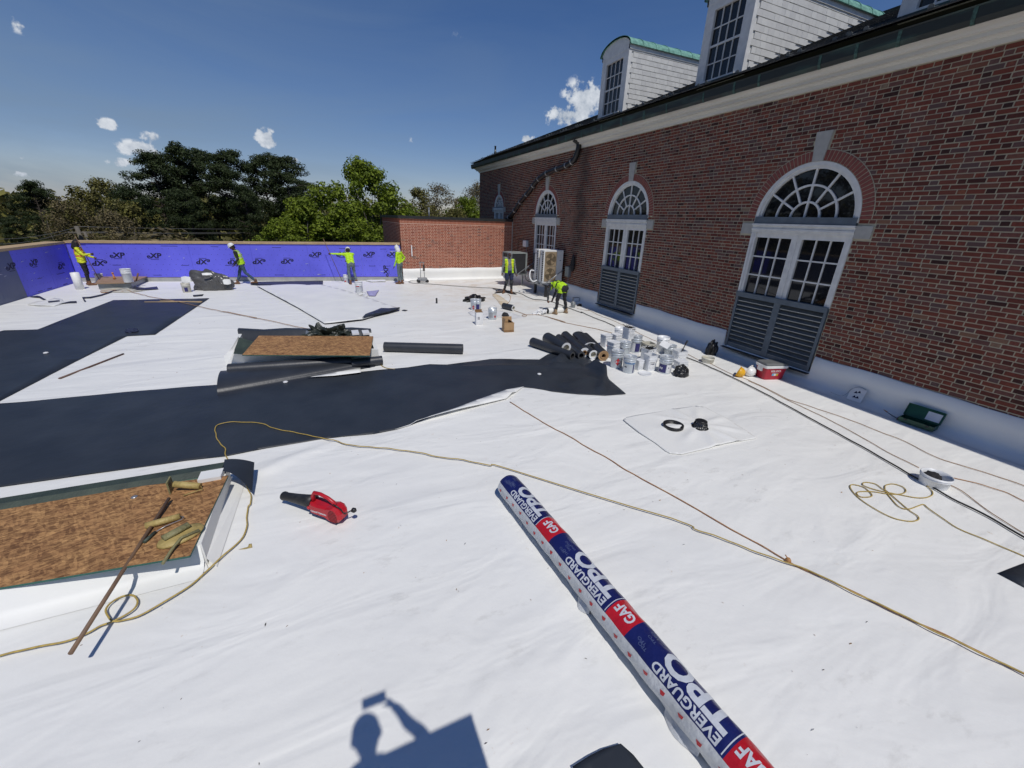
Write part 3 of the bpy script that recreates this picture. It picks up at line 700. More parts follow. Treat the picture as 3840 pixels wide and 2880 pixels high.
# ------------------------------------------------------------------ low brick building at the back
low = thing('low_brick_building', 'low sunlit orange brick building with black coping against the hall', 'building', (3.5, 21.25, 0))
LO = Vector((3.5, 21.25, 0))
def lb(m): m.v = [(x-LO.x, y-LO.y, z-LO.z) for x, y, z in m.v]; return m
mw = MB(); mw.box((3.507,21.257,-.2),(9.44,27.5,3.04)); lw = lb(mw).build('wall', 'mortar_light', low)
CH2, S2, H2, J2 = .0715, .200, .096, .0165
sp = []
for i in range(8, int(2.83/CH2)):
    z = i*CH2+CH2/2+.02
    x = 3.5-(S2+H2+2*J2)*(.5 if i % 2 else 0); k = 0
    while x < 9.42:
        Lb = S2 if k % 2 == 0 else H2; a, e = max(x, 3.5), min(x+Lb, 9.43)
        if e-a > .03: sp.append((((a+e)/2-LO.x, .015+random.uniform(-.002,.002), z), (e-a, .03, CH2-J2), random.random()**1.0))
        x += Lb+J2; k += 1
    y = 21.25-(S2+H2+2*J2)*(0 if i % 2 else .5); k = 0
    while y < 27.5:
        Lb = S2 if k % 2 == 0 else H2; a, e = max(y, 21.25), min(y+Lb, 27.5)
        if e-a > .03: sp.append(((.015, (a+e)/2-LO.y+.001, z), (.03, e-a, CH2-J2), random.random()))
        y += Lb+J2; k += 1
x = 3.5
while x < 9.4: sp.append(((x+.028-LO.x, .012, 2.93), (.057, .03, .20), .35+.3*random.random())); x += .069
y = 21.3
while y < 27.5: sp.append(((.012, y+.03-LO.y, 2.93), (.03, .057, .20), .35+.3*random.random())); y += .069
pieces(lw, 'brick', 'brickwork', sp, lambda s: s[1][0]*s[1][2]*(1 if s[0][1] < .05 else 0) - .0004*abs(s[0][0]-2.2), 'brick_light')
cpg = MB(); cpg.box((3.44,21.19,3.04),(9.436,21.5,3.17)); cpg.box((3.44,21.5,3.04),(3.72,27.5,3.168)); cpg.box((3.72,21.5,3.03),(9.436,27.5,3.06)); lb(cpg).build('coping', 'coping', low)
tr = MB(); tr.box((9.405,21.2,.6),(9.437,21.245,3.04)); lb(tr).build('corner_bead', 'limestone', low)
p = MB(); p.box((3.97,21.22,1.30),(4.02,21.245,1.82), 0); o = p.build('wall_strip', 'pail_white'); tag(o, 'short upright white strip fixed to the sunlit orange brick wall', 'strip')
p = MB(); p.tube([(5.33,22.9,3.06),(5.33,22.9,3.52)], .035, 8); p.box((5.28,22.86,3.5),(5.38,22.94,3.6)); o = p.build('roof_post', 'grey_metal'); tag(o, 'thin grey post standing on the low building roof', 'post')

# ------------------------------------------------------------------ parapets with purple foam board
def parapet(name, label, P0, P1, nrm, zb, zt0, zt1, panels, logos, capw, grey_panels=()):
    P0, P1 = Vector((*P0,0)), Vector((*P1,0)); L = (P1-P0).length; u = (P1-P0)/L; n = Vector((*nrm,0)).normalized(); n = (n-u*n.dot(u)).normalized(); up = Vector((0,0,1))
    t = thing(name, label, 'parapet', tuple(P0))
    def pt(a, z, d): return u*a + n*d + up*z
    def zt(a): return zt0+(zt1-zt0)*a/L
    core = MB(); core.loft([[pt(a,-1.5,-.03),pt(a,zt(a)-.005,-.03),pt(a,zt(a)-.005,-capw+.05),pt(a,-1.5,-capw+.05)] for a in (0,L)]); core.build('wall_core', 'grey_board', t)
    ps = []
    for i, (a, e) in enumerate(zip(panels[:-1], panels[1:])):
        b = MB(); b.loft([[pt(q,zb,0),pt(q,zt(q)-.01,0),pt(q,zt(q)-.01,-.029),pt(q,zb,-.029)] for q in (a+.003,e-.003)])
        m = 'grey_foam' if i in grey_panels else 'purple_foam'; o = b.build('foam_panel', m, t); ps.append((a,e,o))
        q = MB()                                          # printed fastener dots and dashes
        z = zb+.10; rr = 0
        while z < zt(a)-.08:
            s = a+.1+(.12 if rr % 2 else 0)
            while s < e-.08:
                q.add([pt(s-.009,z-.009,.003),pt(s+.009,z-.009,.003),pt(s+.009,z+.009,.003),pt(s-.009,z+.009,.003)], [(0,1,2,3)]); s += .24
            z += .22; rr += 1
        for _ in range(4):
            s = random.uniform(a+.3,e-.4) if e-a > .8 else a+.2; z = random.choice((zb+.5, zb+1.3, zb+.08)); q.add([pt(s,z,.0034),pt(s+.3,z,.0034),pt(s+.3,z+.016,.0034),pt(s,z+.016,.0034)], [(0,1,2,3)])
        if i not in grey_panels: q.build('printed_marks', 'ink', o)
        k = MB()
        for _ in range(3):
            s = random.uniform(a+.1,e-.1); z = random.uniform(zb+.1,zt(a)-.15); k.add([pt(s,z,.004),pt(s+random.uniform(.02,.3),z+random.uniform(-.02,.06),.004),pt(s+.06,z+.03,.004)], [(0,1,2)])
        k.build('scuff', 'scratch_white', o)
    x_dir = u; M0 = lambda a, z, ang: frame(pt(a,z,.005), (x_dir*math.cos(ang)+up*math.sin(ang)), (up*math.cos(ang)-x_dir*math.sin(ang)))
    for (a, z, ang) in logos:
        par = [p for p in ps if p[0] <= a <= p[1]][0][2]; M = M0(a, z, ang); b = MB()
        v, f = text2d('e', .26, .014, 1.2); b.add([M @ Vector((x-.178,y-.012,0)) for x,y,_ in v], f)
        v, f = text2d('XP', .285, .032, 1.15, .16); b.add([M @ Vector((x+.075,y+.01,0)) for x,y,_ in v], f)
        b.add([M @ Vector(p) for p in ((-.13,-.135,0),(.17,-.135,0),(.17,-.118,0),(-.13,-.118,0))], [(0,1,2,3)])
        b.build('logo', 'ink', par)
    s = 0; i = 0
    while s < L:
        e = min(s+random.uniform(1.9,2.9), L); b = MB(); j = random.uniform(0,.004)
        b.loft([[pt(q,zt(q),.035+j),pt(q,zt(q)+.085,.035+j),pt(q,zt(q)+.085,-capw+j),pt(q,zt(q),-capw+j)] for q in (s+.002,e-.002)]); b.build('cap_board', 'pine_board', t); s = e
    s = 0
    while s < L:
        e = min(s+2.44, L); b = MB(); b.loft([[pt(q,rz((P0+u*q).y)-.02,.012),pt(q,zb-.012,.012),pt(q,zb-.012,-.03),pt(q,rz((P0+u*q).y)-.02,-.03)] for q in (s+.002,e-.002)]); b.build('base_board', 'grey_board', t)
        s = e
    b = MB(); b.loft([[pt(q,zb-.012,.016),pt(q,zb-.002,.016),pt(q,zb-.002,-.02),pt(q,zb-.012,-.02)] for q in (0,L)]); b.build('edge_strip', 'wood_brown', t)
    return t
parapet('back_parapet', 'back parapet faced with sunlit purple foam boards under a pine cap', (-9.64,23.3), (3.45,21.3), (0,-1), .315, 1.69, 1.83,
        [0,1.9,4.3,6.7,9.05,11.4,13.24], [(1.62,1.21,0),(2.93,1.2,0),(9.33,1.32,0),(10.52,1.34,0),(11.73,1.36,0),(12.83,1.37,0),(.98,.92,PI),(4.76,1.0,PI),(5.98,1.0,PI),(6.98,1.02,PI),(8.15,1.04,PI),(12.5,.55,PI/2)], .5)
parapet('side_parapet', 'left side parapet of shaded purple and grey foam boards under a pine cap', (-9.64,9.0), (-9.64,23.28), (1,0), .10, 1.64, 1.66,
        [0,2.4,4.8,7.2,9.6,10.75,12.6,14.28], [(11.78,1.14,0),(13.5,.88,PI),(10.5,1.15,0)], .55, grey_panels=(0,1,2,3,4))

# ------------------------------------------------------------------ loose membrane sheets on the deck
def nz2(x, y, s, seed=0):
    return math.sin(x*s*1.7+seed)*math.cos(y*s*1.3+seed*2.1)+.5*math.sin(x*s*3.1-y*s*2.3+seed*1.7)
def sheet(name, poly, dz, mats, amp=.006, cell=.2, thick=.003, zf=None, parent=None, org=None, seed=1):
    bm = bmesh.new(); f = bm.faces.new([bm.verts.new((x,y,0)) for x,y in poly]); f.normal_update()
    if f.normal.z < 0: f.normal_flip()
    xs = [p[0] for p in poly]; ys = [p[1] for p in poly]
    for ax, lo, hi in ((0,min(xs),max(xs)),(1,min(ys),max(ys))):
        k = lo+cell
        while k < hi:
            n = Vector((1,0,0)) if ax == 0 else Vector((0,1,0)); bmesh.ops.bisect_plane(bm, geom=bm.verts[:]+bm.edges[:]+bm.faces[:], plane_co=n*k, plane_no=n); k += cell
    bmesh.ops.triangulate(bm, faces=[f for f in bm.faces if len(f.verts) > 4])
    for v in bm.verts:
        x, y = v.co.x, v.co.y
        v.co.z = rz(y)+dz+amp*(1+nz2(x,y,2.2,seed))*.6+(zf(x,y) if zf else 0)
    top = bm.faces[:]
    r = bmesh.ops.extrude_face_region(bm, geom=top)
    for v in [e for e in r['geom'] if isinstance(e, bmesh.types.BMVert)]: v.co.z += thick
    for f in bm.faces: f.smooth = f.normal.z != 0
    bmesh.ops.recalc_face_normals(bm, faces=bm.faces[:])
    org = org or Vector((sum(xs)/len(xs), sum(ys)/len(ys), rz(sum(ys)/len(ys))))
    for v in bm.verts: v.co -= Vector(org)
    me = bpy.data.meshes.new(name); bm.to_mesh(me); bm.free()
    for m in (mats if isinstance(mats, (list,tuple)) else [mats]): me.materials.append(MATS[m])
    for p in me.polygons: p.use_smooth = abs(p.normal.z) > .3
    if len(me.materials) > 1:
        for p in me.polygons: p.material_index = 1 if p.normal.z < .05 else 0
    o = link(name, me, parent)
    if parent is None: o.location = org
    return o
def ridge(p, q, w, a):
    p, q = Vector(p), Vector(q); d = q-p; L2 = d.length_squared
    def f(x, y):
        v = Vector((x,y))-p; t = max(0,min(1,v.dot(d)/L2)); e = (v-d*t).length
        return a*math.exp(-(e/w)**2)
    return f
r1 = ridge((4.533, 7.614), (5.083, 7.411), .055, .11); r2 = ridge((4.783, 7.897), (5.381, 8.186), .07, .15); r3 = ridge((5.401, 7.245), (5.347, 6.741), .10, .22); r4 = ridge((5.336, 6.745), (4.745, 6.041), .055, .13); r5 = ridge((4.533, 7.614), (2.144, 8.298), .09, .03); r6 = ridge((4.218, 6.498), (4.882, 6.657), .12, .05)
o = sheet('membrane_sheet', [(-6.803, 9.065), (-5.232, 8.946)] + [(-4.404, 8.888), (-3.252, 8.857), (-2.115, 8.734)] + [(-1.239, 8.701), (0.414, 8.610), (1.379, 8.567), (1.873, 8.611), (2.238, 8.470), (3.312, 8.517), (3.778, 8.376)] + [(4.042, 8.260), (4.234, 8.197), (4.426, 8.134), (4.809, 8.418), (5.262, 8.507), (5.442, 8.259), (5.544, 8.133), (5.629, 7.813), (5.518, 7.325), (5.356, 6.774), (5.258, 6.478), (5.176, 6.103), (5.095, 5.716), (4.653, 5.802), (4.191, 6.035), (3.973, 6.174), (3.761, 6.329), (3.654, 6.454), (3.502, 6.595), (3.315, 6.720)] + [(2.941, 6.663), (2.368, 6.436), (1.899, 6.276), (1.332, 6.093), (0.982, 5.920), (0.692, 5.823), (0.362, 5.799), (-0.130, 5.879), (-0.447, 5.916), (-1.101, 5.904), (-1.570, 5.862), (-2.028, 5.923)] + [(-3.849, 6.018), (-4.902, 6.316)], .008, 'black_membrane', .008, .09, .003,
      lambda x, y: max(r1(x,y), r2(x,y), r3(x,y), r4(x,y), r5(x,y), r6(x,y)))
tag(o, 'long black membrane sheet stretched across the roof, bunched at its right end', 'membrane')
o = sheet('membrane_sheet', [(-8.709, 14.590), (-7.822, 14.432), (-7.789, 14.533), (-7.118, 14.446), (-6.912, 18.462), (-5.494, 18.303), (-4.072, 18.132), (-4.218, 14.888), (-4.295, 13.069), (-4.878, 13.096), (-5.114, 11.133), (-5.300, 9.090), (-5.436, 8.337)], .009, 'black_membrane', .006, .3)
tag(o, 'black membrane area at far left under two lath strips, with a ragged stepped edge', 'membrane')
def lift(x, y): return .02+.02*abs(math.sin(x*2.1+y))
o = sheet('membrane_sheet', [(-2.832, 20.558), (-1.034, 15.437), (-0.249, 13.009), (0.287, 13.057), (0.828, 13.184), (1.475, 13.801), (2.206, 14.498), (1.725, 15.774), (1.195, 17.157), (0.572, 18.733), (-0.243, 20.326), (-1.652, 20.760)], .012, ['white_sheet','grey_underside'], .010, .25, .004, lift)
tag(o, 'loose white membrane sheet with a lifted dark edge lying before the back parapet', 'membrane')
b = MB(); fl = [(0.832, 13.217), (0.983, 13.680), (1.303, 14.135), (1.558, 14.483), (1.816, 14.415), (2.214, 14.503), (2.130, 14.236), (1.742, 13.904), (1.237, 13.547)]
o = sheet('membrane_flap', fl, .03, 'black_roll', .02, .2, .004, lambda x, y: .05); tag(o, 'narrow black turned-over membrane flap at the white sheet corner', 'membrane')
o = sheet('membrane_offcut', [(-3.141, 21.105), (-3.131, 21.799), (-0.209, 21.622), (-0.249, 20.019), (-1.035, 19.760), (-2.087, 20.396)], .01, 'black_membrane', .004, .3, .004, lambda x, y: .03); tag(o, 'long dark grey membrane offcut near the walking worker in the white hard hat', 'membrane')
o = sheet('membrane_offcut', [(-4.747, 18.953), (-4.428, 19.062), (-4.393, 18.694), (-4.654, 18.605)], .01, 'black_roll', .003, .2, .004); tag(o, 'small dark strip of membrane in front of the grey rubbish bag', 'offcut')
o = sheet('membrane_offcut', [(5.813, 0.761), (6.581, 0.683), (5.999, 0.423), (5.818, 0.561)], .004, 'black_membrane', .003, .2, .003); tag(o, 'pointed black membrane corner at the right edge of the roof', 'offcut')
o = sheet('membrane_offcut', [(1.004, 1.102), (1.133, 1.107), (1.233, 1.103), (1.357, 1.081), (1.394, 1.001), (1.412, 0.911), (1.371, 0.834), (0.996, 0.993)], .004, ['black_membrane','white_sheet'], .004, .12, .003, lambda x, y: .03); tag(o, 'black curled membrane corner at the bottom edge beside the wrapped roll', 'offcut')
o = sheet('membrane_offcut', [(2.225, 14.350), (2.328, 14.464), (2.438, 14.334), (2.323, 14.204)], .006, 'black_roll', .006, .1, .004); tag(o, 'tiny black scrap just right of the white sheet corner flap', 'offcut')
pc = Vector((5.398, 4.190))
def drape(x, y):
    v = Vector((x,y))-pc; a = math.atan2(v.y, v.x); q = v.length
    return .045*math.exp(-(q/.35)**2)+.034*max(0,math.sin(a*9+.6))**2*math.exp(-((q-.42)/.26)**2)
o = sheet('drain_patch', [(4.329, 4.828), (4.448, 4.878), (4.679, 4.889), (5.163, 4.863), (5.627, 4.843), (6.002, 4.799), (6.119, 4.701), (6.100, 4.472), (6.107, 4.164), (6.059, 3.847), (5.994, 3.551), (5.755, 3.573), (5.372, 3.607), (5.008, 3.606), (4.540, 3.621), (4.451, 3.626), (4.309, 3.709), (4.290, 3.786), (4.312, 4.026), (4.287, 4.371), (4.310, 4.705)], .012, 'white_sheet', .006, .05, .004, drape); tag(o, 'rounded white membrane patch draped over the drain under the black strainer', 'membrane')
o = sheet('membrane_strip', [(0.669, 5.816), (0.982, 5.920), (1.332, 6.093), (1.745, 6.208), (2.221, 6.421), (2.949, 6.683), (3.338, 6.717), (2.781, 6.289), (1.983, 6.122), (1.305, 5.979)], .016, 'white_sheet', .004, .12, .004, ridge((1.048, 5.896), (2.958, 6.436), .07, .05)); tag(o, 'narrow white membrane strip rolled over along the black sheet front edge', 'membrane')

# ------------------------------------------------------------------ curbs with boards
def curb_low():
    t = thing('roof_curb', 'near raised white curb covered by a large strand board at left', 'curb', on((-2.9,4.45)))
    O = Vector((-2.9,4.45,rz(4.45)))
    def L(m): m.v = [(x-O.x,y-O.y,z-O.z) for x,y,z in m.v]; return m
    b = MB(); z0 = rz(4.4)-.03
    b.add([(-4.9,3.70,z0+.035),(-1.36,3.70,z0+.035),(-1.40,3.80,.055+z0),(-4.9,3.80,.055+z0)], [(0,1,2,3)])
    R = []
    for x in [-4.9,-4.2,-3.6,-3.0,-2.4,-1.9,-1.40]:
        R.append([(x,3.62,z0+.032),(x,3.72,z0+.045),(x,3.785,z0+.09),(x,3.80+.004*math.sin(x*7),z0+.28),(x,3.86,z0+.285)])
    b.loft(R, False, False, 0, None, True, False)
    b.box((-4.9,3.86,z0+.05),(-1.42,3.95,z0+.284)); b.box((-1.50,3.80,z0+.03),(-1.385,5.13,z0+.283)); b.box((-4.9,5.0,z0),(-1.42,5.1,z0+.27))
    b.add([(-1.385,3.8,z0+.1),(-1.30,3.72,z0+.035),(-1.25,5.2,z0+.038),(-1.385,5.13,z0+.10)], [(0,1,2,3)])
    L(b).build('curb_wall', 'white_sheet', t)
    b = MB(); b.box((-4.9,3.95,z0-.05),(-1.5,5.0,z0+.02)); L(b).build('curb_opening', 'dark_void', t)
    b = MB(); b.loft([[(x,4.98-.02*(x+1.4),z0+.30),(x,5.05-.02*(x+1.4),z0+.345),(x,5.20-.02*(x+1.4),z0+.325),(x,5.27-.02*(x+1.4),z0+.16)] for x in (-4.9,-3.4,-2.2,-1.42)], False, False, 0, None, False, False); L(b).build('copper_flange', 'old_copper_green', t)
    b = MB(); b.box((-4.9,4.92,z0+.275),(-2.05,4.985,z0+.292)); b.box((-1.95,4.90,z0+.28),(-1.44,4.99,z0+.296)); L(b).build('copper_lip', 'copper_lip', t)
    b = MB(); R = []
    for k in range(9):
        q = k/8; R.append([(-1.43+.30*q, 5.24-.02*q, z0+.36-.10*q*q-.02), (-1.40+.28*q, 4.96-.12*q-.10*q*q, z0+.34-.22*q*q)])
    b.loft(R, False, False, 0, None, True, False); L(b).build('corner_flap', 'black_membrane', t)
    b = MB(); b.box((-1.62,4.84,z0+.285),(-1.40,5.02,z0+.35)); L(b).build('white_block', 'white_sheet', t)
curb_low()
def board(name, label, quad, zs, thick, mats=('osb','osb_edge')):
    c = Vector((sum(p[0] for p in quad)/4, sum(p[1] for p in quad)/4, sum(zs)/4)); t = MB()
    top = [Vector((p[0],p[1],z))-c for p, z in zip(quad, zs)]; bot = [p-Vector((0,0,thick)) for p in top]
    t.add(top+bot, [(0,1,2,3)], 0); t.add(top+bot, [(7,6,5,4),(0,4,5,1),(1,5,6,2),(2,6,7,3),(3,7,4,0)], 1)
    o = t.build(name, list(mats)); o.location = c; return tag(o, label, 'board')
Z1 = rz(4.4)+.255
board('strand_board', 'brown strand board lying on the near left curb with rollers on top', [(-4.9,4.07),(-1.43,3.63),(-1.345,4.90),(-4.9,5.36)], [Z1+.022]*4, .02)
# middle curb
t = thing('roof_curb', 'middle open roof curb with black upstands and white side flaps', 'curb', on((-.6,10.0))); O = Vector((-.6,10.0,rz(10.0)))
def L_(m): m.v = [(x-O.x,y-O.y,z-O.z) for x,y,z in m.v]; return m
q = [(-2.197, 9.913), (0.734, 9.358), (0.648, 11.120), (-2.204, 11.457)]
x0, x1 = -2.15, .85; z0 = rz(10)
def cb(x): return -.27*(x+.6)
b = MB()
for (ya, yb, h) in ((9.62,9.70,.27),(10.95,11.03,.34)):
    b.loft([[(x,ya+cb(x),z0),(x,yb+cb(x),z0),(x,yb+cb(x),z0+h),(x,ya+cb(x),z0+h)] for x in (x0,x1)])
for x in (x0, x1-.08): b.loft([[(x,9.62+cb(x),z0),(x+.08,9.62+cb(x),z0),(x+.08,9.62+cb(x),z0+.27),(x,9.62+cb(x),z0+.27)],[(x,11.03+cb(x),z0),(x+.08,11.03+cb(x),z0),(x+.08,11.03+cb(x),z0+.33),(x,11.03+cb(x),z0+.33)]])
L_(b).build('curb_wall', 'white_sheet', t)
b = MB(); b.loft([[(x,10.86+cb(x),z0+.05),(x,10.94+cb(x),z0+.40+.02*math.sin(x*5)),(x,11.10+cb(x),z0+.41+.02*math.sin(x*5)),(x,11.2+cb(x),z0+.02)] for x in [-2.15,-1.6,-1.1,-.6,-.1,.4,.85]], False, False, 0, None, True, False); L_(b).build('upstand_membrane', 'black_membrane', t)
b = MB(); b.add([(-2.014,10.614,0.474),(-1.565,10.334,0.36),(-1.72,9.803,0.27),(-2.018,9.779,0.34)], [(0,1,2,3)]); L_(b).build('curb_lining', 'old_copper_green', t)
b = MB(); b.loft([[(-2.014,10.614,0.504),(-2.039,9.921,0.450),(-2.204,9.829,0.289)],[(-2.014,10.614,0.474),(-2.018,9.779,0.359),(-2.215,9.861,0.070)]], False, False, 0, None, True, False); L_(b).build('side_flap', ['white_sheet'], t)
b = MB(); b.box((-1.9,9.6,z0-.02),(.7,11,z0+.01), 0, 0, None); L_(b).build('curb_opening', 'dark_void', t)
for xx, m in ((-.65,'grey_metal'),(.38,'pail_white'),(.62,'label_white')):
    b = MB(); b.box((xx,10.55+cb(xx),z0+.36),(xx+.16,10.9+cb(xx),z0+.40)); L_(b).build('curb_bracket', m, t)
board('strand_board', 'brown strand board lying askew on the middle curb', [(-1.79,9.36),(.612,8.60),(.845,10.10),(-1.655,10.86)], [z0+.37,z0+.345,z0+.35,z0+.37], .018)
# heap of dark tarpaulin behind the middle board
def blob(name, label, cat, loc, size, mat, seed, rough=.25, n=3, rot=0, squash=.0, smooth=True, peaks=(), flatten=.25, pleat=0.0):
    bm = bmesh.new(); bmesh.ops.create_icosphere(bm, subdivisions=n+1, radius=1)
    r = random.Random(seed); ph = [(Vector((r.uniform(-1,1),r.uniform(-1,1),r.uniform(-1,1)))*r.uniform(2,7), r.uniform(0,6), r.uniform(.3,1)) for _ in range(14)]
    for v in bm.verts:
        d = v.co.normalized(); k = 1.0
        for f, p, a in ph: k += rough*a*.32*(1-2*abs(math.sin(f.dot(d)+p)))
        for (pd, w, h) in peaks:
            pd = Vector(pd).normalized(); k += h*math.exp(-((d-pd).length/w)**2)
        if pleat: k -= pleat*(abs(math.sin(5*math.atan2(d.z+.2, d.x)+3*math.sin(4*d.x+2)))**.5*.6+abs(math.sin(9*d.x+4*d.z+6*d.y))*.5)
        v.co = d*k
        if v.co.z < -flatten: v.co.z = -flatten-(v.co.z+flatten)*.05
    for v in bm.verts: v.co = Vector((v.co.x*size[0], v.co.y*size[1], (v.co.z+flatten)*size[2]))
    me = bpy.data.meshes.new(name); bm.to_mesh(me); bm.free(); me.materials.append(MATS[mat])
    for p in me.polygons: p.use_smooth = smooth
    o = link(name, me); o.location = loc; o.rotation_euler = (0,0,rot); return tag(o, label, cat)
mk('tarp_dark', (.014,.019,.014), .4, (.026,.033,.024), 6, .6, 14)
blob('tarpaulin', 'crumpled dark green tarpaulin heaped behind the middle board', 'tarpaulin', (-.28,10.72,z0+.26), (.48,.22,.24), 'tarp_dark', 3, .55, 4, -.26, smooth=False, peaks=(((.9,0,.7),.35,.6),((-.5,.2,.8),.4,.3)))
blob('tarpaulin', 'folded dark plastic bundle at the right end of the tarpaulin heap', 'tarpaulin', (.12,10.62,z0+.26), (.26,.16,.26), 'tarp_dark', 11, .35, 3, .3, smooth=False)
# back left curb
t = thing('roof_curb', 'far left curb with a flat plywood lid beside the worker in orange trimmed vest', 'curb', on((-6.9,20.6))); O = Vector((-6.9,20.6,rz(20.6)))
c = [(-8.209, 21.118), (-7.223, 21.202), (-7.259, 22.961), (-8.749, 23.237)]
b = MB(); zz = rz(20.6)
b.loft([[(p[0],p[1],zz-.02) for p in c],[(p[0],p[1],zz+.2) for p in c]]); L_(b).build('curb_wall', 'grey_metal', t)
m = [Vector((sum(p[0] for p in c)/4, sum(p[1] for p in c)/4, 0))]
b = MB(); b.loft([[(m[0].x+(p[0]-m[0].x)*1.12, m[0].y+(p[1]-m[0].y)*1.1, zz+h) for p in c] for h in (.205,.235)]); L_(b).build('plywood_lid', 'plywood', t)

# ------------------------------------------------------------------ rolls
def roll(name, label, p0, p1, r, mats, core=None, r2=None, group=None, flat=None, turns=True, inner='pail_white', dz=0):
    """rolled membrane lying on the deck from p0 to p1, open spiral ends, optional cardboard core"""
    a = Vector(on(p0, r+.004+dz)); e = Vector(on(p1, (r2 or r)+.004+dz)); t = thing(name, label, 'roll', tuple(a), 0, group)
    b = MB(); d = e-a; n = 20; side = d.cross(Vector((0,0,1))).normalized(); up = side.cross(d).normalized()
    fx, fy = flat or (1,1); rr2 = r2 or r
    def ringf(q, rad, wob=0): return [d*q + side*(math.cos(2*PI*k/n)*rad*fx) + up*(math.sin(2*PI*k/n)*rad*fy + (fy-1)*rad) for k in range(n)]
    b.loft([ringf(q, r+(rr2-r)*q) for q in (0,.2,.4,.6,.8,1)], False, False, 0, None, True)
    for q, rad in ((0,r),(1,rr2)):
        ri = (core or rad*.62); s = .05/d.length*(1 if q == 0 else -1)
        b.loft([ringf(q, rad), ringf(q, ri)], False, False, 1); b.loft([ringf(q, ri), ringf(q+s*2, ri*.98)], False, True, 2 if core is None else 3)
    lip = [d*q - side*(r+(rr2-r)*q)*.2*fx + up*((r+(rr2-r)*q)*1.0*fy+.004) for q in (0.01,.99)]
    b.add([lip[0], lip[1], lip[1]-side*.012-up*.002, lip[0]-side*.012-up*.002], [(0,1,2,3)], 0)
    b.build('membrane', mats, t)
    if core:
        b = MB(); dn = d.normalized()
        b.loft([[d+dn*.012+side*(math.cos(2*PI*k/16)*q)+up*(math.sin(2*PI*k/16)*q) for k in range(16)] for q in (core, core*.72)]+[[d-dn*.15+side*(math.cos(2*PI*k/16)*core*.7)+up*(math.sin(2*PI*k/16)*core*.7) for k in range(16)]], False, False, 0); b.build('cardboard_core', 'cardboard', t)
    return t
RM = ['black_roll','pail_white','dark_void','cardboard_dark']; RM2 = ['black_roll','grey_underside','dark_void','dark_void']; RM3 = ['black_roll','pail_white','pail_ivory','dark_void']
roll('membrane_roll', 'leftmost black roll of the row, merging into the bunched sheet', (4.753, 9.177), (5.190, 7.871), .12, RM2, r2=.10)
roll('membrane_roll', 'black roll with a wide white rimmed mouth, second from the left', (5.263, 9.304), (5.290, 8.339), .15, RM3, r2=.145)
roll('membrane_roll', 'slim black roll squeezed between the wide mouthed roll and its neighbour', (5.696, 9.432), (5.423, 7.836), .095, RM2)
roll('membrane_roll', 'black roll with a brown cardboard core showing at its near end', (5.925, 9.459), (5.580, 7.939), .125, RM, core=.062)
roll('membrane_roll', 'black roll with a white blocked end, lying lowest beside the cardboard core roll', (5.892, 8.697), (5.714, 7.755), .115, RM3)
roll('membrane_roll', 'flattened black roll lying on top of the row with an oval white end', (6.194, 9.207), (5.912, 8.180), .135, RM3, flat=(1.25,.7), dz=.10)
roll('membrane_roll', 'rightmost black roll with a tan cardboard core next to the white pails', (6.360, 9.120), (5.873, 7.561), .13, ['black_roll','cardboard','dark_void','dark_void'], core=.075)
roll('membrane_roll', 'short black roll with a white end on the roof beyond the cardboard box', (5.852, 13.779), (6.047, 13.292), .105, RM3)
roll('membrane_roll', 'black membrane roll lying alone to the right of the middle board', (1.065, 9.903), (2.825, 9.140), .115, RM2, r2=.12)
roll('membrane_roll', 'thin black tube poking out of the lone roll beside the middle board', (1.073, 10.062), (1.816, 9.828), .075, RM2)
roll('membrane_roll', 'black membrane roll pushed under the front of the middle board', (-2.043, 9.206), (0.249, 9.036), .125, RM2, r2=.11)
roll('membrane_roll', 'small black roll end showing at the right corner of the middle board', (0.241, 8.923), (0.889, 8.955), .10, RM2)
# big half unrolled piece in front of the middle board
t = thing('membrane_roll', 'large half unrolled black membrane lying in front of the middle board', 'roll', on((-2.062, 8.679)))
O = Vector(on((-2.062, 8.679))); A = [Vector(on((-2.135, 8.793))), Vector(on((0.702, 9.064)))]; d = A[1]-A[0]; s_ = Vector((d.y,-d.x,0)).normalized()
R = []
for k in range(15):
    q = k/14; c = A[0]+d*q; w_ = .44*(1-q)+.12; h_ = .17-.05*q; ring = []
    for j in range(13):
        a = PI*(1.0-j/12); ring.append(c+s_*(-math.cos(a)*-w_)*1.0*(1 if True else 1)+Vector((0,0,.012+h_*math.sin(a)**.8)) if False else c+s_*(w_*math.cos(a))+Vector((0,0,.012+h_*max(0,math.sin(a))**.85)))
    tail = c+s_*(w_*math.cos(0)+.05); ring.append(Vector((tail.x,tail.y,c.z+.03))); tail2 = c+s_*(w_+.09); ring.append(Vector((tail2.x,tail2.y,c.z+.012)))
    R.append(ring)
b = MB(); b.loft([[p-O for p in r] for r in R], False, False, 0, None, True, False); b.build('membrane', 'black_roll', t)
o = sheet('membrane_offcut', [(-0.653, 8.488), (0.408, 8.765), (0.390, 8.453), (-0.125, 8.427), (-0.592, 8.515)], .02, ['white_sheet','grey_underside'], .004, .2, .004, lambda x, y: .03); tag(o, 'white membrane offcut peeking from under the half unrolled black roll', 'membrane')
# white roll the bending worker handles
roll('membrane_roll', 'short white membrane roll at the feet of the bending worker', (7.042, 12.545), (7.773, 12.600), .10, ['white_sheet','grey_underside','dark_void','dark_void'])

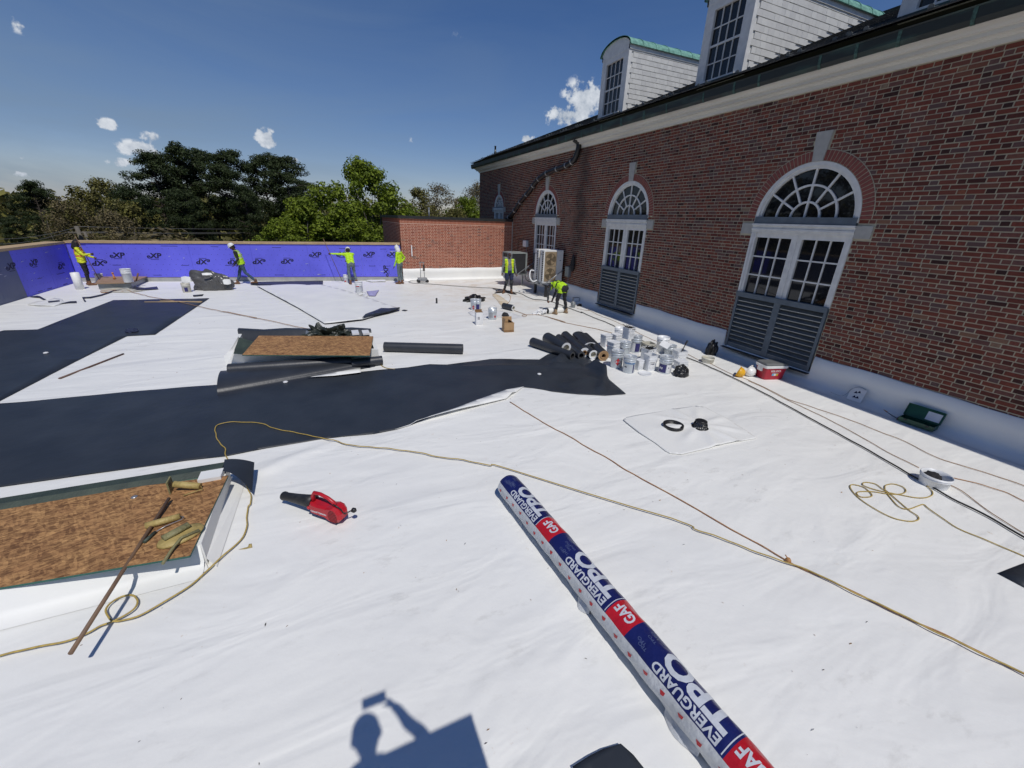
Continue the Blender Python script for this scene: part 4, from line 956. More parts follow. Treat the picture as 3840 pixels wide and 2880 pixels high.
# the wrapped roll in the foreground
def wrapped_roll():
    A = Vector((1.70,3.74,rz(3.74)+.140)); B = Vector((1.93,.50,rz(.5)+.140)); d = B-A; Ln = d.length; ax = d.normalized(); R0 = .142
    side = Vector((0,0,1)).cross(ax).normalized()       # points right when looking along the roll towards the camera
    up = ax.cross(side).normalized()
    if up.z < 0: up = -up
    left = Vector((-1,0,0)); left = (left-ax*left.dot(ax)).normalized()
    t = thing('wrapped_roll', 'roofing membrane roll in blue, white and red printed plastic wrap', 'roll', tuple(A))
    NS, NR = 130, 64; rnd = random.Random(5)
    ph = [(rnd.uniform(3,26), rnd.randint(1,9), rnd.uniform(0,6.3), rnd.uniform(.3,1)) for _ in range(16)]
    def rad(s, th):
        k = 0
        for fs, ft, p, a in ph: k += a*math.sin(fs*s+ft*th+p)
        base = R0*(1+.010*k*.6)
        base += .006*max(0,math.cos(th-2.0))*abs(math.sin(s*11+th*3))
        return base
    def P(s, th, e=0.0):
        """s metres from the far end; th angle from the top, positive towards the left (-X)"""
        r = rad(s, th)+e
        if s < .05: r *= .9+.1*math.sqrt(max(0,s)/.05)
        return ax*s + up*(r*math.cos(th)) + left*(r*math.sin(th))
    def zone(s, th):
        deg = math.degrees(th)
        if deg > 180: deg -= 360
        nb = Ln-s
        if deg > 54: return 1                          # white band with red marks on the shaded left flank
        if deg < -95: return 1
        for (c0, c1) in GAFB:
            if c0 <= s <= c1 and -70 < deg < 54: return 2
        return 0
    GAFB = [(.86,1.10),(1.95,2.17),(3.02,3.24)]
    b = MB(); v = []; 
    for i in range(NS+1):
        s = Ln*i/NS
        for k in range(NR): v.append(P(s, 2*PI*k/NR))
    f = []; mi = []
    for i in range(NS):
        for k in range(NR):
            f.append((i*NR+k, i*NR+(k+1)%NR, (i+1)*NR+(k+1)%NR, (i+1)*NR+k)); mi.append(zone(Ln*(i+.5)/NS, 2*PI*(k+.5)/NR))
    for q, m_ in zip(f, mi): b.f.append(q); b.m.append(m_); b.t.append(0); b.sm.append(True)
    b.v = [tuple(p) for p in v]
    b.f.append(tuple(range(NR))); b.m.append(0); b.t.append(0); b.sm.append(False); b.f.append(tuple(NS*NR+k for k in range(NR-1,-1,-1))); b.m.append(2); b.t.append(0); b.sm.append(False)
    wrap = b.build('printed_wrap', ['wrap_blue','wrap_white','wrap_red'], t)
    def print_text(s, size, sc, th0, mat, bold, sx, name, e=.0022):
        v, f2 = text2d(s, size, bold, 1.0); wn = max(p[0] for p in v)-min(p[0] for p in v); v = [(p[0]*sx/wn, p[1], 0) for p in v]; bm = bmesh.new(); vs_ = [bm.verts.new(p) for p in v]
        for q in f2:
            try: bm.faces.new([vs_[i] for i in q])
            except ValueError: pass
        ymin = min(p[1] for p in v); ymax = max(p[1] for p in v); xmin = min(p[0] for p in v); xmax = max(p[0] for p in v)
        for ax_, lo, hi, st in ((Vector((0,1,0)),ymin,ymax,.012),(Vector((1,0,0)),xmin,xmax,.02)):
            k = lo+st
            while k < hi: bmesh.ops.bisect_plane(bm, geom=bm.verts[:]+bm.edges[:]+bm.faces[:], plane_co=ax_*k, plane_no=ax_); k += st
        # text x runs from the near end towards the far end, text up points to the left flank
        for w in bm.verts: w.co = P(sc-w.co.x, th0+w.co.y/R0, e)
        me = bpy.data.meshes.new(name); bm.to_mesh(me); bm.free(); me.materials.append(MATS[mat])
        for p in me.polygons: p.use_smooth = True
        return link(name, me, wrap)
    for (c0, c1) in GAFB:
        print_text('GAF', .125, (c0+c1)/2, math.radians(4), 'wrap_print', .03, .175, 'lettering')
        sc = c0-.32
        print_text('TPO', .245, sc, math.radians(-20), 'wrap_print', .035, .52, 'lettering')
        print_text('EVERGUARD', .088, sc, math.radians(37), 'wrap_print', .03, .53, 'lettering')
        ln = MB(); 
        for k in range(10):
            th = math.radians(-48+10*k); th2 = math.radians(-48+10*(k+1)); s0 = c0-.018
            ln.add([P(s0,th,.002),P(s0,th2,.002),P(s0+.007,th2,.002),P(s0+.007,th,.002)], [(0,1,2,3)])
        ln.build('white_line', 'wrap_print', wrap)
    rr = random.Random(2)
    for (a, e) in ((1.14,1.32),(2.20,2.42),(.03,.24)):
        for j in range(9):
            print_text('TPO', .034, rr.uniform(a,e), math.radians(rr.uniform(-55,32)), 'wrap_faint', .0, .075, 'faint_lettering', .0018)
    s = .1
    while s < Ln-.05:
        th = math.radians(76+4*math.sin(s*9)); m_ = MB(); dd = .019
        m_.add([P(s-dd*1.2,th-.02,.003),P(s+dd*1.0,th-.08,.003),P(s+dd*.9,th+.10,.003),P(s-dd*.3,th+.16,.003)], [(0,1,2,3)]); m_.build('red_mark', 'wrap_red', wrap); s += .155
    for (s0, s1, w_) in ((1.62,1.78,.05),(2.62,2.9,.045)):       # loose corners of plastic by the left flank
        tl = MB(); R = []
        for i in range(7):
            s = s0+(s1-s0)*i/6; q = P(s, math.radians(125)); g_ = -A.z+rz((A+ax*s).y)+.004; k = math.sin(PI*i/6)
            R.append([q, Vector((q.x-w_*k-.004,q.y,g_))])
        tl.loft(R, False, False, 0, None, True, False); tl.build('loose_wrap', 'wrap_white', wrap)
mk('wrap_blue', (.012,.018,.115), .28, (.010,.013,.085), 4, .35, 22, spec=.5)
mk('wrap_white', (.62,.64,.66), .3, (.5,.52,.54), 5, .5, 26, spec=.5)
mk('wrap_red', (.52,.014,.024), .28, (.44,.01,.02), 5, .4, 24, spec=.5)
mk('wrap_print', (.60,.63,.68), .3, (.52,.55,.6), 6, .35, 24, spec=.5)
mk('wrap_faint', (.10,.13,.26), .3)
wrapped_roll()

# ------------------------------------------------------------------ pails, tubs, boxes, bags
def plab(b, r0, r1, h, a0, a1, z0, z1, mi, e=.0022, n=6, diamond=False):
    def rr(z): return r0+(r1-r0)*z/h+e
    if diamond:
        am, zm = math.radians((a0+a1)/2), (z0+z1)/2; w = math.radians(a1-a0)/2
        P = lambda a, z: (rr(z)*math.cos(a), rr(z)*math.sin(a), z)
        b.add([P(am,z0),P(am+w*.5,(z0+zm)/2),P(am+w,zm),P(am+w*.5,(zm+z1)/2),P(am,z1),P(am-w*.5,(zm+z1)/2),P(am-w,zm),P(am-w*.5,(z0+zm)/2),P(am,zm)], [(8,0,1),(8,1,2),(8,2,3),(8,3,4),(8,4,5),(8,5,6),(8,6,7),(8,7,0)], mi); return
    R = [[(rr(z)*math.cos(math.radians(a0+(a1-a0)*k/n)), rr(z)*math.sin(math.radians(a0+(a1-a0)*k/n)), z) for z in (z0,z1)] for k in range(n+1)]
    b.loft(R, False, False, mi, None, True, False)
def pail_round(loc, label, body='pail_metal', h=.37, r=.145, lid=True, labels=(), handle=None, group='white pails clustered beside the black rolls', cat='bucket', name='pail', dz=0, rot=0, fill=None):
    t = thing(name, label, cat, on(loc, dz), rot, group); b = MB(); r0 = r*.90
    pr = [(r0,0),(r0+.002,.008),(r*.96,h*.70),(r*1.0,h*.71),(r*1.0,h*.73),(r*.975,h*.735),(r*.985,h*.85),(r*1.02,h*.855),(r*1.02,h*.875),(r*.985,h*.88),(r,h)]
    if lid: pr += [(r*1.045,h),(r*1.05,h+.012),(r*1.03,h+.018),(r*.97,h+.018),(r*.95,h+.006),(r*.3,h+.008)]
    else: pr += [(r*.965,h),(r*.93,h*.6),(r*.86,.03)]
    b.lathe(pr, 24, 0, None, True); b.build('body', body, t)
    if fill:
        f = MB(); f.lathe([(r*.92,h*.8),(r*.5,h*.83),(r*.1,h*.81)], 16, 0); f.build('contents', fill, t)
    if lid:
        f = MB(); f.lathe([(.028,h+.006),(.03,h+.03),(.024,h+.034)], 12, 0); f.build('spout_cap', 'label_white', t)
    for (kind, a0, a1, z0, z1, m) in [(q[0], q[1]-30, q[2]-30, *q[3:]) for q in labels]:
        q = MB(); plab(q, r0, r*.97, h, a0, a1, z0*h, z1*h, 0, .003, 6, kind == 'd'); q.build('label', m, t)
    if handle is not None:
        q = MB(); a = math.radians(handle[0]); up = handle[1]; s = []
        for k in range(13):
            th = PI*k/12; lx = math.cos(th)*r*1.06; ly = math.sin(th)
            s.append((lx*math.cos(a)-(-math.sin(a))*0 - math.sin(a)*ly*r*1.05*math.cos(up), lx*math.sin(a)+math.cos(a)*ly*r*1.05*math.cos(up), h*.86+ly*r*1.1*math.sin(up)))
        q.tube(s, .0035, 6); q.build('handle', 'wire', t)
    return t
def pail_square(loc, label, w=.235, h=.34, lid=True, body='pail_white', rot=0, labels=(), group='white pails clustered beside the black rolls', dz=0, fill=None, name='square_pail', cat='bucket', tilt=0):
    t = thing(name, label, cat, on(loc, dz), rot, group)
    if tilt: t.rotation_euler = (tilt, 0, rot)
    b = MB(); a = w/2
    def ring(s, z, n=3):
        pts = []; rr = a*.22
        for (sx,sy,a0) in ((1,1,0),(-1,1,90),(-1,-1,180),(1,-1,270)):
            for k in range(n+1):
                q = math.radians(a0+90*k/n); pts.append(((sx*(a-rr)+rr*math.cos(q))*s, (sy*(a-rr)+rr*math.sin(q))*s, z))
        return pts
    R = [ring(.90,0), ring(.97,h*.74), ring(1.03,h*.745), ring(1.03,h*.77), ring(.985,h*.775), ring(1.0,h*.93)]
    if lid: R += [ring(1.06,h*.93), ring(1.06,h*.99), ring(1.0,h), ring(.92,h), ring(.9,h*.985)]
    else: R += [ring(1.05,h*.95), ring(1.05,h), ring(.97,h), ring(.93,h*.55), ring(.86,.03)]
    b.loft(R, True, True, 0, None, False); b.build('body', body, t)
    for (sx, u0, u1, z0, z1, m) in labels:          # label on the face towards the camera (-Y in local axes)
        q = MB(); f = lambda z: -(a*(.90+.07*z/.74))-.004
        q.add([(u0*a,f(z0),z0*h),(u1*a,f(z0),z0*h),(u1*a,f(z1),z1*h),(u0*a,f(z1),z1*h)], [(0,1,2,3)]); q.build('label', m, t)
    q = MB(); s = [(a*1.03*math.cos(PI*k/10), -a*1.04-math.sin(PI*k/10)*.012, h*.8-math.sin(PI*k/10)*.11) for k in range(11)]; q.tube(s, .003, 6); q.build('handle', 'wire', t)
    if fill:
        rr = random.Random(hash(label) % 1000); q = MB()
        for _ in range(46):
            p = Vector((rr.uniform(-.8,.8)*a, rr.uniform(-.8,.8)*a, h*rr.uniform(.86,1.0))); dd = Vector((rr.uniform(-1,1),rr.uniform(-1,1),rr.uniform(-.2,.9)))*rr.uniform(.03,.09)
            q.tube([p-dd, p+dd+Vector((rr.uniform(-.02,.02),rr.uniform(-.02,.02),0)), p+dd*1.5], rr.uniform(.003,.009), 4)
        q.build('scraps', fill, t)
    return t
D_ = ('d', -118, -58, .18, .66, 'label_red')
pail_round((5.924, 7.119), 'pail with a red diamond hazard label, front left of the cluster', labels=[D_,('s',-50,-30,.05,.68,'label_grey')], h=.385)
pail_round((5.987, 6.755), 'pail with a blue band under its rim, front row of the cluster', labels=[('s',-150,-40,.62,.70,'label_blue'),('s',-60,-48,.05,.6,'label_navy'),('s',-145,-120,.38,.44,'ink')], handle=(200,-.5), h=.36)
pail_square((6.555, 6.724), 'square white pail with a grey print, front centre of the cluster', h=.37, lid=False, rot=-.1, labels=[(0,-.6,.6,.15,.62,'label_white'),(0,-.35,.35,.42,.47,'label_navy'),(0,-.5,.5,.53,.58,'label_grey')])
pail_round((6.772, 6.455), 'pail with a tall navy label, front right of the cluster', labels=[('s',-168,-95,.08,.60,'label_navy'),('s',-90,-45,.08,.60,'label_white'),('s',-158,-146,.28,.42,'label_white'),('s',-138,-128,.28,.42,'label_white'),('s',-78,-66,.38,.44,'ink')], handle=(190,-.6), r=.15)
pail_round((6.630, 7.728), 'pail carrying a scrap filled square pail on top of it', labels=[('s',-150,-120,.55,.62,'label_navy'),('s',-112,-95,.50,.58,'label_grey')], h=.36)
pail_square((6.879, 7.958), 'square white pail of wire scraps stacked on another pail', h=.30, lid=False, dz=.375, fill='tool_steel', rot=.15)
pail_round((7.144, 7.919), 'tall pail with a navy side label near the middle of the cluster', labels=[('s',-105,-50,.08,.62,'label_navy'),('s',-150,-108,.08,.62,'label_white')], h=.42, r=.135)
pail_square((6.689, 8.590), 'lidded square white pail at the far left of the cluster', rot=.1, h=.33, labels=[(0,-.5,.5,.1,.25,'label_red')])
pail_square((6.999, 8.542), 'lidded square white pail just right of the far left one', rot=.05, h=.33)
pail_round((7.410, 8.938), 'open white bucket standing furthest back in the cluster', body='pail_white', lid=False, h=.38, r=.155)
pail_square((6.256, 7.722), 'tall lidded square white pail behind the red diamond pail', rot=.2, h=.42)
pail_round((7.872, 7.732), 'open white bucket at the back right of the cluster', body='pail_white', lid=False, h=.40, r=.16)
pail_round((7.813, 7.388), 'shallow lidded metal pail behind the navy labelled pail', h=.26, r=.145)
pail_square((7.431, 7.781), 'open clear tub at the back of the cluster middle', h=.26, lid=False, w=.28, body='pail_ivory', rot=-.15)
pail_square((6.933, 7.210), 'square pail full of black scraps behind the grey printed pail', h=.34, lid=False, fill='black_rubber', w=.27, rot=.1)
pail_square((7.667, 6.928), 'square pail with a black handled tool at the right of the cluster', h=.30, lid=False, w=.27, rot=-.2, body='pail_white')
b = MB(); b.tube([(0,0,.1),(.16,.02,.42)], .013, 8); b.tube([(.16,.02,.42),(.21,.026,.50)], .022, 8); o = b.build('scraper', 'black_plastic'); o.location = on((7.697, 6.959)); tag(o, 'black handled scraper standing in the right hand square pail', 'tool')
pail_square((7.328, 6.538), 'low lidded square tub beside the small black bag', h=.20, w=.25, rot=-.25, labels=[(0,-.7,-.1,.3,.6,'label_grey')])
pail_square((6.318, 6.804), 'small lidded white tub between the blue band and grey printed pails', h=.24, w=.16, rot=.05)
b = MB(); b.lathe([(.15,0),(.155,.008),(.15,.016),(.135,.018),(.13,.010),(.02,.009)], 24); o = b.build('round_cover', 'pail_white'); o.location = on((6.272, 6.521), .003); tag(o, 'round white pail lid lying flat before the cluster', 'lid')
b = MB(); b.box((-.14,-.11,0),(.14,.11,.012)); o = b.build('tray_lid', 'pail_white'); o.location = on((7.461, 7.244), .36); o.rotation_euler = (.35,-.25,.5); tag(o, 'loose white rectangular lid leaning on the pails at mid cluster', 'lid')
o = sheet('paper_scrap', [(6.760, 7.686), (6.899, 7.816), (7.032, 7.774), (7.109, 7.704), (6.980, 7.571), (6.795, 7.567)], .01, 'label_white', .01, .06, .002); tag(o, 'crumpled white paper on the roof between the pails', 'paper')
# other pails about the roof
pail_round((4.743, 13.860), 'red diamond pail in front of the black plastic heap', labels=[('d',-125,-65,.08,.50,'label_red'),('s',-55,-35,.05,.7,'label_grey')], group='single pails about the roof')
pail_round((4.848, 13.790), 'pail with a navy label half hidden behind the red diamond pail', labels=[('s',-110,-50,.1,.6,'label_navy')], group='single pails about the roof', r=.12)
pail_round((4.847, 12.330), 'metal pail with its wire handle standing up behind the cardboard box', labels=[('d',-60,-25,.15,.42,'label_red'),('s',-130,-75,.2,.6,'label_grey')], handle=(180,1.25), group='single pails about the roof', lid=False, fill='label_grey')
pail_round((1.155, 18.216), 'white bucket with a small red label near the worker at the parapet', body='pail_white', h=.44, r=.155, labels=[('s',-112,-60,.60,.68,'label_red')], group='single pails about the roof')
pail_round((0.797, 21.160), 'narrow white pail with red label at the feet of the worker reaching up', body='pail_white', h=.34, r=.11, labels=[('s',-110,-60,.1,.3,'label_red')], group='single pails about the roof')
pail_round((-8.876, 23.192), 'dirty ivory bucket beside the plywood lid at far left', body='pail_ivory', h=.36, r=.15, lid=False, group='single pails about the roof', fill='glue_olive')
pail_round((-7.257, 21.161), 'white ribbed bucket standing on the plywood lid', body='pail_white', h=.50, r=.165, lid=True, group='single pails about the roof', dz=.235)
pail_round((-5.095, 19.757), 'open pail with red and navy labels left of the grey rubbish bag', body='pail_ivory', h=.36, r=.15, lid=False, labels=[('s',-75,-30,.1,.55,'label_navy'),('d',-150,-110,.15,.45,'label_red')], group='single pails about the roof', fill='glue_olive')
pail_round((8.559, 13.270), 'small grey can standing by the base of the hall wall', body='grey_metal', h=.19, r=.095, labels=[], group='single pails about the roof')
t = pail_round((7.170, 1.816), 'low white basin with a black cap in it beside the black hose', body='pail_white', h=.16, r=.165, lid=False, group='single pails about the roof', name='basin', cat='basin')
blob('cap', 'black baseball cap lying in the white basin', 'cap', on((7.162, 1.846), .095), (.115,.10,.06), 'black_cloth', 4, .12, 3, .4)
pail_round((8.357, 6.659), 'small translucent basin by the black bag near the louvre', body='pail_ivory', h=.13, r=.15, lid=False, group='single pails about the roof', name='basin', cat='basin')
b = MB(); b.lathe([(.13,0),(.13,.62),(.10,.63),(.09,.5)], 18); o = b.build('vent_pipe', 'white_sheet'); o.location = on((-8.819, 21.247)); tag(o, 'white membrane wrapped vent pipe in the far left corner', 'pipe')
b = MB(); b.lathe([(.034,0),(.034,.19),(.02,.2)], 12); o = b.build('vent_stub', 'hose_black'); o.location = on((3.717, 15.320)); tag(o, 'short dark stub standing alone on the open roof', 'pipe')
# cardboard and white boxes
def flaps_box(name, label, loc, w, d, h, rot, mats, flaps=True):
    t = thing(name, label, 'box', on(loc), rot); b = MB(); th = .006
    b.box((-w/2,-d/2,0),(w/2,d/2,th)); b.box((-w/2,-d/2,th),(w/2,-d/2+th,h)); b.box((-w/2,d/2-th,th),(w/2,d/2,h)); b.box((-w/2,-d/2+th,th),(-w/2+th,d/2-th,h)); b.box((w/2-th,-d/2+th,th),(w/2,d/2-th,h)); b.build('walls', mats[0], t)
    b = MB(); b.box((-w/2-.001,-d/2-.002,0.001),(w/2+.001,-d/2,h*.25)); b.build('tape', mats[1], t)
    if flaps:
        for (ax, sg, an, ln) in ((0,1,.62,d*.5),(0,-1,1.35,d*.5),(1,1,.25,d*.55),(1,-1,-.25,d*.5)):
            b = MB()
            if ax == 0:
                M = Matrix.Translation((sg*w/2,0,h)) @ Matrix.Rotation(-sg*(PI/2-an),4,'Y') @ Matrix.Translation((0,0,0)); b.box((-.003,-d/2,0),(.003,d/2,ln),0,0,M)
            else:
                M = Matrix.Translation((0,sg*d/2,h)) @ Matrix.Rotation(-sg*an,4,'X'); b.box((-w/2,-.003,0),(w/2,.003,ln if sg > 0 else .02),0,0,M)
            b.build('flap', mats[0], t)
    return t
flaps_box('cardboard_box', 'open brown cardboard box with its flaps up on the white roof', (4.737, 10.776), .30, .26, .27, -.12, ['cardboard','cardboard_dark'])
t = thing('carton', 'tall white carton with dark arrows printed beside the pails', 'box', on((4.178, 11.783)), -.1); b = MB(); b.box((-.11,-.09,0),(.11,.09,.40)); b.build('walls', 'label_white', t)
b = MB(); b.box((-.112,-.092,.40),(.112,.092,.405)); b.box((-.11,.085,.40),(.11,.09,.46)); b.build('flap', 'cardboard_dark', t)
b = MB()
for x in (-.055,-.02): b.add([(x,-.0925,.17),(x+.018,-.0925,.17),(x+.018,-.0925,.26),(x,-.0925,.26)], [(0,1,2,3)])
b.build('printed_arrows', 'ink', t)
blob('cap', 'black cap lying on the roof behind the cardboard box', 'cap', on((5.403, 12.574)), (.13,.13,.12), 'black_cloth', 9, .15, 3)
# bags
blob('rubbish_bag', 'big grey rubbish bag bulging with white scraps before the purple parapet', 'bag', on((-4.300, 20.214)), (.76,.40,.60), 'bag_grey', 21, .11, 5, -.12, pleat=.06, peaks=(((-.75,0,.7),.35,.42),((-.2,0,1),.5,.15),((.9,-.1,.1),.5,.15)))
for nm, q, h, sz, lab in (('a', (860,640), .42, (.19,.05,.13), 'curled white scrap sticking out of the left of the grey bag'), ('b', (1500,740), .30, (.16,.05,.11), 'white scrap sticking out of the right of the grey bag'), ('c', (1200,420), .62, (.19,.08,.05), 'white scrap on top of the grey rubbish bag')):
    p = (-4.300, 20.214); b = MB(); R = []
    cx = p[0]+(q[0]-1240)*.00188; 
    for k in range(7):
        a = -.9+1.8*k/6; R.append([(math.sin(a)*sz[0], -.10*math.cos(a)-.25, -sz[2]*(1-.25*abs(a))), (math.sin(a)*sz[0]*1.05, -.10*math.cos(a)-.22, sz[2]*(1-.25*abs(a)))])
    b.loft(R, False, False, 0, None, True, False); o = b.build('scrap', 'white_sheet'); o.location = (cx, p[1]-.10, rz(p[1])+h); o.rotation_euler = (-.15,0,random.uniform(-.3,.3)); tag(o, lab, 'scrap')
blob('rubbish_bag', 'small black bag on the roof at the right front of the pails', 'bag', on((6.994, 6.173)), (.19,.16,.20), 'bag_black', 5, .11, 4, smooth=True)
blob('rubbish_bag', 'upright knotted black bag in shade against the hall flashing', 'bag', on((8.982, 7.114)), (.17,.14,.30), 'bag_black', 8, .20, 4, peaks=(((-.2,0,1),.3,.35),((.7,0,.3),.3,.25)))
blob('rubbish_bag', 'spread black plastic heap behind the red diamond pail', 'bag', on((5.253, 15.395)), (.52,.28,.22), 'bag_black', 14, .30, 4)
blob('plastic_bag', 'crumpled white plastic sack beside the bending worker', 'bag', on((6.815, 12.620)), (.30,.20,.17), 'label_white', 17, .35, 4, .3, smooth=False)
o = sheet('plastic_film', [(4.339, 13.398), (4.858, 13.914), (5.149, 13.585), (5.543, 13.398), (5.842, 12.994), (6.007, 12.186), (5.644, 12.143), (5.120, 12.578), (4.492, 12.290), (4.381, 12.356)], .004, 'label_white', .008, .1, .002); tag(o, 'thin white plastic film spread under the pails and cartons', 'film')
o = sheet('black_film', [(6.686, 16.799), (7.068, 17.347), (7.402, 17.340), (7.652, 17.024), (7.538, 16.243), (7.357, 16.465), (7.246, 16.860), (6.942, 16.803)], .012, 'bag_black', .02, .1, .004); tag(o, 'flat black membrane scrap under the feet of the hooded worker', 'scrap')
# scraps at far left
SC = [('black_roll', [(-9.589, 19.667), (-9.433, 19.848), (-9.307, 19.705), (-8.846, 18.986), (-8.932, 18.992), (-9.207, 19.419)], 'curved black membrane scrap near the side parapet'), ('black_roll', [(-8.662, 18.644), (-8.405, 18.729), (-8.274, 18.439), (-8.507, 18.319)], 'short black membrane strip on the white scraps at far left'), ('black_roll', [(-8.145, 18.053), (-8.037, 18.490), (-7.883, 18.489), (-7.761, 18.168), (-7.960, 18.182)], 'pointed black membrane strip right of the white scraps'),
      ('white_sheet', [(-8.945, 18.153), (-8.949, 18.715), (-8.719, 18.732), (-8.763, 19.274), (-8.389, 18.875), (-8.063, 18.208), (-8.142, 17.747), (-8.583, 17.859)], 'pile of creased white membrane scraps at far left'), ('black_roll', [(-7.260, 20.689), (-7.145, 21.246), (-6.781, 21.051), (-6.474, 21.351), (-6.222, 20.581), (-6.606, 20.436), (-7.045, 20.420)], 'crumpled black membrane before the plywood curb'), ('black_roll', [(-8.012, 19.223), (-7.822, 19.272), (-7.661, 19.719), (-7.589, 20.538), (-7.313, 20.814), (-7.222, 20.569), (-7.512, 20.305), (-7.569, 19.451), (-7.703, 19.011), (-7.881, 19.008), (-7.578, 18.320), (-7.632, 18.333)], 'thin bent black strip lying toward the plywood curb'), ('pail_ivory', [(-8.159, 20.994), (-7.871, 21.396), (-6.959, 20.625), (-6.572, 20.317), (-7.057, 19.992), (-7.892, 20.389)], 'cream coloured scraps at the foot of the plywood curb')]
for i, (m, poly, lab) in enumerate(SC):
    o = sheet('membrane_scrap', poly, .012, m, .016, .18, .006, None, None, None, i); tag(o, lab, 'scrap', 'membrane scraps at far left')
SC = [('white_sheet', [(1.693, 21.381), (2.063, 22.312), (2.423, 22.337), (2.642, 21.287), (2.566, 20.903), (2.256, 20.962), (1.918, 20.948)], 'folded white membrane piece at the foot of the purple parapet'), ('purple_pale', [(1.445, 18.329), (1.980, 18.516), (1.679, 17.199), (1.434, 17.256)], 'pale purple foam offcut lying by the small red label bucket'), ('white_sheet', [(1.031, 17.956), (1.385, 18.106), (1.380, 17.651), (1.074, 17.556)], 'small white scrap under the bucket by the pale purple offcut'), ('white_sheet', [(1.224, 17.576), (1.380, 17.651), (1.388, 17.160), (1.213, 17.044)], 'curled white scrap corner left of the pale purple offcut')]
for i, (m, poly, lab) in enumerate(SC):
    o = sheet('scrap_piece', poly, .02, m, .02, .14, .012, None, None, None, i+20); tag(o, lab, 'scrap')
# ------------------------------------------------------------------ tools and loose things
# leaf blower
def blower():
    A = Vector(on((-0.753, 4.576))); B = Vector(on((-0.174, 4.030))); d = (B-A); Ln = d.length; ax = Vector((d.x,d.y,0)).normalized(); sd = Vector((-ax.y,ax.x,0)); up = Vector((0,0,1))
    t = thing('leaf_blower', 'red and black corded leaf blower lying on the white roof', 'leaf blower', (A.x+ax.x*.03,A.y+ax.y*.03,rz(A.y)+.168), (PI/2,0,math.atan2(ax.y,ax.x)))
    # local x along the tool, lying on its side: y = away from the camera is the handle side
    b = MB(); prof = [(0,.048,.050),(.02,.050,.056),(.05,.047,.046),(.2,.055,.056),(.36,.068,.072),(.46,.074,.086)]
    b.loft([[(x, -.055+.10*x+hh*math.cos(2*PI*k/14), .07+w_*math.sin(2*PI*k/14)) for k in range(14)] for x,w_,hh in prof], True, True, 0, None, True); b.build('nozzle', 'blower_black', t)
    body = [(.44,-.085),(.50,-.095),(.66,-.10),(.70,-.125),(.76,-.145),(.82,-.135),(.87,-.08),(.87,-.01),(.84,.04),(.78,.055),(.68,.025),(.55,.02),(.46,.03),(.43,.0)]
    def slab(poly, z0, z1, mi, bev=.02):
        c = (sum(p[0] for p in poly)/len(poly), sum(p[1] for p in poly)/len(poly))
        sh = lambda k: [(c[0]+(x-c[0])*k, c[1]+(y-c[1])*k) for x,y in poly]
        return MB().loft([[(x,y,z) for x,y in sh(k)] for k,z in ((.86,z0),(1,z0+bev),(1,z1-bev),(.84,z1))], True, True, mi, None, False)
    slab(body, .004, .155, 0, .03).build('housing', 'red_plastic', t)
    hd = MB(); hp = [(.465,.02),(.47,.09),(.50,.14),(.58,.145),(.68,.12),(.75,.08),(.765,.03)]
    hd.tube([(x,y,.085) for x,y in hp], [.026,.023,.021,.02,.02,.023,.028], 10); hd.build('handle', 'red_plastic', t)
    base = MB(); base.loft([[(.45,-.092,.02),(.45,-.085,.13),(.45,-.09,.13),(.45,-.10,.03)],[(.68,-.115,.02),(.68,-.10,.15),(.68,-.108,.15),(.68,-.13,.03)],[(.80,-.158,.02),(.80,-.14,.14),(.80,-.15,.14),(.80,-.168,.03)]]); base.build('base_edge', 'blower_black', t)
    for k in range(8):
        v = MB(); y = -.125+.02*k; w_ = .06-.002*abs(k-3)**2; v.box((.77-w_,y,.150),(.77+w_,y+.008,.1572)); v.build('vent_slot', 'vent_dark', t)
    v = MB(); v.lathe([(.0,0),(.02,.0),(.02,.012),(0.012,.016)], 12, 0, Matrix.Translation((.45,-.03,.145))); v.build('button', 'red_plastic', t)
    text_part('lettering', 'CRAFTSMAN', .032, Matrix.Translation((.585,-.055,.1562)), 'label_white', t, .03, 1.15)
    c = MB(); c.tube(smooth_path([(.74,.06,.10),(.80,.085,.12),(.86,.04,.11),(.88,-.02,.09),(.93,-.01,.03),(.95,.0,.03)],4), .007, 8); c.build('cord', 'black_plastic', t)
    c = MB(); c.lathe([(.005,-.02),(.026,-.015),(.028,.012),(.012,.03)], 12, 0, Matrix.Translation((.955,.0,.03)) @ Matrix.Rotation(PI/2,4,'Y')); c.build('plug', 'black_plastic', t)
blower()
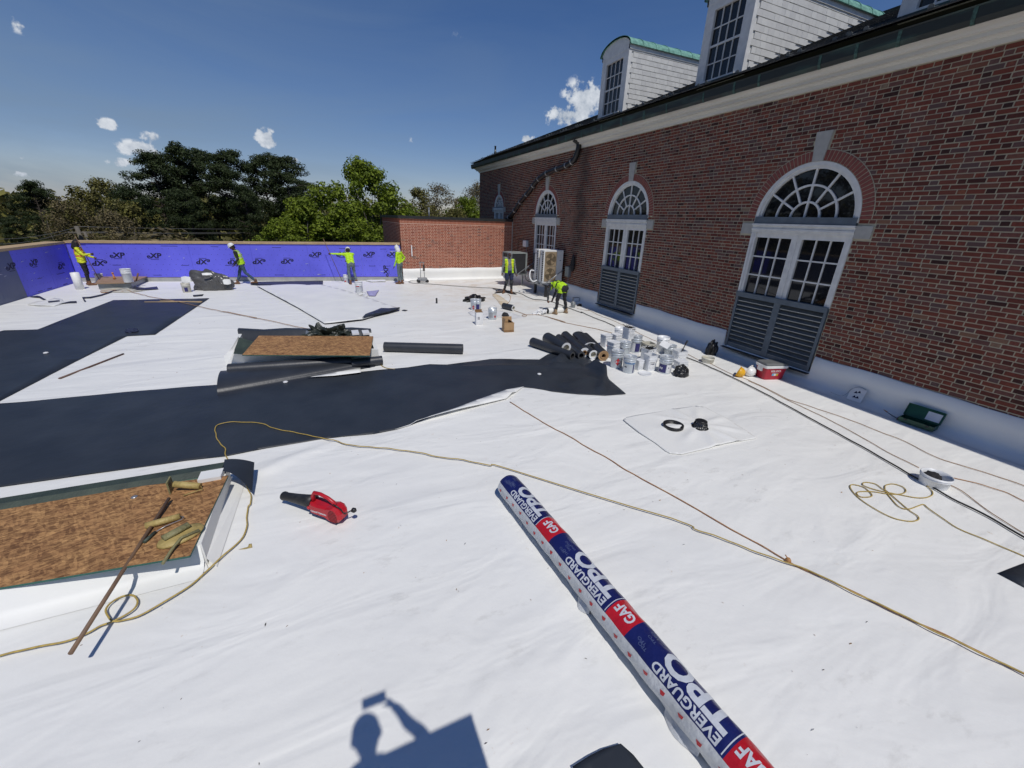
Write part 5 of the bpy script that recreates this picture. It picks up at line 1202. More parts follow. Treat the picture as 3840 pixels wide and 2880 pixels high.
# pole, rollers and glued pads on the near board
b = MB(); P = [(-1.985,2.965,rz(3)+.22),(-1.80,4.56,Z1+.075)]; b.tube(P, .016, 10); o = b.build('roller_pole', 'wood_pole'); tag(o, 'long wooden roller pole resting across the near strand board', 'pole')
t = thing('paint_roller', 'yellow paint roller lying under the wooden pole on the near board', 'roller', (-1.76,4.20,Z1+.02)); b = MB(); b.tube([(-.13,-.02,.035),(.13,.02,.035)], .032, 14); b.build('roller_sleeve', 'glue_yellow', t)
b = MB(); b.tube([(.13,.02,.035),(.165,.0,.035),(.15,-.03,.03),(.03,-.07,.02),(-.03,-.13,.02)], .005, 6); b.build('frame_wire', 'wire', t); b = MB(); b.tube([(-.03,-.13,.02),(-.08,-.25,.02)], .015, 8); b.build('grip', 'old_copper_green', t)
t = thing('paint_roller', 'glue soaked yellow roller with a square plate at the back of the near board', 'roller', (-1.70,4.72,Z1+.02)); b = MB(); b.tube([(-.10,.05,.09),(.14,-.02,.045)], .036, 14); b.build('roller_sleeve', 'glue_yellow', t); b = MB(); b.box((-.15,.0,.0),(-.135,.13,.15)); b.build('end_plate', 'glue_olive', t); b = MB(); b.tube([(.14,-.02,.045),(.165,-.06,.03),(.0,-.10,.02)], .006, 6); b.build('frame_wire', 'glue_yellow', t)
t = thing('glue_pad', 'oval glue caked pad with a short wooden handle at the near board corner', 'pad', (-1.56,3.93,Z1+.022), .55); b = MB(); b.lathe([(.17,0),(.185,.012),(.175,.03),(.10,.036),(.02,.032)], 24, 0, None, True, 1.0, .62); b.build('tray', 'glue_yellow', t)
b = MB(); b.tube([(-.12,.035,.05),(.09,.055,.055)], .034, 10, flat=(.7,1.2)); b.build('roller_sleeve', 'glue_olive', t); b = MB(); b.tube([(.12,-.09,.045),(-.02,-.085,.05),(-.12,-.16,.03),(-.22,-.27,.02)], .013, 8); b.build('handle', 'glue_olive', t)
b = MB(); b.lathe([(.03,0),(.03,.006),(.012,.012)], 14); o = b.build('washer', 'wire'); o.location = (-2.17,4.80,Z1+.022); tag(o, 'round metal fixing plate on the near strand board', 'washer')
b = MB(); b.tube([on((-4.927, 10.023),.015), on((-4.421, 11.429),.015)], .016, 6, flat=(1.0,1.6)); o = b.build('wood_strip', 'wood_brown'); tag(o, 'reddish brown wooden strip lying on the white sheet at left', 'strip')
for a, e, lab in (((-5.867, 17.833), (-4.159, 17.489), 'longer pale lath strip on the far left black membrane'), ((-5.469, 17.971), (-4.151, 17.368), 'shorter pale lath crossing the longer one at far left')):
    b = MB(); b.tube([on(a,.02), on(e,.02)], .03, 6, flat=(.5,1.4)); o = b.build('lath_strip', 'pine_board'); tag(o, lab, 'strip')
blob('cloth', 'small dark navy cap on the far left black membrane', 'cap', on((-4.892, 13.502)), (.16,.12,.10), 'navy_cloth', 2, .2, 3)
# drain ring and strainer
t = thing('clamp_ring', 'flat black drain clamping ring lying on the white patch', 'ring', on((4.944, 4.308), .035)); b = MB(); R = []
for k in range(33):
    a = 2*PI*k/32; R.append([((r_)*math.cos(a), (r_)*math.sin(a), z_) for r_, z_ in ((.165,0),(.165,.045),(.150,.048),(.135,.02),(.118,.018),(.118,.0))])
b.loft(R, False, False, 0, None, True); b.build('ring', 'black_plastic', t)
for a in (.6,2.2,3.9,5.4):
    b = MB(); b.lathe([(.012,.018),(.012,.035),(.006,.037)], 8, 0, Matrix.Translation((.128*math.cos(a),.128*math.sin(a),0))); b.build('bolt', 'black_plastic', t)
t = thing('drain_strainer', 'domed black drain strainer basket on the white patch', 'strainer', on((5.338, 4.113), .045)); b = MB(); b.lathe([(.135,0),(.135,.014),(.115,.02),(.108,.014)], 28, cap0=False, cap1=False); b.build('rim', 'black_plastic', t)
for k in range(20):
    a = 2*PI*k/20; b = MB(); b.tube([(.112*math.cos(a),.112*math.sin(a),.01),(.100*math.cos(a),.100*math.sin(a),.075),(.085*math.cos(a),.085*math.sin(a),.12)], .0065, 5); b.build('rib', 'black_plastic', t)
b = MB()
for r_, z_ in ((.104,.055),(.088,.118)):
    for k in range(24): a = 2*PI*k/24; a2 = 2*PI*(k+1)/24; b.tube([(r_*math.cos(a),r_*math.sin(a),z_),(r_*math.cos(a2),r_*math.sin(a2),z_)], .008, 5)
b.lathe([(.088,.118),(.06,.13),(.01,.132)], 20); b.build('crown', 'black_plastic', t)
# cooler
t = thing('cooler', 'red and white cool box with grey lid in front of the louvre', 'cooler', on((8.867, 5.405)), math.radians(-16)); b = MB()
def rr_ring(w, d, z, r=.05, n=4):
    pts = []
    for (sx,sy,a0) in ((1,1,0),(-1,1,90),(-1,-1,180),(1,-1,270)):
        for k in range(n+1): q = math.radians(a0+90*k/n); pts.append((sx*(w/2-r)+r*math.cos(q), sy*(d/2-r)+r*math.sin(q), z))
    return pts
b.loft([rr_ring(.47,.28,0), rr_ring(.48,.29,.02), rr_ring(.53,.33,.27)], True, True); b.build('body', 'cooler_red', t)
b = MB(); b.loft([rr_ring(.55,.35,.27), rr_ring(.56,.36,.275), rr_ring(.57,.37,.325), rr_ring(.56,.36,.33)]); b.build('rim', 'hat_white', t)
b = MB(); b.loft([rr_ring(.55,.35,.33), rr_ring(.54,.34,.365), rr_ring(.50,.30,.38)]); b.build('lid', 'cooler_grey', t)
for s in (-1,1): b = MB(); b.rbox((s*.27-.025,-.07,.18),(s*.27+.025,.07,.32), .015); b.build('side_handle', 'hat_white', t)
FM = frame((0.0,-.162,.205), (1,0,0), Vector((0,-.075,1)).normalized()); text_part('lettering', 'IGLOO', .062, FM, 'label_white', t, .02, 1.25)
for k, m in enumerate(('label_sky','label_white','label_yellow')):
    b = MB(); b.add([FM @ Vector(p) for p in ((-.075+.05*k,-.11,0),(-.027+.05*k,-.11,0),(-.027+.05*k,-.06,0),(-.075+.05*k,-.06,0))], [(0,1,2,3)]); b.build('sticker', m, t)
b = MB(); b.add([FM @ Vector(p) for p in ((-.08,-.055,0),(.08,-.055,0),(.08,-.045,0),(-.08,-.045,0))], [(0,1,2,3)]); b.build('sticker', 'label_grey', t)
# hard hats
def hat_mesh(parent, mat, M=None, s=1.0):
    b = MB(); b.lathe([(.128*s,0),(.124*s,.03*s),(.115*s,.075*s),(.09*s,.12*s),(.05*s,.145*s),(.006,.152*s)], 20, 0, M, True, 1.12, .95); b.build('shell', mat, parent)
    q = MB(); R = []
    for k in range(25):
        a = 2*PI*k/24; e = .012+.05*max(0,math.cos(a))**2; R.append([(s*(.128*1.12*math.cos(a)),s*.128*.95*math.sin(a),.012*s),(s*((.128+e)*1.12*math.cos(a)),s*(.128+e)*.95*math.sin(a),-.004*s),(s*((.126)*1.12*math.cos(a)),s*.126*.95*math.sin(a),.0)])
    q.loft(R, False, False, 0, M, True); q.build('brim', mat, parent)
    q = MB(); R = []
    for k in range(9): a = -PI*.45+PI*.9*k/8; R.append([M2 for M2 in [( s*.120*math.sin(a)*1.12, y, s*(.02+.142*math.cos(a))) for y in (-.012*s,.012*s)]])
    q.loft([[(Matrix() if M is None else M) @ Vector(p) for p in r] for r in R], False, False, 0, None, True, False); q.build('ridge', mat, parent)
for px, m, lab, rt in (((8.233, 5.716), 'hat_yellow', 'yellow hard hat tipped on the roof beside the cool box', (1.9,.2,.6)), ((8.516, 5.667), 'hat_white', 'white hard hat between the yellow hat and the cool box', (1.8,-.1,.2))):
    t = thing('hard_hat', lab, 'hard hat', on(px, .11), rt, 'hard hats by the cool box'); hat_mesh(t, m); b = MB(); b.lathe([(.11,.01),(.10,.03),(.10,.0)], 14, 0, None, True, 1.1, .95); b.build('headband', 'black_plastic', t)
# tool box
t = thing('toolbox', 'open dark green tool case with a paper in its lid by the wall', 'toolbox', (9.18,2.84,rz(3.2)+.02), math.radians(-86)); b = MB()
b.box((-.24,-.10,0),(.24,.10,.008)); b.box((-.24,-.10,.008),(.24,-.092,.08)); b.box((-.24,.092,.008),(.24,.10,.08)); b.box((-.24,-.092,.008),(-.232,.092,.08)); b.box((.232,-.092,.008),(.24,.092,.08)); b.box((-.1,-.092,.008),(-.092,.092,.06)); b.box((.06,-.092,.008),(.068,.092,.06)); b.build('tray', 'toolbox_green', t)
M = Matrix.Translation((0,.10,.08)) @ Matrix.Rotation(math.radians(-22),4,'X'); b = MB(); b.box((-.245,-.006,0),(.245,.004,.22),0,0,M); b.box((-.245,-.04,.21),(.245,.0,.222),0,0,M); b.box((-.25,-.04,0),(-.242,0,.22),0,0,M); b.box((.242,-.04,0),(.25,0,.22),0,0,M); b.build('lid', 'toolbox_green', t)
b = MB(); b.box((.03,-.0085,.03),(.22,-.0062,.18),0,0,M); b.build('paper_insert', 'paper', t)
for s in (-.15,.15): b = MB(); b.box((s-.02,-.108,.045),(s+.02,-.10,.075)); b.build('latch', 'coping', t)
t = thing('hammer', 'orange handled hammer tool lying in shade beside the green case', 'tool', on((9.364, 3.444), .012)); d = Vector(on((9.156, 3.100)))-Vector(on((9.364, 3.444))); b = MB(); b.tube([d*-.1, d*.32], .017, 8); b.build('grip', 'orange_handle', t); b = MB(); b.tube([d*.32, d*1.0], .009, 8); b.tube([d*.95+Vector((-.05,-.02,0)), d*.95+Vector((.08,.02,0))], .016, 8); b.build('head', 'tool_steel', t)
# outlet plate on the flashing
t = thing('outlet_plate', 'square white plate with black corner marks leaning on the flashing', 'plate', (9.24,3.88,rz(4.4)+.02), (math.radians(-24),0,-PI/2+.1)); b = MB(); b.box((-.12,-.005,0),(.12,.005,.27)); b.build('plate', 'label_white', t)
for (x, z) in ((-.02,.08),(.02,.19),(.03,.08),(-.03,.17)): b = MB(); b.add([(x-.03,-.0065,z-.02),(x+.03,-.0065,z-.01),(x,-.0065,z+.035)], [(0,1,2)]); b.build('mark', 'ink', t)
b = MB(); b.tube(smooth_path([(.1,-.02,.27),(.0,-.05,.29),(-.1,-.03,.22),(-.14,-.06,.08),(-.2,-.1,.005),(-.35,-.2,.005)],4), .005, 6); b.build('wire', 'label_grey', t)
# welder / hand truck standing by the back wall
t = thing('seam_welder', 'wheeled hot air seam welder with an upright handle by the brick wall', 'machine', on((4.320, 20.494))); b = MB()
for x in (-.09,.11): b.tube([(x,.05,.12),(x*.8,.12,.95)], .014, 8)
b.tube([(-.14,.12,.95),(.16,.12,.95)], .016, 8); b.tube([(-.07,.11,.55),(.09,.11,.55)], .01, 6); b.build('handle', 'grey_metal', t)
b = MB(); b.rbox((-.24,-.13,.07),(.20,.13,.24), .03); b.build('motor_base', 'galv', t); b = MB(); b.rbox((.04,-.05,.55),(.12,.1,.85), .02); b.build('blower', 'tool_steel', t)
for x in (-.22,.2):
    for y in (-.11,.11): b = MB(); b.lathe([(.02,-.025),(.07,-.025),(.075,0),(.07,.025),(.02,.025)], 14, 0, Matrix.Translation((x,y,.075)) @ Matrix.Rotation(PI/2,4,'X')); b.build('wheel', 'black_rubber', t)
# tools on plywood lid
b = MB(); b.tube([(0,0,0),(.02,0,.05),(.0,0,.22)], [.05,.035,.02], 8); b.tube([(0,0,.2),(0,.02,.26)], .035, 8); o = b.build('caulk_gun', 'orange_handle'); o.location = on((-8.039, 22.165), .236); tag(o, 'brown caulking tool standing on the plywood lid', 'tool')
b = MB(); b.tube([(0,0,0),(.12,.05,.3)], .03, 8); o = b.build('brush', 'boot_brown'); o.location = on((-7.119, 21.460), .236); tag(o, 'brown brush leaning behind the bucket on the plywood lid', 'brush')
# ------------------------------------------------------------------ air conditioning and wall boxes
def condenser(loc, label, fans):
    t = thing('condenser_unit', label, 'air conditioner', loc, 0, 'white condensers on the wall bracket'); w, d, h = .94, .36, 1.33; b = MB(); b.rbox((0,0,0),(w,d,h), .02); b.build('casing', 'ac_white', t)
    for j, z in enumerate((.36,.97)):
        b = MB(); b.rbox((.05,-.016,z-.30),(.60,-.002,z+.30), .02); b.build('fan_guard_plate', 'fan_tan', t)
        b = MB()
        for r_ in (.05,.09,.13,.17,.21,.245):
            for k in range(20): a = 2*PI*k/20; a2 = 2*PI*(k+1)/20; b.tube([(.325+r_*math.cos(a),-.024,z+r_*math.sin(a)),(.325+r_*math.cos(a2),-.024,z+r_*math.sin(a2))], .004, 4)
        b.build('fan_guard', 'fan_tan', t)
        b = MB(); b.lathe([(.0,-.0175),(.245,-.0175),(.245,-.0165)], 28, 0, Matrix.Translation((.325,0,z)) @ Matrix.Rotation(PI/2,4,'X') @ Matrix.Translation((0,0,.035))); b.build('fan_opening', 'fan_dark', t)
        b = MB()
        for k in range(3):
            a0 = 2*PI*k/3+.4*j; R = [[(.325+r_*math.cos(a0+q+r_*1.6),-.021+.001*q,z+r_*math.sin(a0+q+r_*1.6)) for q in (0,.75)] for r_ in (.05,.12,.18,.235)]; b.loft(R, False, False, 0, None, False, False)
        b.build('fan_blade', 'fan_tan', t)
    b = MB(); b.box((.64,-.004,.03),(.642,0,1.3)); b.box((.76,-.0045,.90),(.84,-.001,.93)); b.build('panel_joint', 'label_grey', t)
    b = MB(); b.box((-.004,.03,.06),(-.0005,.15,1.27)); b.build('coil', 'coil_dark', t)
    for k in range(16): b = MB(); b.box((-.010,.028,.07+.075*k),(-.004,.152,.088+.075*k)); b.build('coil_fin', 'ac_white', t)
    b = MB(); b.box((-.004,.20,1.12),(-.0005,.30,1.2)); b.build('rating_label', 'label_grey', t)
    return t
zA = rz(15.6)+.60
condenser((8.36,15.50,zA), 'nearer white twin fan condenser unit against the hall wall', 2)
condenser((8.40,16.06,zA), 'rear white condenser unit tucked behind the twin fan unit', 2)
t = thing('bracket_frame', 'grey steel bracket frame carrying the white condensers', 'bracket', (8.4,15.5,zA)); b = MB()
for y in (-.02,.40,.58,.98): b.box((-.15,y,-.05),(1.03,y+.045,-.004))
b.box((-.16,-.1,-.095),(-.11,1.1,-.052)); b.box((.9,-.1,-.095),(.95,1.1,-.052)); b.build('rail', 'galv', t)
b = MB(); b.tube([(.0,-.10,-.05),(.85,-.16,.55)], .022, 6); b.build('strut', 'galv', t); b = MB(); b.tube([(-.12,1.0,-.05),(1.0,1.1,.75)], .02, 6); b.build('strut', 'galv', t)
for y in (.0,1.0): b = MB(); b.box((.1,y-.05,-.60),(.2,y+.05,-.096)); b.build('foot', 'black_rubber', t)
b = MB(); b.tube(smooth_path([(-.02,.5,.05),(-.22,.55,.0),(-.30,.7,.15),(-.2,.85,.42),(0,.8,.4)],5), .03, 8); b.build('refrigerant_line', 'label_white', t); b = MB(); b.tube(smooth_path([(-.02,.7,.02),(-.35,.75,-.02),(-.42,.95,.2),(-.25,1.05,.5),(0,.95,.45)],5), .022, 8); b.build('refrigerant_line', 'black_rubber', t)
# older caged condenser in the corner
t = thing('old_condenser', 'older grey condenser cage with open coil panels in the corner', 'air conditioner', (8.05,18.3,rz(18.6)+.62)); w, d, h = .92, .95, .92; b = MB()
for x in (0,w-.09):
    for y in (0,d-.09): b.box((x,y,0),(x+.09,y+.09,h))
b.box((0,0,h),(w,d,h+.05)); b.box((0,0,-.05),(w,d,0)); b.build('frame', 'cage_grey', t)
b = MB(); b.box((.03,.03,0),(w-.03,d-.03,h)); b.build('coil', 'coil_dark', t); b = MB(); b.rbox((-.16,.2,.30),(0,.5,.75), .02); b.build('control_box', 'cage_grey', t)
for z in (.0,): b = MB(); b.box((.05,-.3,-.1),(.1,d+.1,-.052)); b.box((w-.1,-.3,-.1),(w-.05,d+.1,-.052)); b.build('rail', 'galv', t)
for x in (.075,w-.075): b = MB(); b.box((x-.04,.3,-.62),(x+.04,.4,-.101)); b.build('foot', 'galv', t)
b = MB(); b.tube([(.4,-.05,.0),(1.25,-.3,.62)], .02, 6); b.build('strut', 'galv', t)
for nm, (x, y0_, y1_, z0_, z1_), lab in (('wall_box', (9.30,19.2,19.6,1.9,2.2), 'small white box on the brick wall above the corner condenser'), ('disconnect_box', (9.30,15.0,15.3,.98,1.40), 'grey disconnect box on the wall right of the condensers')):
    t = thing(nm, lab, 'box', (x,y0_,z0_)); b = MB(); b.rbox((0,0,0),(.135,y1_-y0_,z1_-z0_), .012); b.build('casing', 'ac_white' if nm == 'wall_box' else 'grey_metal', t); b = MB(); b.box((-.006,.02,.02),(-.001,y1_-y0_-.02,z1_-z0_-.02)); b.build('cover', 'label_white' if nm == 'wall_box' else 'cage_grey', t)
    b = MB(); b.tube([(.07,.1,0),(.07,.1,-z0_+.25 if nm == 'disconnect_box' else -.5)], .014, 6); b.build('conduit', 'galv', t)
b = MB(); b.tube(smooth_path([(9.38,19.75,1.95),(9.38,19.78,2.12),(9.38,19.95,2.18),(9.38,20.3,2.15),(9.38,20.4,1.9),(9.38,20.4,1.2)],4), .022, 8); o = b.build('conduit', 'wood_brown'); tag(o, 'rust coloured pipe loop on the wall beside the small white box', 'pipe')
o = blob('jacket', 'black jacket hanging on the brick wall right of the condensers', 'jacket', (9.36,14.83,1.22), (.07,.15,.34), 'black_cloth', 31, .2, 3, flatten=.9, peaks=(((0,0,1),.4,.25),))
t = thing('pipe_stand', 'galvanised hooked pipe stub against the shaded flashing', 'pipe', on((9.534, 13.893), .0)); b = MB(); b.tube(smooth_path([(-.07,0,0),(-.07,0,.28),(-.05,0,.34),(.05,0,.34),(.07,0,.28),(.07,0,.02)],4), .022, 8); b.build('pipe', 'galv', t)
t = thing('junction_box', 'small grey junction box on the flashing near the louvre', 'box', on((9.244, 14.169), .0), -.2); b = MB(); b.rbox((-.13,-.07,0),(.13,.07,.20), .012); b.build('casing', 'grey_metal', t); b = MB(); b.box((-.11,-.075,.02),(.11,-.071,.18)); b.build('cover', 'label_white', t)
blob('strap_coil', 'dark coil of strap on the flashing beside the small grey can', 'coil', on((8.968, 13.446)), (.12,.1,.09), 'black_rubber', 41, .4, 3, smooth=False)

# ------------------------------------------------------------------ people
def cap_mesh(bm, p, q, r0, r1, n=12):
    p, q = Vector(p), Vector(q); d = q-p; L = d.length
    if L < 1e-5: d = Vector((0,0,1)); L = 1e-5
    z = d.normalized(); x = z.orthogonal().normalized(); y = z.cross(x); rings = []
    for i in range(-4,1): a = i/4*PI/2; rings.append((p+z*(r0*math.sin(a)), max(r0*math.cos(a),1e-4)))
    for i in range(0,5): a = i/4*PI/2; rings.append((q+z*(r1*math.sin(a)), max(r1*math.cos(a),1e-4)))
    vs_ = [[bm.verts.new(c+x*(r*math.cos(2*PI*k/n))+y*(r*math.sin(2*PI*k/n))) for k in range(n)] for c, r in rings]
    for i in range(len(vs_)-1):
        for k in range(n): bm.faces.new((vs_[i][k], vs_[i][(k+1)%n], vs_[i+1][(k+1)%n], vs_[i+1][k]))
    bm.faces.new(vs_[0][::-1]); bm.faces.new(vs_[-1])
BASE = dict(pelvis=(0,0,.96), chest=(0,0,1.27), neck=(0,0,1.47), head=(0,.025,1.62),
    shR=(.185,0,1.41), elR=(.25,-.03,1.13), wrR=(.25,.07,.89), shL=(-.185,0,1.41), elL=(-.25,-.03,1.13), wrL=(-.25,.07,.89),
    hipR=(.092,0,.93), knR=(.10,.02,.50), anR=(.10,-.02,.09), hipL=(-.092,0,.93), knL=(-.10,.02,.50), anL=(-.10,-.02,.09), look=(0,1,0), toeR=(.02,1,0), toeL=(-.02,1,0))
def figure(label, loc, rot, pose, cols, hands=(.3,.3), hood=None, bulk=1.0, group='roofers at work on the roof', scale=1.0, longhair=False, voxel=.0095):
    J = {k: Vector(v) for k, v in {**BASE, **pose}.items()}
    t = thing('person', label, 'person', loc, rot, group); t.scale = (scale,)*3
    C = []                                                   # capsules: p, q, r0, r1, label
    def cp(a, b, r0, r1, m): C.append((Vector(a), Vector(b), r0, r1, m))
    pel, ch, nk, hd = J['pelvis'], J['chest'], J['neck'], J['head']; lr = (J['shR']-J['shL']).normalized(); hr = (J['hipR']-J['hipL']).normalized()
    k = bulk
    for s in (-1, 1):
        cp(pel+hr*(.06*s)+Vector((0,0,.02)), ch+lr*(.065*s), .115*k, .122*k, 'top'); cp(ch+lr*(.07*s), nk+lr*(.06*s)-(nk-ch)*.35, .118*k, .085*k, 'top')
        cp(pel+hr*(.05*s), pel+hr*(.055*s)-(ch-pel).normalized()*.05, .122*k, .118*k, 'legs')
    cp(J['shL'], J['shR'], .068*k, .068*k, 'top'); cp(nk-(hd-nk)*.5, hd-(hd-nk)*.3, .056, .052, 'skin')
    lk = J['look'].normalized(); upv = (hd-nk).normalized(); sdv = lk.cross(upv).normalized(); fw = upv.cross(sdv).normalized()
    H = lambda x, y, z: hd+sdv*x+fw*y+upv*z
    cp(H(0,.0,-.015), H(0,-.012,.04), .082, .092, 'skin'); cp(H(0,.03,-.065), H(0,.045,-.085), .055, .036, 'skin'); cp(H(0,.082,.0), H(0,.104,-.025), .010, .015, 'skin')
    for s in (-1, 1):
        cp(H(.084*s,-.005,.01), H(.088*s,-.012,-.02), .015, .012, 'skin'); cp(H(.033*s,.083,.015), H(.034*s,.084,.015), .0105, .0105, 'eye'); cp(H(.02*s,.088,.035), H(.048*s,.08,.034), .008, .007, 'hair')
    cp(H(-.022,.083,-.052), H(.022,.083,-.052), .0085, .0085, 'lip')
    if hood:
        cp(H(0,-.03,.01), H(0,-.025,.05), .108, .112, 'hood'); cp(H(0,-.05,-.10), H(0,-.03,0), .11, .105, 'hood'); cp(H(0,-.02,.10), H(0,-.05,.15), .06, .03, 'hood')
    else:
        cp(H(0,-.03,.03), H(0,-.02,.055), .086, .088, 'hair'); cp(H(0,-.045,-.02), H(0,-.04,.03), .07, .08, 'hair')
        if longhair:
            cp(H(0,-.04,.0), H(0,-.06,-.16), .098, .11, 'hair')
            for s in (-1,1): cp(H(.07*s,-.01,.0), H(.085*s,.0,-.15), .05, .05, 'hair')
    for S, hc in (('R',hands[0]),('L',hands[1])):
        s = 1 if S == 'R' else -1
        sh, el, wr = J['sh'+S], J['el'+S], J['wr'+S]
        cp(sh, el, .062*k, .046*k, 'sleeve'); cp(el, wr, .046*k, .034, 'sleeve'); d = (wr-el).normalized()
        bend = (J.get('palm'+S) or Vector((0,1,-.4))); pn = (bend-d*bend.dot(d)).normalized(); sd = d.cross(pn).normalized()*s
        cp(wr, wr+d*.02, .029, .030, 'hand')
        for q in (-.024,-.008,.008,.024): cp(wr+d*.03+sd*q*.8, wr+d*.085+sd*q, .016, .0135, 'hand')
        for i, (q, ln) in enumerate(((-.027,.072),(-.009,.082),(.009,.077),(.027,.06))):
            a0 = wr+d*.088+sd*q; d1 = (d*math.cos(hc)+pn*math.sin(hc)); d2 = (d*math.cos(hc*2.4)+pn*math.sin(hc*2.4)); m1 = a0+d1*ln*.5
            cp(a0, m1, .0105, .010, 'hand'); cp(m1, m1+d2*ln*.5, .010, .0085, 'hand')
        th = wr+d*.035-sd*.026; td = (d*.6-sd*.6+pn*.5).normalized(); cp(th, th+td*.04, .013, .0115, 'hand'); cp(th+td*.04, th+td*.045+(d*.8+pn*.5).normalized()*.032, .0115, .0095, 'hand')
        hp, kn, an = J['hip'+S], J['kn'+S], J['an'+S]
        cp(hp, kn, .095*k, .062*k, 'legs'); mid = kn+(an-kn)*.3; back = Vector((0,-.015,0)); cp(kn, mid+back, .062*k, .060*k, 'legs'); cp(mid+back, an+Vector((0,0,.03)), .060*k, .050*k, 'legs')
        td = J['toe'+S].normalized(); fl = Vector((0,0,-.045)); cp(an-td*.045+fl, an+td*.05+fl, .046, .046, 'boot'); cp(an+td*.05+fl, an+td*.17+fl*1.15, .046, .038, 'boot'); cp(an, an+Vector((0,0,.07)), .052, .056, 'boot')
    bm = bmesh.new()
    for p, q, r0, r1, m in C: cap_mesh(bm, p, q, r0, r1)
    me = bpy.data.meshes.new('b'); bm.to_mesh(me); bm.free(); ob = bpy.data.objects.new('b', me); COL.objects.link(ob)
    md = ob.modifiers.new('r', 'REMESH'); md.mode = 'VOXEL'; md.voxel_size = voxel; md.use_smooth_shade = True; ms = ob.modifiers.new('s', 'SMOOTH'); ms.iterations = 2; ms.factor = .5
    dg = bpy.context.evaluated_depsgraph_get(); me2 = bpy.data.meshes.new_from_object(ob.evaluated_get(dg)); bpy.data.objects.remove(ob); bpy.data.meshes.remove(me)
    nv = len(me2.vertices); co = np.empty(nv*3, np.float32); me2.vertices.foreach_get('co', co); co = co.reshape(-1,3)
    # cloth wrinkles: small displacement on clothing only
    best = np.full(nv, 9e9); lab = np.zeros(nv, int); names = []
    for i, (p, q, r0, r1, m) in enumerate(C):
        if m not in names: names.append(m)
        pa = np.array(p); ba = np.array(q-p); L2 = max(float(ba@ba),1e-9); tt = np.clip(((co-pa)@ba)/L2,0,1); d = np.linalg.norm(co-pa-tt[:,None]*ba,axis=1)-(r0+(r1-r0)*tt)
        if m in ('eye','lip'): d = d-.004
        if m == 'hood': # the face stays open
            rel = co-np.array(hd); fr = rel@np.array(fw); d = np.where(fr > .055, d+.05, d)
        u = d < best; best[u] = d[u]; lab[u] = names.index(m)
    cloth = np.isin(lab, [names.index(m) for m in ('top','sleeve','legs') if m in names])
    nrm = np.empty(nv*3, np.float32); me2.vertices.foreach_get('normal', nrm); nrm = nrm.reshape(-1,3)
    wv = np.sin(co[:,2]*46+co[:,0]*22+np.sin(co[:,1]*31)*1.5)*.0045+np.sin(co[:,2]*83-co[:,1]*37+co[:,0]*19)*.003
    co2 = co+nrm*(wv*cloth)[:,None]; me2.vertices.foreach_set('co', co2.astype(np.float32).ravel())
    cmap = dict(skin=cols['skin'], eye='ink', lip='wood_brown', hair='hair_black', hand=cols.get('hand', cols['skin']), top=cols['top'], sleeve=cols.get('sleeve', cols['top']), legs=cols['legs'], boot=cols['boot'], hood=cols.get('hood', cols['top']))
    me2.materials.clear()
    for m in names: me2.materials.append(MATS[cmap[m]])
    npoly = len(me2.polygons); ls = np.empty(npoly, np.int32); me2.polygons.foreach_get('loop_start', ls); lv = np.empty(len(me2.loops), np.int32); me2.loops.foreach_get('vertex_index', lv)
    pl = lab[lv[ls]]; me2.polygons.foreach_set('material_index', pl.astype(np.int32)); me2.polygons.foreach_set('use_smooth', [True]*npoly); me2.update(); me2.name = 'body'
    body = link('body', me2, t)
    tags = dict(t=t, J=J, C=C, co=co2, nrm=nrm, lab=lab, names=names, me=me2, H=H, fw=fw, upv=upv, sdv=sdv, lv=lv, ls=ls)
    return tags
def garment(F, name, test, off, mat, parent=None):
    """a piece of clothing grown from the body surface where test(verts) holds"""
    me = F['me']; co = F['co']; keep = test(co, F['lab'], F['names']); lt = np.empty(len(me.polygons), np.int32); me.polygons.foreach_get('loop_total', lt)
    faces = []; idx = {}; v = []
    for s, n in zip(F['ls'], lt):
        q = F['lv'][s:s+n]
        if keep[q].all():
            f = []
            for i in q:
                if i not in idx: idx[i] = len(v); v.append(tuple(co[i]+F['nrm'][i]*off))
                f.append(idx[i])
            faces.append(tuple(f))
    b = MB(); b.add(v, faces, 0, 0, True); return b.build(name, mat, parent or F['t'])
def vest(F, mat='hi_vis', stripe='reflective', trim=None, open_front=.05, bottom=-.16, orange=False):
    J = F['J']; pel, ch, nk = [np.array(J[k]) for k in ('pelvis','chest','neck')]; ax = (nk-pel); L = np.linalg.norm(ax); ax = ax/L; lr = np.array((J['shR']-J['shL']).normalized()); fr = np.cross(ax, lr)
    def cond(co, lab, names):
        top = np.isin(lab, [names.index(m) for m in names if m in ('top','legs','sleeve')]); r = co-pel; h = r@ax; x = r@lr
        pd = np.linalg.norm(r-np.outer(h, ax)-np.outer(x, lr), axis=1)
        return top & (h > bottom*.5) & (h < L*.99) & (np.abs(x) < .205) & (pd < .17)
    V = garment(F, 'safety_vest', lambda co, lab, nm: cond(co, lab, nm) & ~((((co-pel)@fr) > .05) & (np.abs((co-pel)@lr) < open_front)), .014, mat)
    for a, b_ in ((.16,.22),(.34,.39)): garment(F, 'reflective_band', lambda co, lab, nm: cond(co, lab, nm) & (((co-pel)@ax) > a*L/.5) & (((co-pel)@ax) < b_*L/.5) & ~((((co-pel)@fr) > .05) & (np.abs((co-pel)@lr) < open_front)), .018, stripe, V)
    for s in (-1, 1): garment(F, 'shoulder_band', lambda co, lab, nm: cond(co, lab, nm) & (np.abs(((co-pel)@lr)-s*.10) < .03) & (((co-pel)@ax) > .24), .019, stripe if not orange else 'vest_orange', V)
    return V
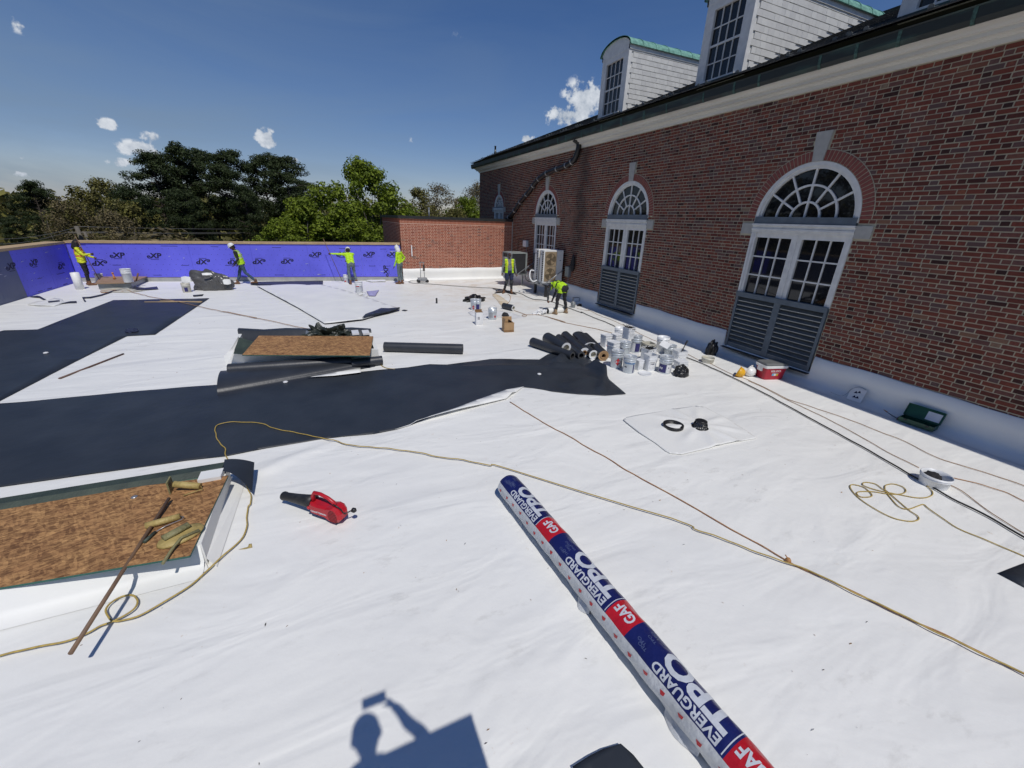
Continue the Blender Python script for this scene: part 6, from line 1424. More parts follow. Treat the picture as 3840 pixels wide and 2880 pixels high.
def hard_hat(F, mat='hat_white', tilt=0):
    x = F['fw']; y = -F['sdv']; z = F['upv']; o = F['J']['head']+z*.045-x*.005; M = Matrix(((x.x,y.x,z.x,o.x),(x.y,y.y,z.y,o.y),(x.z,y.z,z.z,o.z),(0,0,0,1)))
    e = bpy.data.objects.new('hard_hat', None); 
    b = MB(); b.lathe([(.112,0),(.110,.03),(.104,.07),(.083,.11),(.045,.132),(.005,.138)], 20, 0, M, True, 1.14, .98); h = b.build('hard_hat', mat, F['t'])
    q = MB(); R = []
    for k in range(25):
        a = 2*PI*k/24; e_ = .014+.045*max(0,math.cos(a))**2; R.append([M @ Vector((.112*1.14*math.cos(a),.112*.98*math.sin(a),.012)), M @ Vector(((.112+e_)*1.14*math.cos(a),(.112+e_)*.98*math.sin(a),-.006)), M @ Vector((.11*1.14*math.cos(a),.11*.98*math.sin(a),0))])
    q.loft(R, False, False, 0, None, True); q.build('brim', mat, h); return h
BLK = dict(skin='skin_dark', top='black_cloth', legs='black_cloth', boot='boot_brown')
# 1: stands in the far left corner, back turned, stirring a bucket with a long stick
F = figure('person with long dark hair in yellow and orange vest stirring a bucket', on((-9.0+.12,22.25)), math.radians(-78), dict(elR=(.27,.14,1.2), wrR=(.20,.33,1.22), elL=(-.25,.15,1.14), wrL=(-.12,.36,1.06), anR=(.1,.02,.09), anL=(-.1,-.05,.09), palmR=(-1,0,0), palmL=(1,0,0), look=(0,1,-.05)), dict(skin='skin_dark', top='hi_vis_yellow', sleeve='hi_vis_yellow', legs='black_cloth', boot='boot_brown'), hands=(1.0,1.0), longhair=True, scale=1.0)
vest(F, 'hi_vis_yellow', 'vest_orange', orange=True)
b = MB(); a = Vector(on((-8.5,22.15), .15)); b.tube([a+Vector((.0,0,.0)), a+Vector((-.28,.0,1.75))], .014, 8); o = b.build('stirring_stick', 'wood_pole'); tag(o, 'long wooden stick held by the person in the orange trimmed vest', 'stick')
# 2: walks along the back parapet to the left
F = figure('person in white hard hat and lime vest striding left past the purple boards', on((-3.35,21.4)), math.radians(88), dict(pelvis=(0,0,.93), chest=(0,.06,1.24), neck=(0,.13,1.43), head=(0,.21,1.56), shR=(.185,.10,1.36), shL=(-.185,.10,1.36), elR=(.24,.06,1.09), wrR=(.22,.16,.86), elL=(-.25,.04,1.09), wrL=(-.22,.20,.88), hipR=(.09,0,.90), knR=(.10,.16,.50), anR=(.10,.30,.09), hipL=(-.09,0,.9), knL=(-.10,-.10,.50), anL=(-.10,-.42,.13), look=(0,1,-.35)), dict(skin='skin_dark', top='black_cloth', legs='jean_blue', boot='boot_brown'))
vest(F); hard_hat(F)
# 3: reaches up the wall with a pole, seen from behind
F = figure('person in lime sweatshirt and white cap working a pole up the purple boards', on((1.06,20.65)), math.radians(14), dict(pelvis=(0,0,.93), chest=(0,.10,1.22), neck=(.0,.22,1.37), head=(.03,.31,1.46), shR=(.19,.18,1.32), shL=(-.19,.18,1.32), elR=(.20,.42,1.10), wrR=(.05,.58,1.0), elL=(-.43,.30,1.33), wrL=(-.70,.38,1.34), palmL=(0,1,-.2), palmR=(-1,.2,0), knR=(.14,.08,.5), anR=(.16,-.06,.09), knL=(-.12,.05,.5), anL=(-.13,-.10,.09), look=(0,1,-.2)), dict(skin='skin_dark', top='hi_vis', legs='jean_grey', boot='boot_brown'), hands=(1.0,1.0))
hard_hat(F, 'hat_white')
b = MB(); b.tube([on((.62,20.95),.08), on((.05,21.35),1.95)], .013, 8); o = b.build('roller_pole', 'wood_pole'); tag(o, 'thin pole held up to the purple boards by the reaching worker', 'pole')
# 4: stands with hand on hip by the brick corner
F = figure('person in lime hooded sweatshirt with white hood standing by the brick corner', on((3.2,20.2)), math.radians(52), dict(chest=(0,.03,1.27), neck=(0,.06,1.46), head=(0,.10,1.61), elR=(.40,-.06,1.17), wrR=(.20,.03,.98), elL=(-.25,.02,1.13), wrL=(-.24,.14,.86), palmR=(-1,.2,0), look=(.15,1,-.25), anR=(.08,-.03,.09), anL=(-.07,.05,.09), knR=(.09,.03,.5), knL=(-.08,.05,.5)), dict(skin='skin_dark', top='hi_vis', legs='jean_grey', boot='boot_brown', hood='hat_white'), hood=True)
# 5: hooded worker walking towards the camera near the condensers
F = figure('person in grey hood and open lime vest walking by the condensers', on((7.35,16.75)), math.radians(168), dict(shR=(.19,0,1.40), elR=(.29,-.04,1.13), wrR=(.33,.08,.90), elL=(-.27,-.06,1.12), wrL=(-.30,.06,.88), knR=(.13,.10,.5), anR=(.22,.02,.09), knL=(-.10,.06,.5), anL=(-.10,.08,.09), toeR=(.5,.9,0), look=(.35,1,-.12)), dict(skin='skin_dark', top='grey_cloth', legs='black_cloth', boot='boot_brown', hood='grey_cloth'), hood=True)
vest(F, 'hi_vis', 'hi_vis_yellow', open_front=.085)
garment(F, 'shorts', lambda co, lab, nm: (lab == nm.index('legs')) & (co[:,2] > .60), .012, 'navy_cloth')
for s in (-1,1): garment(F, 'knee_pad', lambda co, lab, nm: (lab == nm.index('legs')) & (co[:,2] > .44) & (co[:,2] < .56) & (co[:,1] > .05) & (co[:,0]*s > 0), .02, 'dark_grey_cloth')
# 6: bends over the white roll, back to the camera
F = figure('person bending over a white roll in lime vest and black trousers', on((7.50,12.42)), math.radians(18), dict(pelvis=(0,-.05,.93), chest=(0,.25,1.02), neck=(0,.43,.98), head=(0,.53,.90), shR=(.18,.38,.99), shL=(-.18,.38,.99), elR=(.19,.46,.70), wrR=(.10,.50,.44), elL=(-.22,.44,.71), wrL=(-.18,.48,.44), hipR=(.10,-.05,.90), hipL=(-.10,-.05,.9), knR=(.20,.02,.50), anR=(.25,-.05,.09), knL=(-.17,.04,.5), anL=(-.23,.02,.09), palmR=(-1,0,0), palmL=(1,0,0), look=(0,.3,-1)), dict(skin='skin_mid', top='dark_grey_cloth', legs='black_cloth', boot='boot_tan'), hands=(.8,.8))
vest(F, 'hi_vis', 'black_cloth', open_front=.0)
garment(F, 'belt', lambda co, lab, nm: ((lab == nm.index('top')) | (lab == nm.index('legs'))) & (np.abs((co-np.array(F['J']['pelvis']))@np.array((0,.96,.28))-.03) < .02), .01, 'boot_brown')
# the photographer stands on the higher roof behind the camera: only the shadow shows
PZ = 1.66
b = MB(); b.box((-1.6,-6.0,-.2),(.62,-.32,PZ)); b.build('upper_roof', 'white_sheet', kind='structure')
b = MB(); b.box((-.35,-.155,PZ+.02),(.552,-.125,2.82)); b.box((-.33,-.18,PZ-.02),(-.29,-.12,2.7)); o = b.build('shadow_panel', 'grey_metal'); tag(o, 'upright grey roof hatch lid beside the photographer, casting the square shadow', 'hatch')  # added panel out of view, shaped only to cast the square shadow
F = figure('person taking the photograph, seen only as a shadow on the roof', (-.115,-.40,PZ), 0, dict(neck=(0,.06,1.46), head=(0,.13,1.62), chest=(0,.02,1.27), elR=(.38,.10,1.30), wrR=(.21,.28,1.50), shR=(.19,.0,1.43), elL=(-.27,.0,1.12), wrL=(-.22,.14,.92), palmR=(-1,0,.3), look=(0,1,-.3)), dict(skin='skin_mid', top='navy_cloth', legs='jean_blue', boot='boot_brown'), hands=(.5,.3), voxel=.012)
b = MB(); M = Matrix.Translation((-.045,-.052,3.252)) @ Matrix.Rotation(-PITCH,4,'X'); b.box((-.08,-.006,-.037),(.08,.0,.037),0,0,M); o = b.build('phone', 'black_plastic'); tag(o, 'phone held up by the photographer, seen only in the shadow', 'phone')

# ------------------------------------------------------------------ cords and hoses on the deck
def cord(name, label, pts, r, mat, wob=.0, cat='cord', dz=0, kf=4, over=None):
    P = [Vector((p[0],p[1],0)) for p in pts]; Q = smooth_path(P, kf); rnd = random.Random(len(pts)*7+int(r*1e5)); out = []; ph = rnd.uniform(0,6)
    acc = 0; prev = None
    for p in Q:
        if prev is not None: acc += (p-prev).length
        prev = p; w = wob*math.sin(acc*9+ph)+wob*.5*math.sin(acc*23+ph*2)
        z = rz(p.y)+r+.004+dz+abs(wob)*.3*(1+math.sin(acc*13+ph)); z += float(wrinkle(np.array(p.x), np.array(p.y)))
        if over: z += over(p.x, p.y)
        out.append(Vector((p.x+w*.7, p.y+w*.5, z)))
    b = MB(); o0 = out[0].copy(); b.tube([p-o0 for p in out], r, 6); o = b.build(name, mat); o.location = o0; return tag(o, label, cat)
def on_black(x, y): return .014
cord('extension_cord', 'yellow extension cord looping past the near curb and leaf blower to the right edge', [(-2.640, 3.342), (-2.583, 3.336), (-2.495, 3.340), (-2.394, 3.322), (-2.260, 3.294), (-2.162, 3.292), (-2.081, 3.315), (-2.014, 3.356), (-1.935, 3.370), (-1.850, 3.409), (-1.816, 3.462), (-1.827, 3.540), (-1.889, 3.610), (-1.972, 3.622), (-2.026, 3.583), (-2.034, 3.518), (-1.993, 3.435), (-1.936, 3.374), (-1.845, 3.358), (-1.747, 3.358), (-1.599, 3.443), (-1.467, 3.546), (-1.366, 3.674), (-1.261, 3.838), (-1.181, 3.958), (-1.125, 4.086), (-1.121, 4.300), (-1.149, 4.545), (-1.131, 4.616), (-1.172, 4.845), (-1.228, 5.042), (-1.291, 5.195), (-1.397, 5.450)] + [(-1.567, 5.842), (-1.615, 6.037), (-1.704, 6.256), (-1.805, 6.536), (-1.860, 6.743), (-1.854, 6.862), (-1.768, 6.916), (-1.634, 6.917), (-1.446, 6.823), (-1.215, 6.692), (-1.081, 6.528), (-0.973, 6.390), (-0.768, 6.243), (-0.587, 6.091), (-0.447, 5.970), (-0.330, 5.850), (-0.100, 5.654), (0.086, 5.486), (0.275, 5.385), (0.465, 5.293), (0.647, 5.162), (0.864, 5.010), (1.038, 4.872), (1.208, 4.729), (1.467, 4.553), (1.710, 4.348), (1.888, 4.200)] + [(3.263, 2.600), (3.390, 2.388), (3.499, 2.225), (3.667, 1.970), (3.799, 1.791), (3.909, 1.644), (3.964, 1.557), (4.075, 1.344), (4.155, 1.162), (4.223, 0.987), (4.288, 0.823), (4.358, 0.673), (4.407, 0.579), (4.443, 0.485), (4.478, 0.394), (4.554, 0.214), (4.610, 0.064)], .0075, 'cord_yellow', .010, over=on_black)
cord('extension_cord', 'orange brown cord running from the black sheet tip to the knot', [(2.785, 6.158), (2.905, 5.618), (2.987, 5.233), (3.099, 4.865), (3.186, 4.569), (3.263, 4.223), (3.360, 3.910), (3.393, 3.704), (3.451, 3.470), (3.506, 3.249), (3.593, 3.015)] + [(3.786, 2.239), (3.839, 2.062), (3.877, 1.925), (3.942, 1.684), (3.977, 1.565), (4.091, 1.353), (4.200, 1.113), (4.281, 0.883), (4.387, 0.685), (4.472, 0.495), (4.584, 0.223), (4.639, 0.071)], .0065, 'cord_orange', .006)
b = MB(); b.lathe([(.02,0),(.03,.02),(.015,.045)], 8); b.tube([(0,0,.03),(-.02,.03,.07)], .006, 6); o = b.build('cord_knot', 'cord_orange'); o.location = on((3.942, 1.684)); tag(o, 'small knot joining the orange and yellow cords at right', 'knot')
cord('hose', 'black hose running straight along the roof beside the hall wall', [(7.087, 17.985), (7.523, 17.384)] + [(7.020, 17.891), (7.226, 17.208), (7.572, 16.952), (7.730, 16.664), (7.791, 16.281), (7.730, 15.617), (7.735, 15.118), (7.913, 14.936), (8.065, 14.793), (8.225, 14.503), (8.291, 13.984), (8.296, 13.430), (8.301, 12.803), (8.332, 12.291)] + [(8.379, 12.388), (8.315, 11.522), (8.330, 10.976), (8.295, 10.397), (8.166, 9.738), (8.041, 9.073), (8.005, 8.263), (7.988, 7.645), (8.064, 7.172), (8.097, 6.659), (8.063, 6.268)] + [(8.001, 5.675), (7.849, 4.784), (7.651, 3.992), (7.486, 3.332), (7.345, 2.772), (7.198, 2.279), (7.120, 2.053), (7.037, 1.755), (6.961, 1.484), (6.927, 1.179), (6.820, 0.868), (6.738, 0.623)], .012, 'hose_black', .006, 'hose', .004)
cord('hose', 'thin grey hose from the seam welder looping across to the condensers', [(4.284, 21.117), (3.908, 21.061), (3.649, 20.706), (3.716, 20.380), (4.017, 20.130), (4.637, 19.745), (5.418, 19.109), (6.101, 18.611), (7.112, 18.050)], .012, 'hose_grey', .01, 'hose')
cord('air_line', 'tan cord nearest the hall wall running to the right edge', [(8.620, 13.073), (8.703, 12.697), (8.837, 12.575)] + [(8.889, 12.677), (8.739, 11.690), (8.742, 10.859), (8.555, 9.697), (8.435, 8.952), (8.410, 8.567), (8.463, 7.827), (8.247, 6.798)] + [(8.336, 6.646), (8.203, 5.926), (8.228, 5.444), (8.164, 4.939), (8.059, 4.417), (8.140, 3.998), (8.215, 3.612), (8.248, 3.236), (8.244, 2.873), (8.241, 2.540), (8.113, 2.184), (8.174, 1.928), (8.289, 1.624), (8.337, 1.306), (8.331, 1.034)], .006, 'cord_tan', .008)
cord('air_line', 'reddish cord ending at the low white basin', [(8.200, 5.403), (8.130, 4.914), (8.004, 4.380), (7.937, 3.874), (7.825, 3.316), (7.671, 2.823), (7.544, 2.438), (7.492, 2.101)], .006, 'cord_tan', .006)
cord('air_line', 'tan cord leaving the basin towards the right edge', [(7.576, 1.837), (7.665, 1.742), (7.782, 1.618), (7.817, 1.470), (7.876, 1.336), (7.832, 1.160), (7.822, 0.902)], .006, 'cord_orange', .01)
cord('air_line', 'reddish cord knotted just right of the low white basin', [(7.368, 1.817), (7.352, 1.726), (7.372, 1.692), (7.325, 1.569), (7.153, 1.326), (7.044, 1.148), (6.937, 0.902), (6.811, 0.642)], .006, 'cord_tan', .008)
cord('extension_cord', 'coiled yellow cord lying in loops at right', [(7.033, 1.838), (6.946, 1.735), (6.837, 1.688), (6.684, 1.695), (6.553, 1.740), (6.452, 1.831), (6.349, 1.924), (6.245, 2.037), (6.200, 2.154), (6.306, 2.189), (6.394, 2.109), (6.348, 1.986), (6.483, 2.037), (6.639, 2.022), (6.677, 1.931), (6.592, 1.862), (6.436, 1.859), (6.287, 1.931), (6.171, 2.019), (6.017, 2.089), (5.915, 2.083), (5.881, 2.019), (6.003, 1.972), (6.082, 2.000), (6.160, 2.125), (6.083, 2.219), (5.970, 2.188), (5.841, 2.035), (5.780, 1.827), (5.797, 1.635), (5.910, 1.528), (6.042, 1.500), (6.124, 1.542), (6.159, 1.636), (6.255, 1.795), (6.358, 1.982), (6.215, 1.844), (6.119, 1.716), (6.194, 1.651), (6.391, 1.639), (6.475, 1.625), (6.433, 1.561), (6.372, 1.414), (6.314, 1.247), (6.350, 1.056), (6.383, 0.901), (6.418, 0.752), (6.427, 0.543)], .0065, 'cord_yellow', .004)
cord('extension_cord', 'orange cord trailing from the far left scraps to the middle curb', [(-7.175, 20.559), (-6.827, 19.940), (-6.359, 19.320), (-6.014, 18.847), (-5.590, 18.368)] + [(-5.254, 18.039), (-4.631, 17.293), (-3.847, 16.280), (-3.020, 15.317), (-2.144, 14.309)] + [(-3.231, 15.576), (-2.430, 14.623), (-1.648, 13.729), (-1.033, 12.930), (-0.574, 12.412)], .010, 'cord_tan', .012, over=on_black)
cord('extension_cord', 'orange cord tangle at the foot of the far left curb', [(-7.923, 20.396), (-7.704, 20.084), (-7.550, 20.421), (-7.264, 20.197), (-7.239, 20.299), (-7.550, 20.640), (-7.763, 20.631), (-7.932, 20.505)], .012, 'cord_orange', .012)
cord('extension_cord', 'thin orange cord rising over the dusty patch by the hooded worker', [(6.335, 14.533), (6.664, 15.050), (7.074, 15.929), (7.198, 16.489)] , .009, 'cord_orange', .008)
cord('extension_cord', 'orange cord looping past the bending worker towards the pails', [(6.071, 13.426), (6.145, 12.912), (6.198, 12.545), (6.109, 12.379), (5.993, 12.426), (6.079, 12.570), (6.288, 12.536), (6.594, 12.429), (6.775, 12.121), (6.894, 11.722), (7.006, 11.236)] + [(6.782, 12.133), (6.916, 11.292), (7.204, 10.714), (7.513, 10.156), (7.690, 9.592)], .009, 'cord_tan', .006)
cord('extension_cord', 'short yellow cord hanging from the right end of the middle board', [(0.808, 9.590), (0.818, 9.268), (0.825, 9.024), (0.911, 8.706), (1.087, 8.536)], .008, 'cord_yellow', .006, dz=.0)
cord('extension_cord', 'thin dark cord lying behind the worker reaching up the purple boards', [(-0.119, 22.031), (0.010, 22.008), (0.336, 22.030), (0.573, 21.906), (0.710, 21.563)], .012, 'hose_grey', .008)
# small litter: membrane trimmings, screws, mud flakes
def litter():
    b = MB(); r = random.Random(99); n = 0
    while n < 620:
        u = r.random(); y = -.2+20*u**1.6; x = r.uniform(-8.5,9.0)
        if abs(x) > 1.4*y+3: continue
        s = r.choice((.004,.006,.008,.010,.013,.02)); a = r.uniform(0,PI); dx, dy = math.cos(a)*s, math.sin(a)*s; w = s*r.uniform(.1,.35); ex, ey = -math.sin(a)*w, math.cos(a)*w; z = rz(y)+.004+float(wrinkle(np.array(x),np.array(y))); h = r.uniform(.002,.006)
        b.add([(x-dx,y-dy,z),(x+ex,y+ey,z+h),(x+dx,y+dy,z),(x-ex,y-ey,z+h*.3)], [(0,1,2),(0,2,3)], r.choice((0,0,1,1,2,3))); n += 1
    o = b.build('litter', ['cardboard_dark','tool_steel','label_grey','cardboard'], kind='stuff'); tag(o, 'tiny trimmings and flakes scattered over the white roof', 'litter')
litter()
o = sheet('tape_smear', [(-1.763, 3.705), (-1.723, 3.714), (-1.663, 3.698), (-1.649, 3.629), (-1.743, 3.652)], .004, 'cardboard', .001, .05, .002); tag(o, 'tan smear of adhesive tape at the foot of the near curb', 'smear')
o = sheet('glue_smear', [(-1.151, 3.898), (-1.072, 3.903), (-1.069, 3.943), (-1.044, 3.940), (-1.032, 3.880), (-1.098, 3.882)], .004, 'glue_yellow', .001, .05, .002); tag(o, 'pale yellow glue smear beside the yellow cord bend', 'smear')
mk('dust_tan', (.58,.46,.30), .9, (.72,.66,.56), 3, lo=.3, hi=.7)
o = sheet('dust_patch', [(6.526, 16.641), (6.740, 16.836), (6.680, 15.908), (6.506, 14.785), (6.133, 14.299), (5.903, 14.037), (6.002, 14.521), (6.239, 15.467), (6.358, 16.210)], .003, 'dust_tan', .001, .2, .001); tag(o, 'tan dusty stain on the white roof near the hooded worker', 'stain')
for px, lab in (((3.947, 7.214), 'small white scrap on the bunched black sheet'), ((-1.007, 8.446), 'cream scrap at the lip of the half unrolled roll'), ((-5.908, 11.930), 'white scrap on the left black sheet')):
    b = MB(); b.lathe([(.05,0),(.045,.02),(.015,.03)], 6); o = b.build('scrap', 'label_white'); o.location = on(px, .02); tag(o, lab, 'scrap')

# ------------------------------------------------------------------ trees beyond the roof
GZ = -6.0
def leaf_cloud(b, centres, per, size, flat=1.0, mi=0, spread=1.0, asp=.6):
    """centres: (point, radius); many small leaf faces spread through each clump"""
    for (c, R) in centres:
        n = max(4, int(per*R*R)); d = rng.normal(size=(n,3)); d /= np.linalg.norm(d,axis=1)[:,None]; rad = R*rng.uniform(.25,1,n)**.6
        P = np.array(c)+d*rad[:,None]*np.array([1,1,flat])*spread
        for p, dd in zip(P, d):
            s = size*random.uniform(.6,1.3); nrm = Vector(dd)+Vector((random.gauss(0,.5),random.gauss(0,.5),random.gauss(.5,.5))); t = nrm.orthogonal().normalized(); q = Matrix.Rotation(random.uniform(0,6.28),3,nrm.normalized()) @ t; w = nrm.normalized().cross(q)*asp
            p = Vector(p); b.add([p-q*s, p+w*s, p+q*s, p-w*s], [(0,1,2,3)], mi, random.random())
def limb(b, p, q, r0, r1, bend=.15):
    p, q = Vector(p), Vector(q); m = (p+q)/2+Vector((random.uniform(-1,1),random.uniform(-1,1),random.uniform(0,1)))*(q-p).length*bend; b.tube(smooth_path([p,m,q],3), [r0+(r1-r0)*k/6 for k in range(7)], 6)
def make_pine(seed, H=24, bare=.38):
    random.seed(seed); tr = MB(); top = Vector((random.uniform(-.8,.8),random.uniform(-.8,.8),H)); pts = [Vector((0,0,0)),top*.35+Vector((random.uniform(-.4,.4),0,0)),top*.7,top]; sp = smooth_path(pts,4); tr.tube(sp, [.30*(1-.85*i/(len(sp)-1)) for i in range(len(sp))], 8)
    cl = []
    for i in range(62):
        h = H*(bare+(1-bare)*(i/62)**.9); a = random.uniform(0,6.28); f = (h/H-bare)/(1-bare); ln = (1.2+3.4*math.sin(PI*min(1,f*.78+.18)))*random.uniform(.55,1.15); p = top*(h/H); q = p+Vector((math.cos(a)*ln, math.sin(a)*ln, ln*.22+random.uniform(-.3,.5))); limb(tr, p, q, .09, .03)
        cl.append((q, random.uniform(.9,1.7))); cl.append(((p+q*2)/3+Vector((0,0,.25)), random.uniform(.8,1.3)))
    cl += [(top+Vector((random.uniform(-.8,.8),random.uniform(-.8,.8),random.uniform(-1,.3))), .9) for _ in range(5)]
    cr = MB(); leaf_cloud(cr, cl, 95, .21, .60, 0, 1.0, .42); return tr, cr, 'bark', 'pine_needles'
def make_decid(seed, H=16, W_=5.5, leaf='spring_leaves', per=95, size=.18, n=95, low=.12, bark='bark_grey', sparse=False):
    random.seed(seed); tr = MB(); cl = []; fork = Vector((random.uniform(-.3,.3),random.uniform(-.3,.3),H*.22)); tr.tube([(0,0,0), fork*.5, fork], [.32,.27,.24], 8)
    for i in range(n):
        a = random.uniform(0,6.28); f = random.uniform(0,1)**.8; h = H*(low+(1-low)*f); w = W_*math.sin(PI*(.18+.74*f))**.8*random.uniform(.45,1.1)*(1 if f < .85 else .7); q = Vector((math.cos(a)*w, math.sin(a)*w, h)); s0 = fork+(Vector((q.x*.25,q.y*.25,h*.7))-fork)*random.uniform(.2,.7)
        if i < 26: limb(tr, fork if i < 9 else s0, q, .13 if i < 9 else .06, .02, .12)
        cl.append((q, random.uniform(.6,1.25))); cl.append((q*.75+Vector((0,0,h*.22)), random.uniform(.6,1.1)))
    cr = MB(); leaf_cloud(cr, cl, per, size, .8, 0, 1.0, .65); return tr, cr, bark, leaf
def make_bush(seed, leaf, H=5, W_=3):
    random.seed(seed); tr = MB(); cl = []
    for i in range(34):
        a = random.uniform(0,6.28); f = random.random(); q = Vector((math.cos(a)*W_*random.uniform(.2,1)*(1-.4*f), math.sin(a)*W_*random.uniform(.2,1)*(1-.4*f), H*(.15+.8*f)));
        if i < 5: limb(tr, (0,0,0), q, .04, .01, .05)
        cl.append((q, random.uniform(.6,1.1)))
    cr = MB(); leaf_cloud(cr, cl, 85, .13, .9, 0, 1.0, .4); return tr, cr, 'bark', leaf
PROTO = {}
def proto(kind):
    if kind not in PROTO:
        k, s = kind.split('_') if '_' in kind else (kind, '1'); s = int(s)
        if k == 'pine': r = make_pine(100+s, 24, (.40,.46,.36)[s % 3])
        elif k == 'spring': r = make_decid(200+s)
        elif k == 'olive': r = make_decid(300+s, 15, 5.0, 'olive_leaves', 70, .16, 90, .05)
        elif k == 'twig': r = make_decid(400+s, 15, 4.6, 'bud_twigs', 42, .13, 95, .08, 'bark_grey')
        elif k == 'bush': r = make_bush(500+s, ('bud_twigs','olive_leaves','spring_leaves')[s % 3])
        tr, cr, bk, lf = r; a = tr.build('trunk', bk); b = cr.build('crown', lf); PROTO[kind] = (a.data, b.data); bpy.data.objects.remove(a); bpy.data.objects.remove(b)
    return PROTO[kind]
def tree(kind, az, dist, top_el, label, wide=1.0, group='trees beyond the parapet'):
    """az: bearing from the roof edge in degrees east of north; top_el: how high its top stands over the eye line, in metres"""
    H0 = {'pine':24.6,'spring':17.0,'olive':16.0,'twig':16.0,'bush':5.6}[kind.split('_')[0]]; a = math.radians(az); x, y = math.sin(a)*dist, math.cos(a)*dist
    k = (3.15+top_el-GZ)/H0; nm = {'pine':'pine_tree','spring':'leafy_tree','olive':'olive_green_tree','twig':'budding_tree','bush':'shrub'}[kind.split('_')[0]]
    t = thing(nm, label, 'tree' if 'bush' not in kind else 'shrub', (x,y,GZ), random.uniform(0,6.28), group); t.scale = (k*wide, k*wide, k)
    m1, m2 = proto(kind); link('trunk', m1, t); link('crown', m2, t)
random.seed(4)
tree('pine_2', -38.00, 48.0, 10.00, 'pine outside the picture left, nearest the side parapet corner', 1.3)
tree('olive_1', -47.00, 40.0, 8.00, 'olive tree outside the picture left, first of the row', 1.3)
tree('pine_1', -57.00, 44.0, 11.00, 'pine outside the picture left beyond the olive tree', 1.3)
tree('olive_2', -66.00, 38.0, 9.00, 'olive tree outside the picture left, second of the row', 1.3)
tree('pine_3', -76.00, 42.0, 11.00, 'pine outside the picture left, halfway along the side parapet', 1.3)
tree('olive_1', -88.00, 40.0, 9.00, 'olive tree outside the picture left level with the camera', 1.3)
tree('pine_1', -23.26, 78.0, 2.35, 'tall dark pine standing apart at the far left', 0.95)
tree('pine_2', -25.13, 85.0, -1.69, 'lower dark pine at the left picture edge', 1.03)
tree('pine_3', -23.11, 70.0, -3.08, 'short dark pine behind the far left corner', 1.03)
tree('pine_1', -14.67, 64.0, 5.47, 'leftmost tall pine of the dark pine clump', 0.99)
tree('pine_2', -12.56, 66.0, 6.64, 'tallest pine of the dark clump', 0.95)
tree('pine_3', -10.35, 70.0, 6.94, 'pine just right of the tallest in the dark clump', 0.99)
tree('pine_1', -7.96, 64.0, 6.43, 'broad pine in the middle of the dark clump', 1.03)
tree('pine_2', -5.28, 68.0, 6.83, 'pine at the right shoulder of the dark clump', 0.95)
tree('pine_3', -3.15, 64.0, 6.44, 'rightmost tall pine of the dark clump', 0.99)
tree('pine_2', -16.52, 56.0, 1.69, 'shorter pine at the left foot of the dark clump', 0.99)
tree('pine_3', -1.27, 72.0, 4.39, 'shorter pine at the right foot of the dark clump', 0.95)
tree('pine_1', -7.41, 58.0, 2.57, 'front pine half hiding the clump trunks', 0.77)
tree('pine_2', -12.41, 57.0, 1.77, 'front pine at the centre left of the clump', 0.86)
tree('olive_1', -20.04, 62.0, 2.31, 'loose olive green tree left of the pines', 1.00)
tree('olive_2', -18.65, 66.0, 3.21, 'taller olive green tree close to the pines', 0.90)
tree('olive_1', -17.48, 54.0, 0.99, 'rounded olive green tree before the pines', 1.00)
tree('twig_1', -21.58, 60.0, 1.05, 'bare reddish budding tree behind the far left corner', 1.00)
tree('twig_2', -18.58, 48.0, 0.16, 'pale budding tree with grey limbs before the pines', 1.00)
tree('spring_1', 5.61, 50.0, 5.97, 'tallest bright green tree with a ragged top', 0.95)
tree('spring_2', 1.44, 47.0, 3.64, 'bright green tree left of the tallest green one', 1.00)
tree('spring_3', -1.70, 43.0, 1.45, 'low bright green tree over the striding worker', 1.05)
tree('spring_2', 8.70, 52.0, 3.05, 'bright green tree right of the tallest green one', 1.00)
tree('spring_1', -4.32, 40.0, -0.17, 'spreading bright green tree low at the pine foot', 1.00)
tree('spring_3', 3.13, 42.0, 1.22, 'front bright green tree over the reaching worker', 1.10)
tree('spring_2', -26.08, 44.0, -2.95, 'bright green low tree at the left picture edge', 1.10)
tree('olive_2', 12.02, 84.0, 5.46, 'dull green tree over the brick building corner', 1.10)
tree('twig_1', 14.72, 90.0, 7.02, 'tall bare budding tree behind the low brick building', 1.20)
tree('spring_3', 17.94, 78.0, 3.82, 'bright green tree beside the end of the hall', 1.10)
tree('twig_2', 19.24, 92.0, 7.65, 'bare tree top at the end of the hall', 1.10)
tree('olive_1', 16.57, 70.0, 2.04, 'olive green tree behind the low brick building', 1.10)
tree('spring_1', 11.00, 56.0, 0.91, 'green tree low behind the brick corner', 0.90)
tree('bush_0', -13.62, 40.0, -0.79, 'brown bare shrub thicket below the pines', 1.60, 'shrubs beyond the parapet')
tree('bush_1', -16.57, 42.0, -1.42, 'olive shrub below the pines', 1.70, 'shrubs beyond the parapet')
tree('bush_0', -11.24, 44.0, -1.54, 'brown shrub at the foot of the pine trunks', 1.60, 'shrubs beyond the parapet')
tree('bush_1', -19.38, 40.0, -1.61, 'olive shrub behind the leaning pole', 1.80, 'shrubs beyond the parapet')
tree('bush_0', -21.79, 42.0, -1.85, 'brown shrub left of the leaning pole', 1.80, 'shrubs beyond the parapet')
tree('bush_2', -6.50, 38.0, -1.45, 'green shrub below the right pines', 1.60, 'shrubs beyond the parapet')
tree('bush_2', 0.33, 36.0, -1.30, 'green shrub behind the middle of the parapet', 1.80, 'shrubs beyond the parapet')
tree('bush_1', 5.68, 38.0, -1.48, 'dark shrub behind the right of the parapet', 1.90, 'shrubs beyond the parapet')
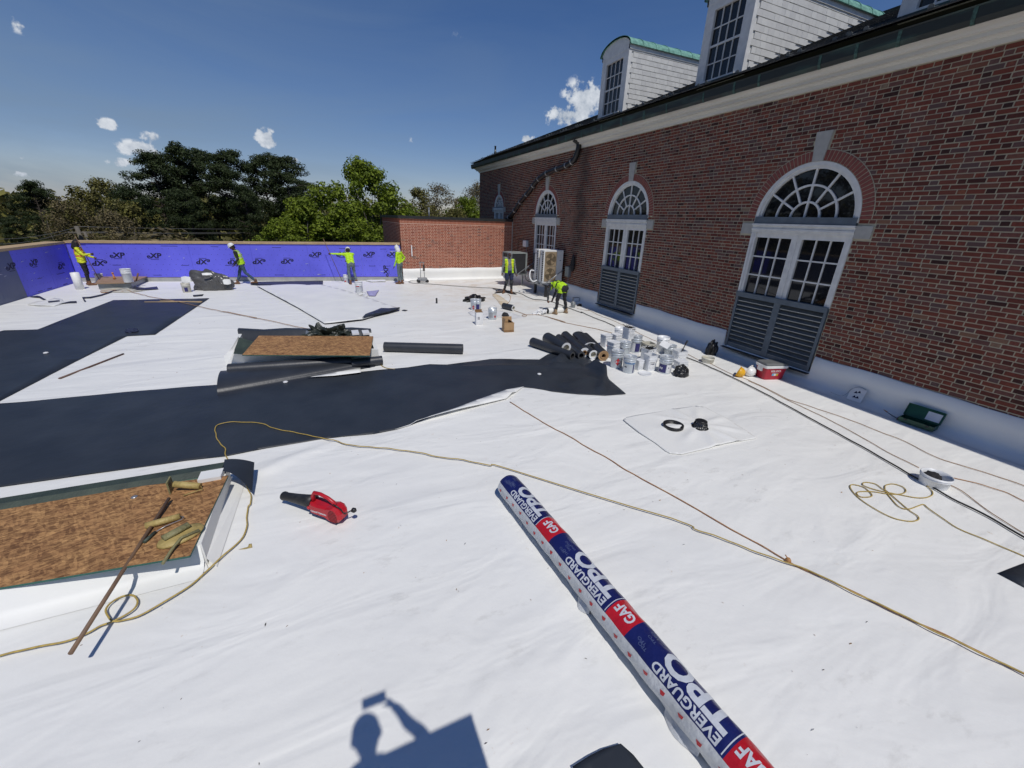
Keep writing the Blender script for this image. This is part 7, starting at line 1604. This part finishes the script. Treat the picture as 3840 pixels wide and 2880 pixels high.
tree('bush_1', -24.78, 40.0, -2.44, 'dark shrub behind the side parapet', 1.80, 'shrubs beyond the parapet')
tree('bush_2', 9.14, 44.0, -1.01, 'green shrub at the brick building corner', 1.70, 'shrubs beyond the parapet')
tree('bush_1', -8.79, 52.0, -2.23, 'dark shrub under the pine trunks', 2.00, 'shrubs beyond the parapet')
def far_wood():
    random.seed(77); b = MB(); cl = []
    for i in range(260):
        a = math.radians(-75+150*i/260+random.uniform(-.5,.5)); d = random.uniform(120,175); h = random.uniform(7,11.5)*(d/130)
        for k in range(5): cl.append((Vector((math.sin(a)*d+random.uniform(-4,4), math.cos(a)*d+random.uniform(-4,4), GZ+h*random.uniform(.12,1))), random.uniform(2.2,3.6)))
    leaf_cloud(b, cl, 5.5, .75, .9, 0, 1.0, .7); o = b.build('distant_wood', 'olive_leaves', kind='stuff'); tag(o, 'distant mixed woodland closing the horizon', 'woodland')
far_wood()
# utility pole with wires
t = thing('utility_pole', 'leaning wooden utility pole with wires behind the far left corner', 'pole', (-15.95,42.0,GZ)); b = MB(); b.tube([(0,0,0),(-.45,0,7.7)], [.17,.13], 10); b.build('post', 'bark_grey', t)
b = MB(); b.tube([(.6,0,0),(-.02,-.2,7.3)], .09, 8); b.build('brace', 'bark_grey', t); b = MB(); b.box((-1.0,-.06,7.2),(.3,.06,7.3)); b.build('crossarm', 'bark_grey', t)
for i, (p0, p1, lab) in enumerate((((-16.4,42,1.66),(3.0,77,1.1),'upper power line running right from the leaning pole'),((-16.2,42,1.3),(3.0,77,.75),'lower power line running right from the leaning pole'),((-16.9,42,1.24),(2.6,77,.55),'lowest power line running right from the leaning pole'),((-16.4,42,1.6),(-31,62,-.4),'upper power line dropping left from the leaning pole'),((-16.9,42,1.3),(-31,62,-.9),'lower power line dropping left from the leaning pole'))):
    a, e = Vector(p0), Vector(p1); b = MB(); b.tube([(e-a)*q-Vector((0,0,1.0*q*(1-q))) for q in [k/14 for k in range(15)]], .024, 5); o = b.build('power_line', 'hose_grey'); o.location = a; tag(o, lab, 'wire')
